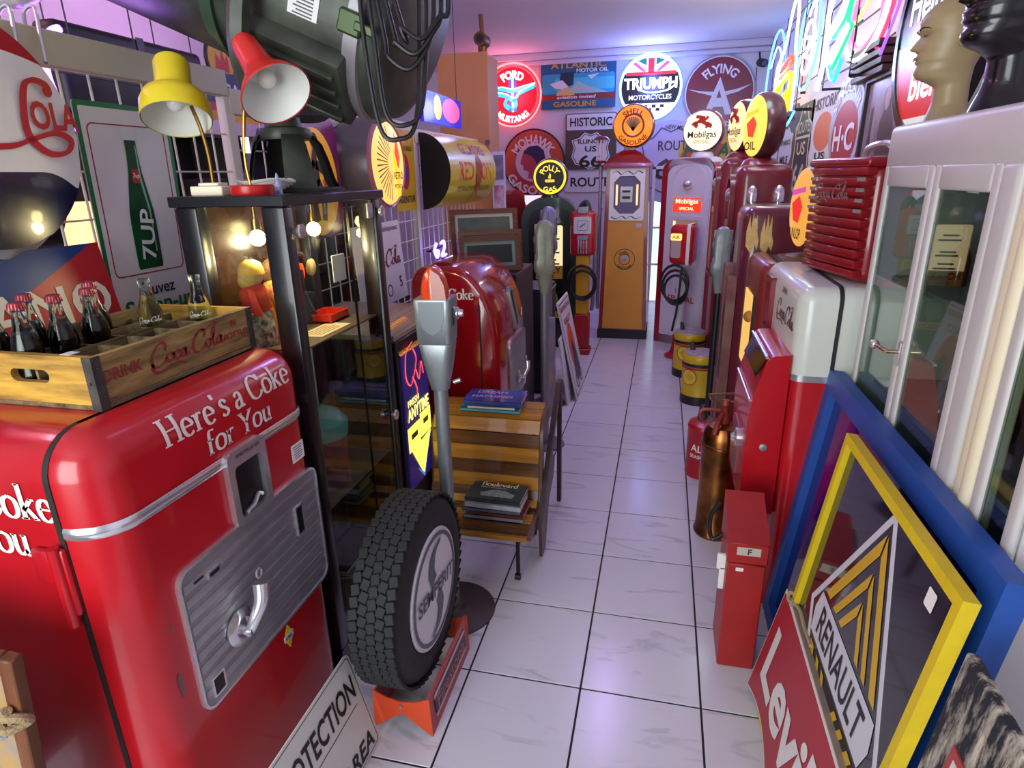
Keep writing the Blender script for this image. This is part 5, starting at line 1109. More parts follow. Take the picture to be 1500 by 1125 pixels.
def flamepump():
    t = sidepump('short plum red pump with flaking cream flame lettering', (.425, 3.85, 0), .42, .38, 1.5, '#6a2233', chrome=False, lit=False)
    b = B()
    for y0, dz in ((.02, .1), (.095, .09)):
        fl = [(y0+x, z+dz) for x, z in ((0, 1.19), (-.002, 1.27), (.012, 1.35), (.02, 1.28), (.028, 1.37), (.038, 1.29), (.048, 1.36), (.055, 1.26), (.066, 1.22), (.06, 1.17), (.045, 1.2), (.03, 1.15))]
        obj('flame_lettering', B().plate(fl, FR(.211, 0, 0)), mat('#e2bf72', .5, var=.25, vs_=40), t)
    for k in range(2):
        a = obj('front_arch', B().prism([(x, y) for x, y in arch_prism(.13, 1.16-.05*k, .06)], .05, FN(-.1+.2*k, 0, 0)), mat('#6f3038', .5, hex2='#7d5a4a', vs_=10), t)
        obj('arch_slot', B().box(-.13+.2*k, -.07+.2*k, -.052, -.05, .5, .95), mat('#2a0d12', .5), a)
flamepump()
def brownpump():
    t = thing('petrol_pump', 'low brown-red pump with a lit window under the tilted round globe', 'petrol pump', (.45, 3.27, 0), -R90)
    m_ = mat('#5a2f26', .4, hex2='#6f5a3c', vs_=5)
    obj('body', B().box(-.25, .25, .12, .42, 0, 1.27, .03, 3), m_, t)
    obj('door', B().box(-.25, .25, 0, .112, 0, 1.28, .05, 4), mat('#7a2420', .35, coat=.3), t)
    obj('gasket', B().box(-.245, .245, .11, .122, 0, 1.265, .02, 2), BLACK, t)
    w_ = obj('dial_window', B().box(-.17, .17, -.006, 0, .72, 1.1), glow('#e8b25a', .8), t)
    obj('window_knob', B().ball((.1, -.01, 1.0), .03, 14, 8), mat('#a3702c', .4), w_)
    obj('window_post', B().box(.17, .19, -.012, 0, .7, 1.12).box(-.19, -.17, -.012, 0, .7, 1.12), mat('#2a2018', .4), w_) if False else [obj('window_post', B().box(x, x+.02, -.012, 0, .7, 1.12), mat('#2a2018', .4), w_) for x in (.17, -.19)]
    obj('decal', B().prism(rr(.3, .2, .03, 3, 0, .45), .002, FN(0, 0, 0)), mat('#c9a9a2', .5, hex2='#8d2a3c', vs_=14), t)
    fg = obj('globe_foot', B().lathe([(.14, 1.27), (.13, 1.3), (.05, 1.31), (.04, 1.34), (0, 1.34)], 24, M.Translation((.1, .25, 0))), m_, t)
    globe(t, (.1, .25, 1.515), .185, .12, mat('#4a3438', .4), '#eaa948', deco_plain('#d8241c', '#c23a9a', 'DUNLOP'), .085, .65)
brownpump()
meter_old('grey parking meter on a black pole by the yellow oil drums', (.385, 4.3, 0), .0, '#8f9a98', -.09, BLACK, .05)
# ================================================================== white and red cooler machine with its dispenser
def machine3():
    t = thing('vending_machine', 'white topped red vending machine beside the glazed white cabinet', 'vending machine', (.47, 2.62, 0), -R90)
    W, D = .74, .5; WT = mat('#d3d8cc', .3, coat=.3, var=.08, vs_=4)
    kp = lambda a, b: max(a.z, b.z) > 1.29 or (abs(a.x-b.x) < .01 and abs(a.y-b.y) < .01)
    obj('upper_body', B().box(-W/2, W/2, 0, D, .985, 1.3, .055, 5, keep=kp), WT, t)
    obj('lower_body', B().box(-W/2, W/2, 0, D, 0, .97, .05, 4, keep=lambda a, b: abs(a.z-b.z) > .1), RED, t)
    obj('chrome_band', B().box(-W/2-.003, W/2+.003, -.003, D, .967, .99, .05, 4, keep=lambda a, b: abs(a.z-b.z) > .01), CHROME, t)
    obj('door_gasket', B().ring([(x, y+.554) for x, y in rr(W+.006, 1.502, .056, 5)], [(x, y+.554) for x, y in rr(W-.02, 1.47, .05, 5)], .013, fr((0, .138, 0), (1, 0, 0), (0, 0, 1))), mat('#17191a', .6), t)
    L = B(); script(L, FN(.15, -.0015, 1.16), .34); L.text('DRINK', FN(.1, -.0015, 1.245), .03, .001); obj('lettering', L, mat('#6a1c26', .5), t)
    f = obj('vend_frame', B().ring(rr(.14, .24, .01, 3, -.18, 1.14), rr(.09, .18, .006, 3, -.18, 1.14), .02, FN(0, 0, 0)), mat('#7d1c28', .3), t)
    obj('vend_opening', B().plate(rr(.1, .19, .006, 3, -.18, 1.14), FN(0, -.004, 0)), mat('#2a0c10', .4), f)
    # projecting lower front
    prof = [(0, .42), (-.11, .42), (-.125, .45), (-.125, .8), (-.115, .9), (-.075, 1.04), (-.055, 1.055), (0, 1.06)]
    ch = obj('coin_chest', B().prism([(-y, z) for y, z in prof], .42, fr((W/2-.01, 0, 0), (0, -1, 0), (0, 0, 1))), RED, t)
    obj('steel_tray', B().add([(-.03, -.11, .965), (.33, -.11, .965), (.33, -.074, 1.052), (-.03, -.074, 1.052)], [(0, 1, 2, 3)]), mat('#b9b4c2', .08, 1), ch)
    for y_, z_ in ((-.08, 1.045), (-.122, .88)): obj('chrome_lip', B().tube([(-.05, y_, z_), (.35, y_, z_)], .0055, 8), CHROME, ch)
    obj('lock', B().lathe([(.014, 0), (.014, .006), (.008, .008), (0, .008)], 16, FR(W/2-.01, -.06, .7)), STEEL, ch)
    obj('delivery_plate', B().prism(rr(.2, .22, .04, 4, .1, .6), .004, FN(0, -.125, 0)), mat('#a0707a', .3, .5), ch)
    obj('crank', B().lathe([(.04, 0), (.04, .012), (.02, .018), (.014, .03), (0, .03)], 20, FN(.18, -.125, .66)), CHROME, ch)
machine3()
def dispenser():
    t = thing('drink_dispenser', 'ribbed red drink dispenser standing on the white topped machine', 'dispenser', (.585, 2.52, 1.3), -math.radians(76))
    W, D, Hh = .4, .28, .4; m_ = mat('#8d1018', .28, coat=.5, var=.12)
    obj('body', B().box(-W/2, W/2, .03, D, 0, Hh, .045, 4), m_, t)
    for k in range(11):
        z = .02+.034*k; off = .012 if k < 7 else .012+.0*k
        obj('front_rib', B().box(-W/2+.012, W/2-.012, .03-off-.008, .05, z, z+.029, .006, 2), m_, t)
    obj('top_cover', B().box(-W/2-.006, W/2+.006, .0, D+.006, Hh-.012, Hh+.018, .012, 3), m_, t)
    L = B(); script(L, FN(-.02, .008, .3), .24); obj('lettering', L, mat('#a88a86', .35, .5), t)
    for k in range(4):
        for s in (-1, 1): obj('chrome_dash', B().box(s*.165-.022, s*.165+.022, .006, .01, .24+.034*k, .252+.034*k), CHROME, t)
    obj('spout', B().tube(cat([(.0, .1, Hh+.018), (.02, .1, Hh+.05), (.1, .12, Hh+.06), (.15, .14, Hh+.02)], 4), .012, 8), CHROME, t)
dispenser()
# ================================================================== cans and extinguisher on the right of the aisle
def oilcan(label, loc, rz):
    t = thing('oil_drum', label, 'oil drum', loc, rz, 'yellow and black oil drums'); R, h = .135, .4
    obj('can', B().lathe([(0, 0), (R, 0), (R, .05), (R-.003, .055), (R-.003, h-.08), (R, h-.075), (R, h-.03), (R-.01, h-.015), (R-.02, h-.02)], 40), mat('#d2ac17', .4, var=.12), t)
    obj('black_band', B().lathe([(R+.001, .0), (R+.001, .07)], 40, cap=False), mat('#17151a', .45), t)
    obj('black_band', B().lathe([(R+.001, h-.1), (R+.001, h-.075)], 40, cap=False), mat('#17151a', .45), t)
    for k in range(2):
        q = B().lathe([(R+.001, .07), (R+.001, h-.03)], 10, cap=False, a0=-.75+k*PI, a1=-.35+k*PI); obj('black_panel', q, mat('#17151a', .45), t)
    obj('red_line', B().lathe([(R+.0012, h-.12), (R+.0012, h-.105)], 40, cap=False), mat('#a8281c', .45), t)
    b = B(); wr = lambda x, y: ((R+.004)*math.cos(-2.25+x/R), (R+.004)*math.sin(-2.25+x/R), .22+y)
    b.add([wr(x, y) for x, y in circ(.06, 24)], [tuple(range(24))]); obj('badge', b, mat('#d9bc3c', .4), t)
    obj('badge_ring', B().tube([wr(x, y) for x, y in circ(.06, 24)], .003, 5, True), mat('#8d2018', .4), t)
    obj('lid', B().lathe([(R-.01, h-.02), (R-.012, h-.008), (.05, h), (0, h)], 36, cap=False), mat('#b9aebb', .45, .3, var=.3, vs_=20), t)
    obj('spout', B().cyl((-.06, .03, h-.005), (-.07, .035, h+.06), .02, .014, 12), mat('#3a3228', .5), t)
oilcan('yellow and black oil drum with a round badge, closer to the copper extinguisher', (.335, 4.68, 0), 0)
oilcan('yellow and black oil drum tucked behind the other one', (.28, 5.35, 0), .3)
t = thing('oil_can', 'small red oil can with a dark spout behind the copper extinguisher', 'oil can', (.31, 3.43, 0), 0)
obj('can', B().lathe([(0, 0), (.105, 0), (.108, .02), (.105, .03), (.105, .29), (.108, .3), (.1, .32), (.05, .345), (0, .35)], 36), mat('#a31420', .3, var=.2), t)
obj('lid_rim', B().lathe([(.1, .315), (.07, .335), (.03, .352), (0, .353)], 32, cap=False), mat('#7a6a66', .4, .4), t)
obj('spout', B().lathe([(.028, .33), (.028, .37), (.02, .38), (.022, .41), (.012, .43), (0, .43)], 14, M.Translation((-.03, -.01, 0))), mat('#2c2a1e', .5), t)
wr = lambda u, v: (.1065*math.cos(-2.0+u/.1065), .1065*math.sin(-2.0+u/.1065), v)
obj('lettering', B().text('ALL', None, .06, .002, warp=lambda u, v: wr(u, v+.19)).text('SEASON', None, .03, .001, warp=lambda u, v: wr(u, v+.14)), mat('#e6dcd8', .5), t)
def extinguisher():
    t = thing('fire_extinguisher', 'old copper fire extinguisher with red valve handle on the floor', 'fire extinguisher', (.325, 2.79, 0), .3)
    CP = mat('#b06f3a', .3, 1, hex2='#5a3a22', vs_=7, bump=.12, bs=14)
    obj('tank', B().lathe([(0, 0), (.092, 0), (.098, .012), (.094, .03), (.09, .04), (.088, .2), (.09, .46), (.092, .47), (.09, .5), (.086, .53), (.068, .565), (.03, .58), (0, .582)], 48), CP, t)
    obj('rim_band', B().lathe([(.09, .465), (.096, .47), (.096, .48), (.09, .485)], 48, cap=False), CP, t)
    RD = mat('#8d2a1e', .45, var=.3, vs_=30)
    v_ = obj('valve', B().lathe([(.026, .57), (.028, .6), (.02, .61), (.018, .66), (.024, .67), (.018, .69), (0, .69)], 16), RD, t)
    obj('crossbar', B().tube(cat([(-.08, 0, .72), (-.06, 0, .69), (0, 0, .675), (.06, 0, .69), (.08, 0, .72)], 4), .006, 8).tube([(-.085, 0, .72), (.085, 0, .72)], .006, 8), mat('#8a6a4a', .4, .7), v_)
    obj('lever', B().tube(cat([(-.02, -.02, .63), (-.05, -.05, .6), (-.07, -.07, .55)], 4), .013, 8).tube(cat([(-.02, 0, .64), (-.1, .02, .64), (-.105, .02, .6)], 4), .009, 8), RD, v_)
    obj('nozzle_stub', B().cyl((.07, 0, .51), (.115, .01, .55), .009, n=8), mat('#8a6a4a', .4, .7), t); obj('nozzle_stub', B().cyl((.08, -.01, .48), (.12, -.01, .5), .009, n=8), mat('#8a6a4a', .4, .7), t)
    hose(t, [(.02, -.07, .1), (.0, -.1, .06), (-.03, -.12, .1), (-.0, -.13, .18)], .009) if False else None
extinguisher()
t = thing('hydrant_box', 'red metal box with a hinged lid standing before the copper extinguisher', 'box', (.275, 1.885, 0), 0, rot=(0, 0, .0))
RB_ = mat('#a3211e', .4, var=.15, vs_=8)
obj('body', B().box(0, .122, 0, .2, 0, .43, .004, 1), RB_, t)
ld = obj('lid', B().box(-.004, .126, -.004, .204, .435, .515, .004, 1), RB_, t)
lf = obj('open_flap', B().box(0, .135, .0, .006, 0, .17, m=M.Translation((0, .2, .6)) @ M.Rotation(-.35, 4, 'X')), RB_, t) if False else obj('top_hood', B().add([(-.004, -.004, .515), (.126, -.004, .515), (.126, .204, .6), (-.004, .204, .6), (-.004, .204, .515), (.126, .204, .515)], [(0, 1, 2, 3), (1, 5, 2), (0, 3, 4), (3, 2, 5, 4)]), RB_, t)
pt = obj('letter_plate', B().box(.025, .1, -.0065, -.004, .47, .5), mat('#c9c4b4', .3, .3), t)
obj('lettering', B().text('F', FN(.065, -.0068, .485), .03, .001), BLACK, pt)
obj('white_latch', B().box(-.03, 0, .03, .045, .38, .44, .003, 1).box(-.02, 0, .03, .045, .3, .39, .003, 1), WHITE, t)
obj('price_tag', B().plate(rr(.025, .014, .002, 1, .04, .41), FN(0, -.001, 0)), WHITE, t)
hose(t, [(-.0, .15, .45), (-.04, .16, .42), (-.05, .17, .5), (-.02, .18, .56)], .008)
# ================================================================== leaning signs on the right
t = thing('framed_mirror', 'large blue framed dark mirror leaning on the white cabinet', 'mirror', (.495, 1.645, .004), 0, rot=(math.radians(-6.5), 0, -R90))
w_, h_ = 1.22, 1.02; BL = mat('#1d4fa0', .5, var=.1, vs_=20)
for nm, poly in (('frame_stile', [(-w_/2, 0), (-w_/2, h_), (-w_/2+.062, h_-.062), (-w_/2+.062, .062)]), ('frame_stile', [(w_/2, h_), (w_/2, 0), (w_/2-.062, .062), (w_/2-.062, h_-.062)]), ('frame_rail', [(-w_/2, h_), (w_/2, h_), (w_/2-.062, h_-.062), (-w_/2+.062, h_-.062)]), ('frame_rail', [(w_/2, 0), (-w_/2, 0), (-w_/2+.062, .062), (w_/2-.062, .062)])):
    obj(nm, B().prism(poly, .045, FN(0, .03, 0)), BL, t, smooth=False)
obj('mirror_glass', B().box(-w_/2+.06, w_/2-.06, .012, .016, .06, h_-.06), mat('#1c1170', .08, coat=.4), t)  # violet reflection is put into the glass colour
obj('back_board', B().box(-w_/2+.02, w_/2-.02, .016, .028, .02, h_-.02), mat('#3a3028', .7), t)
def renault():
    t = thing('framed_sign', 'black sign with a striped yellow diamond emblem in a yellow frame', 'sign', (.405, 1.36, .004), 0, rot=(math.radians(-7.6), 0, -R90))
    w, h, f = .72, 1.0, .024; YL = mat('#d9bd12', .45, var=.08, vs_=30)
    for nm, poly in (('frame_stile', [(-w/2, 0), (-w/2, h), (-w/2+f, h-f), (-w/2+f, f)]), ('frame_stile', [(w/2, h), (w/2, 0), (w/2-f, f), (w/2-f, h-f)]), ('frame_rail', [(-w/2, h), (w/2, h), (w/2-f, h-f), (-w/2+f, h-f)]), ('frame_rail', [(w/2, 0), (-w/2, 0), (-w/2+f, f), (w/2-f, f)])):
        obj(nm, B().prism(poly, .028, FN(0, .012, 0)), YL, t, smooth=False)
    p = obj('panel', B().box(-w/2+.02, w/2-.02, 0, .012, .02, h-.02), mat('#141017', .07, coat=.5), t)
    c = (.02, .53); hw, hh = .29, .45
    def dia(k, l=1.): return [(c[0], c[1]+hh*k), (c[0]+hw*k, c[1]), (c[0], c[1]-hh*k), (c[0]-hw*k, c[1])]
    WH = mat('#c9c9ce', .4); YE = mat('#c9a024', .4)
    obj('diamond_outline', B().ring(dia(1), dia(.93), .001, FN(0, 0, 0)), WH, p)
    bh = .062
    band = [(c[0]-hw*.86+.01, c[1]-.0), (c[0]-hw*.86+bh*.45, c[1]+bh), (c[0]+hw*.86-bh*.45, c[1]+bh), (c[0]+hw*.86-.01, c[1]), (c[0]+hw*.86-bh*.45, c[1]-bh), (c[0]-hw*.86+bh*.45, c[1]-bh)]
    obj('name_band', B().plate(band, FN(0, -.0012, 0)), WH, p)
    obj('lettering', B().text('RENAULT', FN(c[0], -.0014, c[1]), .11, .004, w=.37, h=.085), mat('#17131a', .4), p)
    # stripes above and below the band, parallel to the diamond edges
    sl = hh/hw
    for s in (1, -1):
        for k, (a, b_) in enumerate(((.85, .73), (.62, .53), (.44, .35), (.26, .17))):
            # left-hand arm of chevron k: between scaled diamonds a and b_, above the band
            y0 = c[1]+s*(bh+.016)
            def xe(q, y): return hw*q-(abs(y-c[1]))*hw/hh
            top_a, top_b = c[1]+s*hh*a, c[1]+s*hh*b_
            if xe(b_, y0) > 0:
                pl = [(c[0], top_a), (c[0]+xe(a, y0), y0), (c[0]+xe(b_, y0), y0), (c[0], top_b)]
                pr = [(c[0], top_a), (c[0]-xe(a, y0), y0), (c[0]-xe(b_, y0), y0), (c[0], top_b)]
                obj('stripe', B().plate(pl, FN(.004, -.0013, 0)), YE, p); obj('stripe', B().plate(pr, FN(-.004, -.0013, 0)), YE, p)
    obj('price_tag', B().plate(rr(.035, .04, .004, 2, .25, .92), FN(0, -.0015, 0)), WHITE, p)
renault()
def levis():
    t = thing('wing_sign', 'red batwing sign with carved white letters and a rope loop', 'sign', (.365, 1.385, .0), 0, rot=(math.radians(-10.5), 0, -R90))
    L = .82; pts = [(-L/2+.015, .44), (L/2-.015, .44), (L/2, .02)]
    def arc_pts(x0, x1, n=10): return [(x0+(x1-x0)*i/n, .02+.1*math.sin(PI*i/n)**1.0*.55) for i in range(1, n)]
    poly = pts+arc_pts(L/2, .0)+[(0, .0)]+arc_pts(.0, -L/2)+[(-L/2, .02)]
    obj('board', B().prism(poly, .028, FN(0, .028, 0)), mat('#8f8272', .6, var=.2), t)
    cx, cy = 0, .23
    obj('white_edge', B().prism([(cx+(x-cx)*.995, cy+(y-cy)*.99) for x, y in poly], .002, FN(0, 0, 0)), mat('#d9d0c8', .5), t)
    obj('red_face', B().prism([(cx+(x-cx)*.975, cy+(y-cy)*.94) for x, y in poly], .004, FN(0, 0, 0)), mat('#a81f2c', .4, var=.1), t)
    obj('lettering', B().text("Levi's", FN(-.02, -.0042, .245), .27, .018, w=.62), mat('#dedad6', .5, var=.1), t)
    obj('rope_loop', B().tube(cat([(-L/2+.1, .012, .44), (-L/2+.07, .012, .455), (-L/2+.05, .0, .45), (-L/2+.07, -.004, .435), (-L/2+.12, .012, .45), (-L/2+.2, .014, .446), (-L/2+.28, .012, .452)], 5), .006, 6), mat('#a08a66', .8), t)
    obj('ring_bolt', B().tube([(-L/2+.09+.012*math.cos(a), .0, .445+.012*math.sin(a)) for a in [k*PI/5 for k in range(10)]], .003, 6, True), STEEL, t)
levis()
hide = bpy.data.materials.new('hide'); hide.use_nodes = True
def hide_mat(m):
    nt = m.node_tree; b = nt.nodes['Principled BSDF']; b.inputs['Roughness'].default_value = .85
    tc = nt.nodes.new('ShaderNodeTexCoord'); mp = nt.nodes.new('ShaderNodeMapping'); mp.inputs['Scale'].default_value = (30, 30, 7); nt.links.new(tc.outputs['Object'], mp.inputs[0])
    n = nt.nodes.new('ShaderNodeTexNoise'); n.inputs['Scale'].default_value = 1.; n.inputs['Detail'].default_value = 8; n.inputs['Roughness'].default_value = .7; nt.links.new(mp.outputs[0], n.inputs['Vector'])
    r = nt.nodes.new('ShaderNodeValToRGB'); e = r.color_ramp.elements; e[0].position = .46; e[0].color = lin('#1d2026'); e[1].position = .64; e[1].color = lin('#d8d2b8')
    nt.links.new(n.outputs['Fac'], r.inputs['Fac']); nt.links.new(r.outputs['Color'], b.inputs['Base Color'])
hide_mat(hide)
t = thing('hide_panel', 'mottled black and cream hide-covered panel in the picture corner', 'panel', (.40, .71, .0), 0, rot=(math.radians(-6), 0, -R90-.06))
obj('panel', B().box(-.24, .3, 0, .02, 0, .95, .006, 2), hide, t)
lb = obj('leather_label', B().box(-.17, .04, -.003, 0, .74, .82), mat('#a8413c', .5), t)
obj('label_field', B().box(-.155, .025, -.004, -.003, .755, .805), mat('#d9d3c8', .5), lb)
obj('lettering', B().text('CROSS', FN(-.065, -.0045, .78), .05, .002), mat('#2a2426', .5), lb)
# ================================================================== white glazed cabinet
def cabinet():
    t = thing('glazed_cabinet', 'tall white cabinet with glazed doors and a chrome lever handle', 'cabinet', (.665, 1.675, 0), -R90)
    W, D, Z = 1.05, .4, 1.8; CW = mat('#c4c2bd', .35, var=.04)
    CC = mat('#e2d9b8', .45)
    obj('cornice', B().box(-W/2-.01, W/2, -.015, D, 1.67, Z, .02, 3), CW, t)
    obj('plinth', B().box(-W/2, W/2, 0, D, 0, .1), CW, t)
    obj('side_panel', B().box(-W/2, -W/2+.018, 0, D, .1, 1.69), CW, t); obj('side_panel', B().box(W/2-.018, W/2, 0, D, .1, 1.69), CW, t)
    obj('back_panel', B().box(-W/2+.018, W/2-.018, D-.015, D, .1, 1.69), mat('#6e6a64', .5), t)
    for z in (.42, .78, 1.02, 1.36): obj('shelf', B().box(-W/2+.018, W/2-.018, .05, D-.015, z-.015, z), mat('#8c8a86', .4), t)
    for x0, x1 in ((-W/2+.003, -.148), (-.142, .192), (.36, W/2)):
        d = B(); f = .035
        dr = obj('door', B().box(x0, x0+f, -.016, 0, .1, 1.69, .008, 3).box(x1-f, x1, -.016, 0, .1, 1.69, .008, 3), CW, t)
        obj('door_rail', B().box(x0+f, x1-f, -.016, 0, 1.63, 1.69, .008, 3), CW, dr); obj('door_rail', B().box(x0+f, x1-f, -.016, 0, .1, .17, .008, 3), CW, dr)
        obj('pane', B().box(x0+f, x1-f, -.009, -.006, .17, 1.63), pane_mat('#e6efe8', .08), dr)
    obj('pilaster', B().box(.196, .27, -.02, .04, .1, 1.69, .014, 4), CW, t)
    obj('pilaster', B().box(.272, .312, -.012, .04, .1, 1.69, .01, 3), CC, t); obj('pilaster', B().box(.314, .354, -.022, .04, .1, 1.69, .016, 4), CC, t)
    hd_ = obj('lever_handle', B().prism(rr(.016, .07, .008, 4, -.146, 1.2), .004, FN(0, -.016, 0)), CHROME, t)
    obj('lever', B().cyl((-.146, -.016, 1.205), (-.146, -.05, 1.205), .006, n=10).cyl((-.146, -.05, 1.205), (-.215, -.055, 1.205), .0065, n=10), mat('#c9b48a', .2, 1), hd_)
    obj('lever_ball', B().ball((-.225, -.056, 1.205), .014), CHROME, hd_)
cabinet()
def incab(x, y, z): return (.665+y, 1.675-x, z)
def smallbottle(label, loc, col, s=1., cap='#3a3430'):
    t = thing('small_bottle', label, 'bottle', loc, 0, 'small bottles in the glazed cabinet')
    obj('glass', B().lathe([(0, 0), (.026*s, 0), (.028*s, .01*s), (.028*s, .08*s), (.02*s, .11*s), (.01*s, .13*s), (.01*s, .17*s), (0, .17*s)], 18), mat(col, .12, coat=.8), t)
    obj('stopper', B().cyl((0, 0, .168*s), (0, 0, .185*s), .011*s, n=12), mat(cap, .3, .6), t)
smallbottle('green bottle on the upper shelf of the white cabinet', incab(-.06, .14, 1.36), '#2f5a2c', 1.1)
smallbottle('pale clear bottle on the upper cabinet shelf next to the green one', incab(-.0, .2, 1.36), '#7a8a88', .9)
smallbottle('amber bottle on the upper cabinet shelf near the pilaster', incab(.12, .16, 1.36), '#8a5a1c', .8)
smallbottle('dark red bottle on the upper cabinet shelf, farther door', incab(-.33, .16, 1.36), '#5a1a1e', .9)
t = thing('stoneware_jug', 'black round jug with white letters and a stopper on the middle shelf', 'jug', incab(.04, .14, 1.02), 0)
obj('body', B().lathe([(0, 0), (.05, 0), (.062, .03), (.066, .07), (.055, .11), (.03, .135), (.024, .15), (0, .15)], 28), mat('#120f12', .1, coat=.8), t)
obj('stopper', B().lathe([(.03, .15), (.033, .165), (.02, .18), (0, .182)], 18), mat('#120f12', .1, coat=.8), t)
wr = lambda u, v: (.067*math.cos(PI+.35-u/.067), .067*math.sin(PI+.35-u/.067), v)
obj('lettering', B().text('SLATE', None, .03, .001, warp=lambda u, v: wr(u, v+.075)).text('69', None, .03, .001, warp=lambda u, v: wr(u+.01, v+.045)), mat('#cfcac2', .5), t)
tg('red_box', 'long red box lying behind the black jug in the cabinet', 'box', B().box(-.17, .17, -.05, .05, 0, .12, .004, 1), mat('#8d1a1c', .4), incab(0, .3, 1.02), R90)
tg('paper_tag', 'small white paper tag hanging in front of the upper cabinet shelf', 'tag', B().prism(rr(.035, .05, .012, 3), .001).cyl((0, .025, 0), (0, .07, 0), .001, n=5), mat('#dcd9d2', .6), incab(.04, .08, 1.375+.03), 0, rot=(R90, 0, -R90))
t = thing('horn_cup', 'pale curved drinking horn on the lower cabinet shelf', 'horn', incab(.06, .12, .79), 0.4)
obj('horn', B().tube(cat([(0, -.12, .1), (0, -.06, .04), (0, .02, .03), (0, .1, .06)], 6), .03, 12, rf=lambda q: .15+.95*q), mat('#b0a898', .3), t)
obj('rim_band', B().tube(cat([(0, .09, .056), (0, .1, .06)], 4), .034, 14), CHROME, t)
tg('measuring_board', 'grey-green board with a ruler edge inside the farther cabinet door', 'board', B().box(-.14, .14, 0, .01, 0, .34), mat('#aeb8ac', .5, var=.15, vs_=12), incab(-.34, .3, 1.02), -R90)
t = thing('oil_bottle', 'orange-brown bottle on the bottom shelf behind the cabinet glass', 'bottle', incab(-.02, .14, .43), 0)
obj('body', B().lathe([(0, 0), (.05, 0), (.053, .02), (.053, .16), (.03, .21), (.015, .24), (.015, .28), (0, .28)], 22), mat('#a8401c', .2, coat=.5), t)
obj('label_band', B().lathe([(.0535, .05), (.0535, .13)], 22, cap=False), mat('#d9d2c8', .5), t)
obj('cap', B().cyl((0, 0, .278), (0, 0, .305), .018, n=14), mat('#2a2a2e', .4), t)
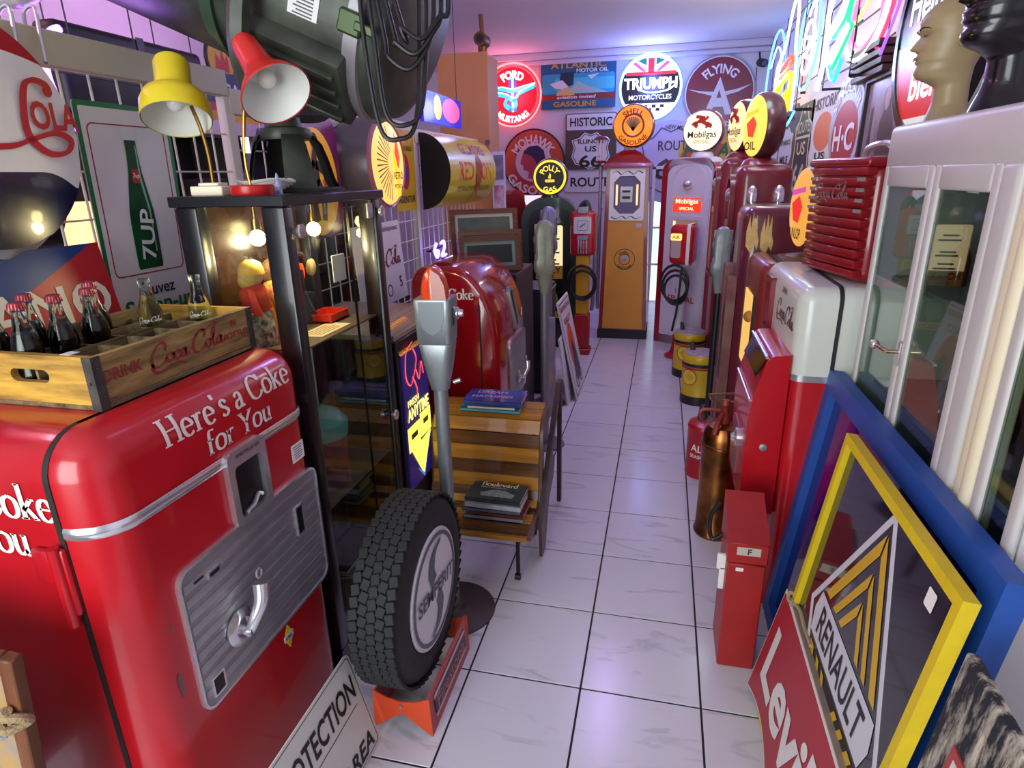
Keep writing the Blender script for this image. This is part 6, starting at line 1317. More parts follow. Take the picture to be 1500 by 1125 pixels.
# ================================================================== mannequin heads
def head(name, label, loc, fdir, m_, dark=False, s=.235):
    t = thing(name, label, 'mannequin head', loc, math.atan2(fdir[1], fdir[0]), 'mannequin heads on the white cabinet')
    def lerp(tab, z):
        for (a, va), (b, vb) in zip(tab, tab[1:]):
            if z <= b:
                q = (z-a)/(b-a); q = q*q*(3-2*q)*.5+q*.5; return va+(vb-va)*q
        return tab[-1][1]
    FRt = [(-.6, .2), (-.3, .13), (-.12, .13), (-.06, .22), (0, .36), (.06, .405), (.11, .4), (.165, .375), (.205, .412), (.235, .392), (.265, .418), (.3, .388), (.36, .392), (.44, .39), (.5, .382), (.56, .412), (.66, .42), (.76, .385), (.86, .3), (.94, .17), (1, .0)]
    BK = [(-.6, -.4), (-.3, -.28), (-.1, -.27), (.1, -.28), (.25, -.33), (.45, -.46), (.62, -.5), (.76, -.48), (.88, -.37), (.96, -.18), (1, 0)]
    WD = [(-.6, .34), (-.35, .2), (-.1, .19), (.02, .22), (.1, .245), (.25, .285), (.4, .315), (.58, .335), (.72, .33), (.84, .27), (.93, .17), (1, 0)]
    N, K = 64, 56; b = B(); vv = []
    for j in range(N+1):
        z = -.6+1.6*j/N; z = 1-(1-z) if z < 1 else 1
        f_, k_, w_ = lerp(FRt, z), lerp(BK, z), lerp(WD, z); cx, rx = (f_+k_)/2, (f_-k_)/2
        for i in range(K):
            a = 2*PI*i/K-PI; ca, sa = math.cos(a), math.sin(a)
            x = cx+rx*ca; y = w_*math.copysign(abs(sa)**.85, sa)
            if abs(a) < .9:
                nz = max(0, min(1, (z-.32)/.02)) * max(0, (.52-z)/.2) if z > .32 else 0
                x += .125*min(nz, 1.)*math.exp(-(y/.045)**2)
                x -= .05*math.exp(-((abs(y)-.13)/.06)**2-((z-.49)/.04)**2)
                x += .025*math.exp(-((abs(y)-.13)/.1)**2-((z-.57)/.025)**2)
                x += .014*math.exp(-((abs(y)-.125)/.04)**2-((z-.487)/.022)**2)
                x += .02*math.exp(-((abs(y)-.19)/.06)**2-((z-.38)/.05)**2)
                x -= .02*math.exp(-(y/.09)**2-((z-.236)/.008)**2)
            vv.append((x*s, y*s, (z+.6)*s))
    b.add(vv, [(j*K+i, j*K+(i+1) % K, (j+1)*K+(i+1) % K, (j+1)*K+i) for j in range(N) for i in range(K)]); b.f.append(tuple(range(K-1, -1, -1)))
    obj('bust', b, m_, t, ang=80)
    for sd in (-1, 1):
        q = B(); pts = [V((-.06+.075*math.cos(a)*(1 if math.sin(a) > -.3 else .7)-.03*math.sin(a), sd*(.325+.03*math.cos(a+2)), .46+.125*math.sin(a))) for a in [i*PI/9 for i in range(18)]]
        q.tube([(p.x*s, p.y*s, (p.z+.6)*s) for p in pts], .025*s, 8, True).ball(((-.05)*s, sd*.315*s, (.46+.6)*s), .075*s, 12, 8, (1, .25, 1.5)) if False else q.tube([(p.x*s, p.y*s, (p.z+.6)*s) for p in pts], .026*s, 8, True)
        q.add([V((p.x*s, sd*.315*s, (p.z+.6)*s)) for p in pts], [tuple(range(18))]); obj('ear', q, m_, t, ang=70)
        ec = mat('#3a3022', .4) if not dark else mat('#050506', .3)
        e = [(.352, .11, .49), (.35, .14, .503), (.33, .18, .498), (.315, .2, .488), (.338, .17, .479), (.352, .13, .478)]
        obj('eye', B().add([((x+.03)*s, sd*(y+.004)*s, (z+.6)*s) for x, y, z in e], [tuple(range(6))]), ec, t)
        obj('eyebrow', B().tube([((x+.014)*s, sd*(y+.005)*s, (z+.6)*s) for x, y, z in ((.405, .07, .575), (.39, .13, .598), (.345, .2, .585), (.31, .235, .565))], .014*s, 6, rf=lambda q: 1.2-q), ec, t)
    lp = [(.43, 0, .262), (.418, .05, .258), (.39, .095, .238), (.418, .05, .218), (.424, 0, .205)]
    if not dark: obj('lips', B().add([((x+.004)*s, y*s, (z+.6)*s) for x, y, z in lp]+[((x+.004)*s, -y*s, (z+.6)*s) for x, y, z in lp[1:4]], [(0, 1, 2, 3, 4, 7, 6, 5)]), mat('#8f7a5c', .5), t)
    return t
head('mannequin_head', 'bald olive-beige mannequin head on the white cabinet', (.79, 2.25, 1.8), (-.97, .12), mat('#a8966c', .38, var=.06), s=.22)
head('mannequin_head', 'glossy black mannequin head beside the beige one', (.77, 1.86, 1.8), (-.93, -.1), mat('#0b0b0c', .25, coat=.3), True, s=.26)
# ================================================================== right wall: beer sign, pictures, road signs
WX = 1.118
def beer():
    t = thing('oval_sign', 'oval black and red illuminated beer sign behind the heads', 'sign', (1.05, 3.2, 2.24), -R90)
    a_, b_ = .44, .42
    obj('rim', B().ring(circ(a_+.03, 56, ry=b_+.03), circ(a_-.01, 56, ry=b_-.01), .06, FN(0, .05, 0)), mat('#10131a', .25, coat=.4), t)
    def seg(z0, z1, n=30):
        z0 = max(z0, -b_+1e-4); z1 = min(z1, b_-1e-4); zs = [z0+(z1-z0)*i/n for i in range(n+1)]
        return [(a_*math.sqrt(1-(z/b_)**2), z) for z in zs]+[(-a_*math.sqrt(1-(z/b_)**2), z) for z in zs[::-1]]
    obj('white_field', B().plate(seg(-b_, b_), FN(0, .0, 0)), glow('#e9eef0', .5), t)
    obj('black_field', B().plate(seg(-.03, .34), FN(0, -.003, 0)), mat('#0d0d10', .2), t)
    obj('red_field', B().plate([(x*.93, z) for x, z in seg(-.35, -.1)], FN(0, -.003, 0)), mat('#cf1c22', .25, emit=.35), t)
    obj('lettering', B().text('Heineken', FN(.05, -.005, .12), .2, .012, w=.74), glow('#ffffff', .8), t)
    obj('lettering', B().text('bier', FN(-.02, -.005, -.22), .16, .01, w=.32), glow('#ffffff', .8), t)
beer()
def wallbox(px0, px1, py0, py1, X=WX):
    c = P((px0+px1)/2, (py0+py1)/2, X=X); y0, y1 = P(px1, (py0+py1)/2, X=X).y, P(px0, (py0+py1)/2, X=X).y
    z1, z0 = P((px0+px1)/2, py0, X=X).z, P((px0+px1)/2, py1, X=X).z
    return (X, (y0+y1)/2, (z0+z1)/2), y1-y0, z1-z0
def wsign(name, label, cat_, px, bgc, build, rough=.4):
    loc, w, h = wallbox(*px); t = thing(name, label, cat_, loc, -R90)
    obj('panel', B().prism(rr(w, h, .03, 3), .012, FN(0, 0, 0)), mat(bgc, rough), t); build(t, w, h); return t
TXT = mat('#17161c', .5); CRM = mat('#d9c9a0', .5)
def shield(w, h): return [(-.5*w, .3*h), (-.3*w, .36*h), (-.16*w, .5*h), (0, .44*h), (.16*w, .5*h), (.3*w, .36*h), (.5*w, .3*h), (.44*w, .1*h), (.5*w, -.15*h), (.4*w, -.34*h), (.12*w, -.44*h), (0, -.5*h), (-.12*w, -.44*h), (-.4*w, -.34*h), (-.5*w, -.15*h), (-.44*w, .1*h)]
def b1(t, w, h):
    obj('lettering', B().text('HISTORIC', FN(0, -.013, h*.36), .1, .004, w=w*.85, h=h*.14), TXT, t)
    obj('shield', B().plate(shield(w*.85, h*.6), FN(0, -.013, -h*.08)), mat('#e0dce2', .4), t)
    obj('lettering', B().text('NEW MEXICO', FN(0, -.015, 0), .06, .002, w=w*.6).text('MILE', FN(0, -.015, -h*.25), .1, .004, w=w*.5), TXT, t)
wsign('road_sign', 'white and brown historic road sign nearest the twin globes', 'road sign', (1142, 1165, 160, 260), '#6a4a3c', b1)
def b2(t, w, h):
    obj('shield', B().ring(shield(w*.95, h*.95), shield(w*.86, h*.9), .002, FN(0, -.012, 0)), CRM, t)
    obj('lettering', B().text('ROUTE', FN(0, -.013, h*.27), .1, .004, w=w*.75, h=h*.12).text('US', FN(0, -.013, h*.06), .12, .006, w=w*.5, h=h*.13).text('66', FN(0, -.013, -h*.24), .2, .01, w=w*.7, h=h*.3), CRM, t)
    obj('rule', B().plate(rr(w*.86, .02, .004, 1, 0, h*.17), FN(0, -.013, 0)), CRM, t)
wsign('road_sign', 'black and cream shield road sign between the white road signs', 'road sign', (1163, 1187, 155, 300), '#2a2420', b2)
def b3(t, w, h):
    obj('lettering', B().text('HISTORIC', FN(0, -.013, h*.38), .1, .004, w=w*.85, h=h*.12), TXT, t)
    obj('shield', B().plate(shield(w*.88, h*.62), FN(0, -.013, -h*.06)), mat('#e4e0e6', .4), t)
    obj('painted_globe_reflection', B().plate(circ(w*.32, 30, 0, h*.08, h*.2), FN(0, -.0145, 0)), mat('#d8763a', .5), t)  # reflection of the orange globe, painted onto the shield
    obj('lettering', B().text('US', FN(0, -.016, -h*.17), .1, .005, w=w*.35, h=h*.08).text('66', FN(0, -.016, -h*.31), .1, .005, w=w*.45, h=h*.13), TXT, t)
wsign('road_sign', 'white historic road sign with a painted orange globe reflection beside the oval sign', 'road sign', (1187, 1229, 135, 275), '#d9d5dc', b3)
def b4(t, w, h): pass
loc, w, h = wallbox(1220, 1269, 115, 255); t = thing('oval_sign', 'tall oval sign with a red heart and white initials on the wall', 'sign', loc, -R90)
obj('panel', B().prism(circ(w/2, 40, ry=h/2), .02, FN(0, 0, 0)), mat('#c9c4d4', .2, coat=.4), t)
obj('red_oval', B().plate(circ(w*.38, 40, 0, -h*.1, h*.36), FN(0, -.021, 0)), mat('#a8283a', .3), t)
obj('lettering', B().text('H·C', FN(0, -.023, -h*.12), .2, .012, w=w*.6, h=h*.28), mat('#e0dce4', .4), t)
obj('lettering', B().text('SINCLAIR', FN(0, -.022, -h*.02), .1, .006, w=w*.9, warp=lambda u, v: ((w*.4+v)*math.cos(PI/2-u/(w*.4)), (h*.42+v)*math.sin(PI/2-u/(w*.4)), .003)), mat('#e4e0e8', .4), t)
loc, w, h = wallbox(1269, 1330, 105, 240); t = thing('framed_picture', 'dark framed photograph of a woman on the wall under the slatted shelf', 'picture', loc, -R90)
obj('frame', B().ring(rr(w, h, .004, 1), rr(w-.06, h-.06, .003, 1), .03, FN(0, 0, 0)), mat('#2c2220', .4), t)
obj('print', B().box(-w/2+.028, w/2-.028, -.01, -.004, -h/2+.028, h/2-.028), mat('#6a5a66', .25, hex2='#9a8490', vs_=5), t)
obj('figure', B().plate([(-.02, h*.3), (.05, h*.34), (.1, h*.25), (.09, h*.1), (.16, -.02), (.2, -h*.4), (-.06, -h*.4), (-.05, -.02), (.0, h*.08), (-.03, h*.18)], FN(0, -.011, 0)), mat('#4a3234', .4), t)
obj('figure_face', B().plate(circ(.045, 20, .035, h*.2, .06), FN(0, -.012, 0)), mat('#b58a80', .4), t)
obj('column', B().plate(rr(.05, h*.5, .005, 1, -w*.3, -h*.1), FN(0, -.011, 0)), mat('#3a2c34', .4), t)
loc, w, h = wallbox(1266, 1312, 68, 112); t = thing('slatted_shelf', 'short brown slatted wall shelf above the framed photograph', 'shelf', loc, -R90)
for k in range(4): obj('slat', B().box(-w/2, w/2, -.06-.01*k, 0, -h/2+h*k/4, -h/2+h*(k+.85)/4, .004, 1), wood('#5a3430', '#3a201e', 3, .4, 'X'), t)
# ------------------------------------------------------------------ neon signs on the right wall
NX = [0]
def neon(label, px, draws, col=(.5, .7, 1), e=6, grid_=True, grp='neon signs high on the wall'):
    NX[0] += 1; nx = 1.05 if NX[0] % 2 else .96; loc, w, h = wallbox(*px, X=nx); t = thing('neon_sign', label, 'neon sign', loc, -R90, grp)
    if grid_:
        for k in range(3): obj('support_bar', B().box(-w*.55, w*.55, .03, .036, -h*.4+h*.4*k-.004, -h*.4+h*.4*k+.004), BLACK, t)
        for s in (-1, 1): obj('support_bar', B().box(s*w*.4-.004, s*w*.4+.004, .03, 1.12-nx, -h*.5, -h*.47), BLACK, t); obj('support_bar', B().box(s*w*.4-.004, s*w*.4+.004, .03, .036, -h*.5, h*.5), BLACK, t)
    for hexc, st, pts, r, closed in draws:
        q = cat([V((x*w, -.01, z*h)) for x, z in pts], 5, closed)
        obj('tube', B().tube(q, r, 8, closed), glow(hexc, st), t)
    glowlight(t, (0, -.4, -.1), col, e, .1); return t
EL = [(.5*math.cos(a), .5*math.sin(a)) for a in [i*PI/6 for i in range(12)]]
def ell(k, cx=0, cz=0): return [(x*k+cx, z*k+cz) for x, z in EL]
neon('tall blue-white neon loop farthest along the wall, above the globes', (1124, 1147, 55, 195), [('#5fb0ff', 2.32, ell(1), 0.0113, True), ('#bfe6ff', 1.25, [(-.3, .2), (0, .35), (.3, .2), (.2, -.1), (-.1, -.3), (.3, -.4)], 0.0096, False)], e=3.36)
neon('neon sign with a white bottle outline over a yellow and red glass', (1140, 1170, 20, 165), [('#ffffff', 1.45, [(-.45, -.5), (-.45, .0), (-.15, .15), (.1, .5), (.3, .45), (.35, .1), (.45, -.1), (.45, -.5)], 0.0113, False), ('#ffd21c', 1.68, [(-.25, -.45), (.25, -.45), (.28, -.15), (-.25, -.2), (-.2, -.35), (.22, -.3)], 0.0242, False), ('#ff4a2a', 1.68, [(-.25, -.1), (.28, -.05), (.2, .02), (-.2, -.02)], 0.0177, False), ('#5fd8ff', 2.00, [(-.6, -.62), (-.1, -.55), (.3, -.62), (.6, -.52)], 0.0096, False)], e=2.70, col=(1, .9, .7))
neon('tall double-looped blue neon sign in the middle of the group', (1173, 1201, 0, 126), [('#64b4ff', 2.32, ell(1), 0.0113, True), ('#ffffff', 1.70, ell(.55, 0, -.05), 0.0129, True), ('#d9f2ff', 1.70, [(-.2, .1), (.15, .0), (-.1, -.1), (.2, -.2)], 0.0161, False), ('#ffffff', 1.25, [(-.1, .3), (.15, .42), (.2, .2)], 0.0096, False)], e=4.05)
neon('neon sign of a white figure with green and turquoise strokes', (1203, 1248, -10, 118), [('#ffffff', 1.70, [(-.35, -.5), (-.2, -.1), (-.25, .3), (-.1, .5)], 0.0146, False), ('#ffffff', 1.70, [(-.2, -.1), (.0, -.35), (.1, -.45)], 0.0129, False), ('#eaffff', 1.70, [(-.15, .05), (.2, .2), (.35, .32)], 0.0242, False), ('#dfffe8', 1.70, [(-.1, -.25), (.2, -.12), (.35, -.02)], 0.0242, False), ('#28e07a', 1.68, [(.0, .0), (.3, .1), (.45, .3), (.4, .05), (.5, -.05), (.1, -.35)], 0.0113, False), ('#2fa8ff', 1.68, [(.0, -.3), (.2, -.5), (.35, -.3)], 0.0113, False)], col=(.5, 1, .9), e=3.36)
neon('big white neon oval with a pink and violet inner panel', (1245, 1302, -40, 78), [('#ffffff', 1.70, ell(1), 0.0146, True), ('#ff6a9a', 1.36, ell(.72, .06, -.04), 0.0129, True), ('#ffb45a', 1.68, [(-.4, -.1), (.0, .1), (.35, .35)], 0.0096, False), ('#ff3f6a', 1.36, [(.55, .3), (.62, -.1), (.4, -.5)], 0.0113, False), ('#9a5aff', 1.36, [(.7, .35), (.75, -.1), (.5, -.6)], 0.0081, False)], col=(1, .7, .95), e=4.05)
# ================================================================== back wall signs
BY = 8.575
def bsign(name, label, cat_, x, z): return thing(name, label, cat_, (x, BY, z), 0)
NW = 5
t = bsign('neon_sign', 'round red neon sign with white letters and a blue horse', 'neon sign', -2.0, 2.67); R = .375
obj('disc', B().prism(circ(R, 48), .02, FN(0, 0, 0)), mat('#b8142a', .35, emit=.35), t)
for q, c_, s_ in ((R, '#ff5a5a', 4), (R*.9, '#ff3040', 2.5)): obj('tube', B().tube([(x, -.04, z) for x, z in circ(q, 48)], .011, 8, True), glow(c_, s_), t)
obj('lettering', B().text('FORD', FN(0, -.03, 0), .13, .012, warp=arc(R*.64, PI/2), w=.3), glow('#fff0f4', 2.5), t)
obj('lettering', B().text('MUSTANG', FN(0, -.03, 0), .11, .01, warp=arc(R*.78, -PI/2, True), w=.44), glow('#fff0f4', 2.5), t)
for k in range(3): obj('bar', B().box(-.05+.035*k, -.022+.035*k, -.026, -.02, -.2, .2), glow(('#3a5ad8', '#d8e4ff', '#3a5ad8')[k], 1.2), t)
hs = [[(-.3, .02), (-.15, .06), (.0, .03), (.15, .06), (.3, .09)], [(-.25, .0), (-.1, -.02), (.02, -.08), (.1, .0), (.28, .07)], [(-.05, -.02), (-.1, -.12), (-.04, -.18)], [(.02, -.05), (.04, -.15), (-.02, -.2)], [(-.2, .03), (-.3, -.04), (-.34, -.02)]]
obj('horse', B().ink(hs, FN(0, -.034, .02), .06, .03, .8, 1.0), glow('#2f8fe0', 2), t)
for q in hs[:2]: obj('horse_tube', B().tube(cat([(x, -.045, z+.04) for x, z in q], 5), .007, 6), glow('#bfe4ff', 3), t)
glowlight(t, (0, -.25, 0), (1, .2, .35), 5, .15)
t = bsign('enamel_picture', 'blue aviation fuel poster with plane, car and mountain', 'poster', -1.15, 2.755); w, h = .95, .55
obj('panel', B().box(-w/2, w/2, -.02, 0, -h/2, h/2), mat('#1c5a86', .35), t)
for x0, x1, z0, z1, c_ in ((-.46, .46, -.1, .13, '#2f9fc0'), (-.3, .46, -.06, .08, '#4fc0d4')): obj('sky_band', B().plate(rr(x1-x0, z1-z0, .03, 3, (x0+x1)/2, (z0+z1)/2), FN(0, -.0205-(.001 if c_ == '#4fc0d4' else 0), 0)), mat(c_, .4), t)
obj('mountain', B().plate([(-.15, -.1), (.0, .04), (.15, -.03), (.4, -.1)], FN(0, -.023, 0)), mat('#a8c4b8', .4), t)
obj('hangar', B().plate([(-.25, -.05), (-.22, .14), (-.05, .15), (-.06, .0)], FN(0, -.023, 0)), mat('#142a44', .4), t)
obj('plane', B().plate([(-.36, .02), (-.2, .06), (-.12, -.02), (-.2, -.05), (-.3, -.03)], FN(0, -.024, 0)).plate([(.12, .1), (.27, .12), (.2, .08), (.17, .06)], FN(0, -.024, 0)), mat('#d4dfe0', .4), t)
obj('car', B().plate([(-.28, -.12), (-.26, -.07), (-.2, -.06), (-.17, -.03), (-.1, -.04), (-.06, -.08), (-.04, -.12)], FN(0, -.025, 0)), mat('#d8b86a', .4), t)
obj('red_band', B().plate(rr(w, .06, .002, 1, 0, -.14), FN(0, -.022, 0)), mat('#8f2a26', .4), t)
obj('lettering', B().text('ATLANTIC', FN(0, -.025, .225), .09, .006, w=.7), mat('#c8a04a', .4), t)
obj('lettering', B().text('MOTOR OIL', FN(.18, -.025, .16), .06, .004, w=.4).text('aviation tested', FN(-.02, -.025, -.14), .05, .003, w=.5, shear=.2), mat('#e0e8ea', .4), t)
obj('lettering', B().text('GASOLINE', FN(-.04, -.025, -.22), .085, .006, w=.55), mat('#c8a04a', .4), t)
t = bsign('neon_sign', 'round blue-ringed neon motorcycle sign with a flag and checkers', 'neon sign', -.25, 2.68); R = .375
obj('disc', B().prism(circ(R, 48), .02, FN(0, 0, 0)), mat('#0f1018', .3), t)
obj('tube', B().tube([(x, -.045, z) for x, z in circ(R*.98, 48)], .013, 8, True), glow('#7fb4ff', 6), t)
def chord(z0, z1, R, n=14):
    zs = [z0+(z1-z0)*i/n for i in range(n+1)]; return [(math.sqrt(max(R*R-z*z, 0)), z) for z in zs]+[(-math.sqrt(max(R*R-z*z, 0)), z) for z in zs[::-1]]
obj('flag_field', B().plate(chord(.16, .355, R*.95), FN(0, -.021, 0)), glow('#c8d4f0', .8), t)
obj('flag_cross', B().box(-.035, .035, -.023, -.022, .16, .35).box(-.3, .3, -.023, -.022, .14, .175), glow('#e0283a', 1.3), t)
for s in (-1, 1):
    obj('flag_diagonal', B().plate([(s*.06, .18), (s*.1, .18), (s*.22, .27), (s*.19, .29)], FN(0, -.0225, 0)), glow('#e04a8a', 1.1), t)
    obj('flag_quarter', B().plate([(s*.06, .25), (s*.06, .33), (s*.16, .3)], FN(0, -.0225, 0)), glow('#2a7a7a', .6), t)
obj('lettering', B().text('TRIUMPH', FN(0, -.03, .045), .17, .012, w=.64), glow('#f4f8ff', 3.5), t)
obj('swoosh', B().tube(cat([(-.15, -.035, -.02), (0, -.035, -.06), (.2, -.035, -.04), (.3, -.035, .02)], 6), .009, 6), glow('#f4f8ff', 3.5), t)
obj('lettering', B().text('MOTORCYCLES', FN(0, -.023, -.11), .075, .004, w=.52), glow('#e8e8f0', .9), t)
obj('white_base', B().plate(chord(-.355, -.18, R*.95), FN(0, -.021, 0)), glow('#fff4e6', 1.1), t)
for i in range(7):
    for j in range(2):
        if (i+j) % 2 == 0: obj('checker', B().plate(rr(.048, .036, .001, 1, -.15+.05*i, -.215-.038*j), FN(0, -.023, 0)), mat('#2a2420', .5), t)
glowlight(t, (0, -.3, .05), (.22, .3, 1), 18, .15)
t = bsign('enamel_sign', 'large maroon disc sign with a winged letter A', 'sign', .57, 2.585); R = .42
obj('rim', B().prism(circ(R, 56), .02, FN(0, 0, 0)), mat('#8f92a6', .4), t)
obj('white_line', B().prism(circ(R*.95, 56), .022, FN(0, 0, 0)), mat('#e4e0e6', .4), t)
obj('maroon_field', B().prism(circ(R*.925, 56), .024, FN(0, 0, 0)), mat('#7d2236', .3), t)
obj('wing', B().plate([(-.37, .07), (-.2, .04), (-.08, .03), (.08, .03), (.2, .05), (.37, .1), (.22, .02), (.1, -.01), (-.1, -.01), (-.25, .03)], FN(0, -.0255, -.02)), mat('#cfc9d4', .4), t)
obj('letter_a', B().plate([(0, .17), (.17, -.25), (.085, -.25), (.055, -.16), (-.055, -.16), (-.085, -.25), (-.17, -.25)], FN(0, -.0265, .0)), mat('#d4cfda', .4), t)
obj('letter_counter', B().plate([(0, .03), (.028, -.06), (-.028, -.06)], FN(0, -.0275, 0)), mat('#7d2236', .3), t)
obj('lettering', B().text('FLYING', FN(0, -.026, 0), .14, .008, warp=arc(R*.62, PI/2), w=.42), mat('#e6e2ea', .4), t)
obj('lettering', B().text('GASOLINE', FN(0, -.026, 0), .075, .005, warp=arc(R*.86, -PI/2, True), w=.42), mat('#e6e2ea', .4), t)
t = bsign('enamel_sign', 'round red gasoline sign with a profile head behind the green pump', 'sign', -1.73, 1.84); R = .42
obj('rim', B().prism(circ(R, 56), .03, FN(0, 0, 0)), mat('#1c1216', .4), t)
obj('red_field', B().prism(circ(R*.95, 56), .032, FN(0, 0, 0)), mat('#a82a38', .3, hex2='#d8521f', vs_=2), t)
obj('inner_disc', B().prism(circ(R*.58, 48), .034, FN(0, 0, 0)), mat('#d8c0cc', .35), t)
hp_ = [(-.17, .03), (-.15, .09), (-.13, .15), (-.06, .2), (.06, .21), (.14, .15), (.16, .05), (.12, -.04), (.13, -.14), (.05, -.22), (-.08, -.2), (-.06, -.12), (-.1, -.1), (-.14, -.09), (-.14, -.04), (-.18, -.01)]
obj('profile_head', B().plate(hp_, FN(0, -.0355, 0)), mat('#b83a52', .4), t)
obj('profile_hair', B().plate([(-.14, .12), (-.06, .2), (.06, .21), (.14, .15), (.16, .05), (.12, -.04), (.13, -.14), (.06, -.08), (.03, .02), (-.04, .09)], FN(0, -.0365, 0)), mat('#2c1c4a', .4), t)
obj('lettering', B().text('MOHAWK', FN(0, -.0335, 0), .16, .01, warp=arc(R*.67, PI/2), w=.62), mat('#e8d8dc', .4), t)
obj('lettering', B().text('GASOLINE', FN(0, -.0335, 0), .15, .01, warp=arc(R*.84, -PI/2, True), w=.8), mat('#e8d8dc', .4), t)
t = bsign('road_sign', 'brown and white historic Illinois route sign in two plates', 'road sign', -.975, 1.93); w = .66
obj('upper_plate', B().prism(rr(w, .68, .03, 4, 0, .15), .012, FN(0, 0, 0)), mat('#4a3230', .4), t)
obj('title_plate', B().prism(rr(w-.03, .19, .02, 4, 0, .385), .014, FN(0, 0, 0)), mat('#d8d6dc', .4), t)
obj('lettering', B().text('HISTORIC', FN(0, -.0155, .385), .14, .007, w=w*.82), TXT, t)
obj('shield', B().prism(shield(.5, .46), .014, FN(0, 0, .03)), mat('#d8d6dc', .4), t)
obj('shield_line', B().ring(shield(.47, .43), shield(.45, .41), .001, FN(0, -.014, .03)), TXT, t)
obj('lettering', B().text('ILLINOIS', FN(0, -.0155, .15), .07, .004, w=.33).text('US', FN(0, -.0155, .06), .09, .005, w=.15).text('66', FN(0, -.0155, -.09), .2, .012, w=.3), TXT, t)
obj('lower_plate', B().prism(rr(w, .25, .02, 4, 0, -.35), .012, FN(0, 0, 0)), mat('#d8d4dc', .4), t)
obj('lettering', B().text('ROUTE', FN(0, -.0135, -.35), .16, .008, w=.52), TXT, t)
t = bsign('road_sign', 'big pale violet shield sign reading route in dark outline', 'road sign', .03, 1.8)
obj('panel', B().prism(circ(.46, 48, 0, 0, .5), .012, FN(0, 0, 0)), mat('#c4b8d8', .4), t)
obj('shield_line', B().ring(shield(.74, .84), shield(.7, .8), .002, FN(0, -.012, 0)), mat('#5a5470', .4), t)
obj('lettering', B().text('NEW MEXICO', FN(0, -.014, 0), .07, .003, warp=arc(.42, PI/2-.25), w=.35).text('ROUTE', FN(.06, -.014, .2), .16, .005, w=.42).text('66', FN(.06, -.014, -.08), .35, .012, w=.5), mat('#3a3448', .4), t)
t = bsign('enamel_sign', 'colourful cut-out sign with green letters behind the horse globe', 'sign', .62, 1.93)
obj('yellow_field', B().prism([(-.5, -.1), (-.45, .12), (-.2, .2), (.2, .2), (.42, .12), (.5, -.1), (.3, -.22), (-.3, -.22)], .014, FN(0, 0, 0)), mat('#d8a83a', .35), t)
obj('red_field', B().plate([(-.48, -.1), (-.38, .1), (-.2, .16), (.1, .05), (-.1, -.2)], FN(0, -.0145, 0)), mat('#c8452a', .35), t)
obj('lettering', B().text('HAVANA', FN(.0, -.016, .0), .24, .015, w=.85, shear=.2), mat('#1f6a34', .4), t)
obj('cloud', B().plate([(.3, -.2), (.32, -.12), (.4, -.08), (.48, -.12), (.52, -.2)], FN(0, -.016, 0)), mat('#c8d0f0', .4), t)
t = thing('security_camera', 'small black security camera high in the wall corner', 'camera', (1.0, 8.5, 2.88), .4)
obj('body', B().cyl((0, 0, 0), (-.03, -.14, -.03), .045, n=16), BLACK, t); obj('lens', B().cyl((-.03, -.14, -.03), (-.032, -.15, -.032), .03, n=16), mat('#5a5a70', .1), t)
obj('bracket', B().cyl((0, 0, 0), (.02, .08, .16), .01, n=8), BLACK, t); hose(t, [(.0, .07, -.04), (.01, .08, -.3), (-.03, .08, -.6)], .005, name='cable')
t = bsign('enamel_sign', 'glowing red and yellow sign under the round gasoline sign', 'sign', -1.9, 1.22)
obj('panel', B().box(-.35, .35, -.03, 0, -.2, .2), glow('#c81c3a', .9), t)
obj('lettering', B().text('VICTOR', FN(.05, -.032, -.05), .2, .012, w=.5), glow('#ffd83a', 1.2), t)
obj('upper_band', B().box(-.35, .35, -.034, -.03, .08, .2), glow('#e0d0f0', .9), t)
# ================================================================== tan pillar with a brass tap, cards
t = thing('plywood_pillar', 'tan plywood pillar rising behind the yellow barrel sign', 'pillar', (-1.76, 5.72, 0), 0)
TN = mat('#c08448', .55, var=.08, vs_=3)
obj('panel', B().box(-.26, .2, 0, .03, 0, 2.7, .003, 1), TN, t); obj('return_panel', B().box(.17, .2, .03, .35, 0, 2.68), TN, t)
obj('clip', B().box(.16, .205, -.006, 0, 1.95, 1.99), mat('#5a5560', .4), t)
t = thing('brass_tap', 'brown brass tap fitting standing on the tan pillar', 'tap', (-1.62, 5.8, 2.7), 0)
BR = mat('#6f4a24', .4, .6)
obj('base', B().cyl((0, 0, 0), (0, 0, .05), .04, n=14), BR, t); obj('body', B().cyl((0, .08, .1), (0, -.08, .1), .055, n=18), BR, t); obj('bore', B().cyl((0, -.081, .1), (0, -.083, .1), .035, n=16), BLACK, t); obj('stem', B().cyl((0, 0, .15), (-.01, 0, .3), .018, n=10), BR, t)
t = thing('card_rack', 'narrow white rack of two postcards beside the tan pillar', 'card rack', (-1.48, 5.712, 1.62), .1)
obj('backing', B().box(-.06, .06, 0, .008, -.27, .27), mat('#d8d0e0', .5), t)
obj('card', B().box(-.045, .045, -.003, 0, .03, .24), mat('#4a5a7a', .4, hex2='#9a8a8a', vs_=12), t); obj('card', B().box(-.045, .045, -.003, 0, -.22, -.02), mat('#a85a6a', .4, hex2='#d8c8c8', vs_=12), t)
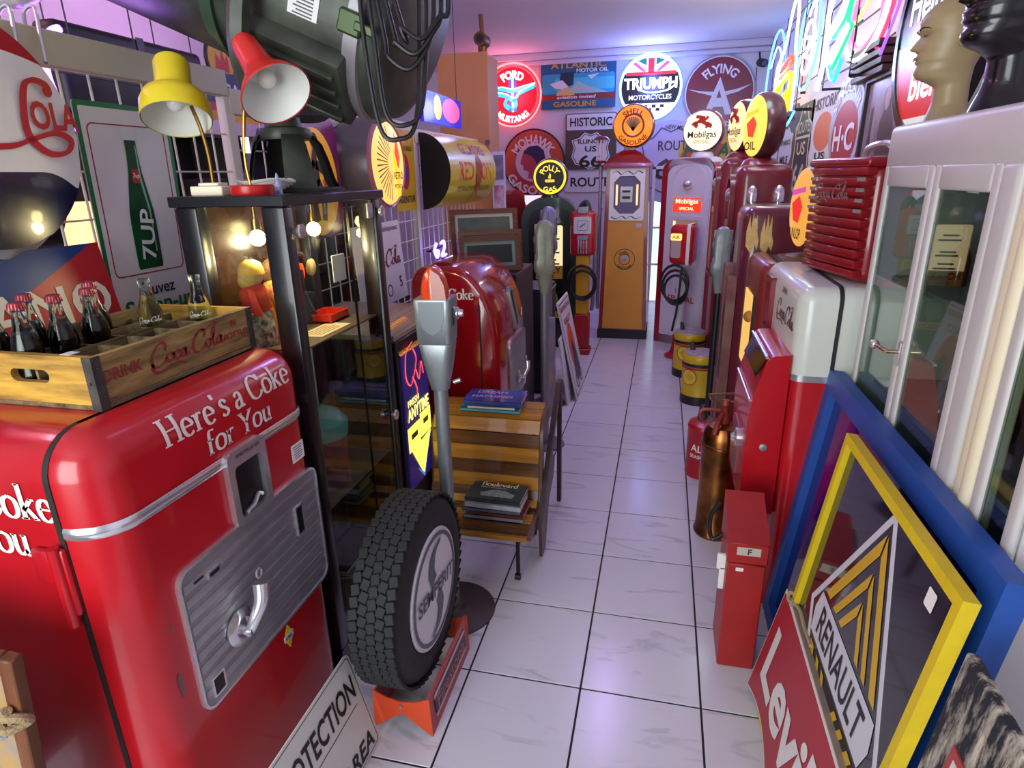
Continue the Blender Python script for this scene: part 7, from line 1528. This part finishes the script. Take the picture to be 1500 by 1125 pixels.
# ================================================================== beyond the wire partition
def hang(t, xs=(-.1, .1), z=.05, y=.01):
    for x in xs: obj('hanger', B().cyl((x, y, z), (x, y, 3.145-t.location.z), .003, n=6), BLACK, t)
t = thing('neon_sign', 'violet neon arc glowing behind the round cap sign', 'neon sign', P(84, 95, X=-2.1), R90)
obj('tube', B().tube(cat([(-.02, 0, -.15), (-.05, 0, -.05), (-.04, 0, .05), (0, 0, .1), (.04, 0, .12)], 6), .014, 8), glow('#a050ff', 9), t)
obj('tube', B().tube(cat([(.03, 0, -.16), (.06, 0, -.2), (.02, 0, -.21)], 6), .012, 8), glow('#8040ff', 8), t)
obj('mount', B().box(-.1, .5, .02, .03, -.02, 0), BLACK, t)
glowlight(t, (0, -.1, 0), (.55, .25, 1), 1.5, .08); hang(t, (.1, .4), 0, .025)
c = P(215, 118, X=-2.3); t = thing('dark_lightbox', 'big unlit black lightbox behind the wire partition', 'sign', c, R90)
obj('body', B().box(-.42, .4, 0, .12, -.17, .17, .03, 3), mat('#0c0b0f', .5), t); obj('divider', B().box(-.02, .02, -.004, 0, -.17, .17), mat('#1c1a20', .4), t); hang(t, (-.4, .4), .15, .06)
c = P(300, 130, X=-2.4); t = thing('banner_sign', 'navy used car banner sign seen through the wires', 'sign', c, R90)
obj('panel', B().box(-.35, .45, 0, .01, -.06, .1), mat('#1c1f50', .4), t); obj('lettering', B().text('USED CARS', FN(.12, -.001, .01), .1, .006, w=.6), mat('#d8d4ee', .5), t); obj('red_strip', B().box(-.35, .45, -.003, 0, -.1, -.06), mat('#c83a2a', .4), t); obj('yellow_strip', B().box(-.35, .45, -.003, 0, -.15, -.1), mat('#d8a020', .4), t); hang(t, (-.3, .4), .08, .005)
c = P(320, 88, X=-2.5); t = thing('enamel_sign', 'small round yellow sign with red flames high behind the wires', 'sign', c, R90)
obj('disc', B().prism(circ(.12, 32), .015, FN(0, 0, 0)), mat('#1a1418', .4), t); obj('yellow_field', B().prism(circ(.108, 32), .017, FN(0, 0, 0)), mat('#d8a81c', .4), t); obj('flames', B().plate([(-.06, -.06), (-.04, .03), (-.01, -.01), (.01, .06), (.03, 0), (.06, .04), (.06, -.06)], FN(0, -.018, 0)), mat('#c82a1c', .4), t); hang(t, (0,), .1, 0)
c = P(130, 330, X=-2.2); t = thing('fringed_lamp', 'small glowing lamp with a fringed shade beyond the partition', 'lamp', (c.x, c.y, 1.1), 0)
obj('stem', B().cyl((0, 0, 0), (0, 0, .35), .012), mat('#8a6a3a', .3, .8), t); obj('lamp_shade', B().lathe([(.1, .3), (.09, .4), (.05, .5), (.04, .52)], 24, cap=False), glow('#ffc07a', 1.6), t); obj('fringe', B().lathe([(.1, .17), (.1, .3)], 36, cap=False), glow('#ffd9b0', .7), t); obj('base', B().lathe([(.09, 0), (.08, .03), (.02, .05), (0, .05)], 20), mat('#8a6a3a', .3, .8), t)
tg('storage_shelf', 'long shelf beyond the wire partition holding the lamp', 'shelf', B().box(-.2, .25, -1, 1.4, 1.06, 1.1).box(-.2, .25, -1, -.96, 0, 1.06).box(-.2, .25, 1.36, 1.4, 0, 1.06), wood('#8a5a3a', '#5a3822', 3, .5, 'Y'), (-2.25, 1.9, 0))
t = thing('neon_sign', 'small violet neon figure behind the framed pictures', 'neon sign', P(645, 365, X=-1.58), R90)
obj('tube', B().tube(cat([(-.08, 0, .05), (-.12, 0, 0), (-.07, 0, -.05), (-.04, 0, -.01), (-.1, 0, .0)], 5), .01, 8), glow('#8a5aff', 8), t); obj('tube', B().tube(cat([(.02, 0, .04), (.08, 0, .05), (.09, 0, .0), (.03, 0, -.05), (.12, 0, -.05)], 5), .01, 8), glow('#8a5aff', 8), t)
glowlight(t, (0, -.08, 0), (.5, .3, 1), .8, .04); obj('mount', B().box(-.14, .14, .012, .05, -.006, .006), BLACK, t)
c = P(650, 160, X=-1.75); t = thing('neon_sign', 'blue and pink neon panel under the searchlight cables', 'neon sign', c, R90)
obj('panel', B().box(-.45, .45, 0, .03, -.12, .1), glow('#2a2ad0', .6), t); obj('pink_field', B().plate(circ(.22, 24, .18, 0, .09), FN(0, -.002, 0)), glow('#e05a9a', .9), t); obj('yellow_emblem', B().plate(circ(.09, 16, -.15, .0), FN(0, -.003, 0)), glow('#ffc81c', 1), t)
glowlight(t, (0, -.15, 0), (.35, .35, 1), 2, .08); hang(t, (-.4, .4), .08, .02)
c = P(15, 0, X=-1.9); globe_ = tg('ceiling_globe', 'white glass globe lamp hanging at the upper edge behind the rail', 'lamp', B().ball((0, 0, 0), .12, 24, 16), mat('#e0e4ea', .2), (c.x, c.y, c.z+.1)); hang(globe_, (0,), .1, 0)
for (px, py) in ((8, 30), (45, 30)):
    a = P(px, py, X=-1.64); b_ = P(px+22, py+62, X=-1.57)
    tg('hanging_hook', 'steel S-shaped hook holding the cap sign at the picture edge' if px < 20 else 'steel hook over the rail next to the cap sign', 'hook', B().tube(cat([a+V((-.02, 0, -.02)), a+V((-.015, 0, .02)), a+V((.01, .01, .03)), (a+b_)/2+V((.01, 0, 0)), b_], 6), .005, 6), CHROME, (0, 0, 0))
# dark shelving along the neighbouring aisle
t = thing('tall_shelving', 'tall dark wooden shelving seen through the wire partition', 'shelving', (-2.72, 3.2, 0), R90)
DS = wood('#3a2c2a', '#1e1718', 2, .6, 'X')
obj('back_board', B().box(-2.5, 2.5, .3, .32, 0, 1.96), mat('#1b1719', .7), t)
for z in (.05, .5, .95, 1.4, 1.94): obj('shelf', B().box(-2.5, 2.5, 0, .3, z, z+.025), DS, t)
for k in range(6): obj('upright', B().box(-2.5+.996*k, -2.48+.996*k, 0, .3, 0, 1.96), DS, t)
bx = thing('storage_carton', 'dark carton with a pale paper label on the shelving behind the wires', 'carton', (-2.86, 3.65, 1.425), R90)
obj('carton', B().box(-.2, .2, -.1, .1, 0, .28, .004, 1), mat('#23243c', .5, hex2='#3a2430', vs_=3), bx)
obj('paper_label', B().box(-.08, .08, -.102, -.1, .06, .18), mat('#a9a4b4', .6), bx)
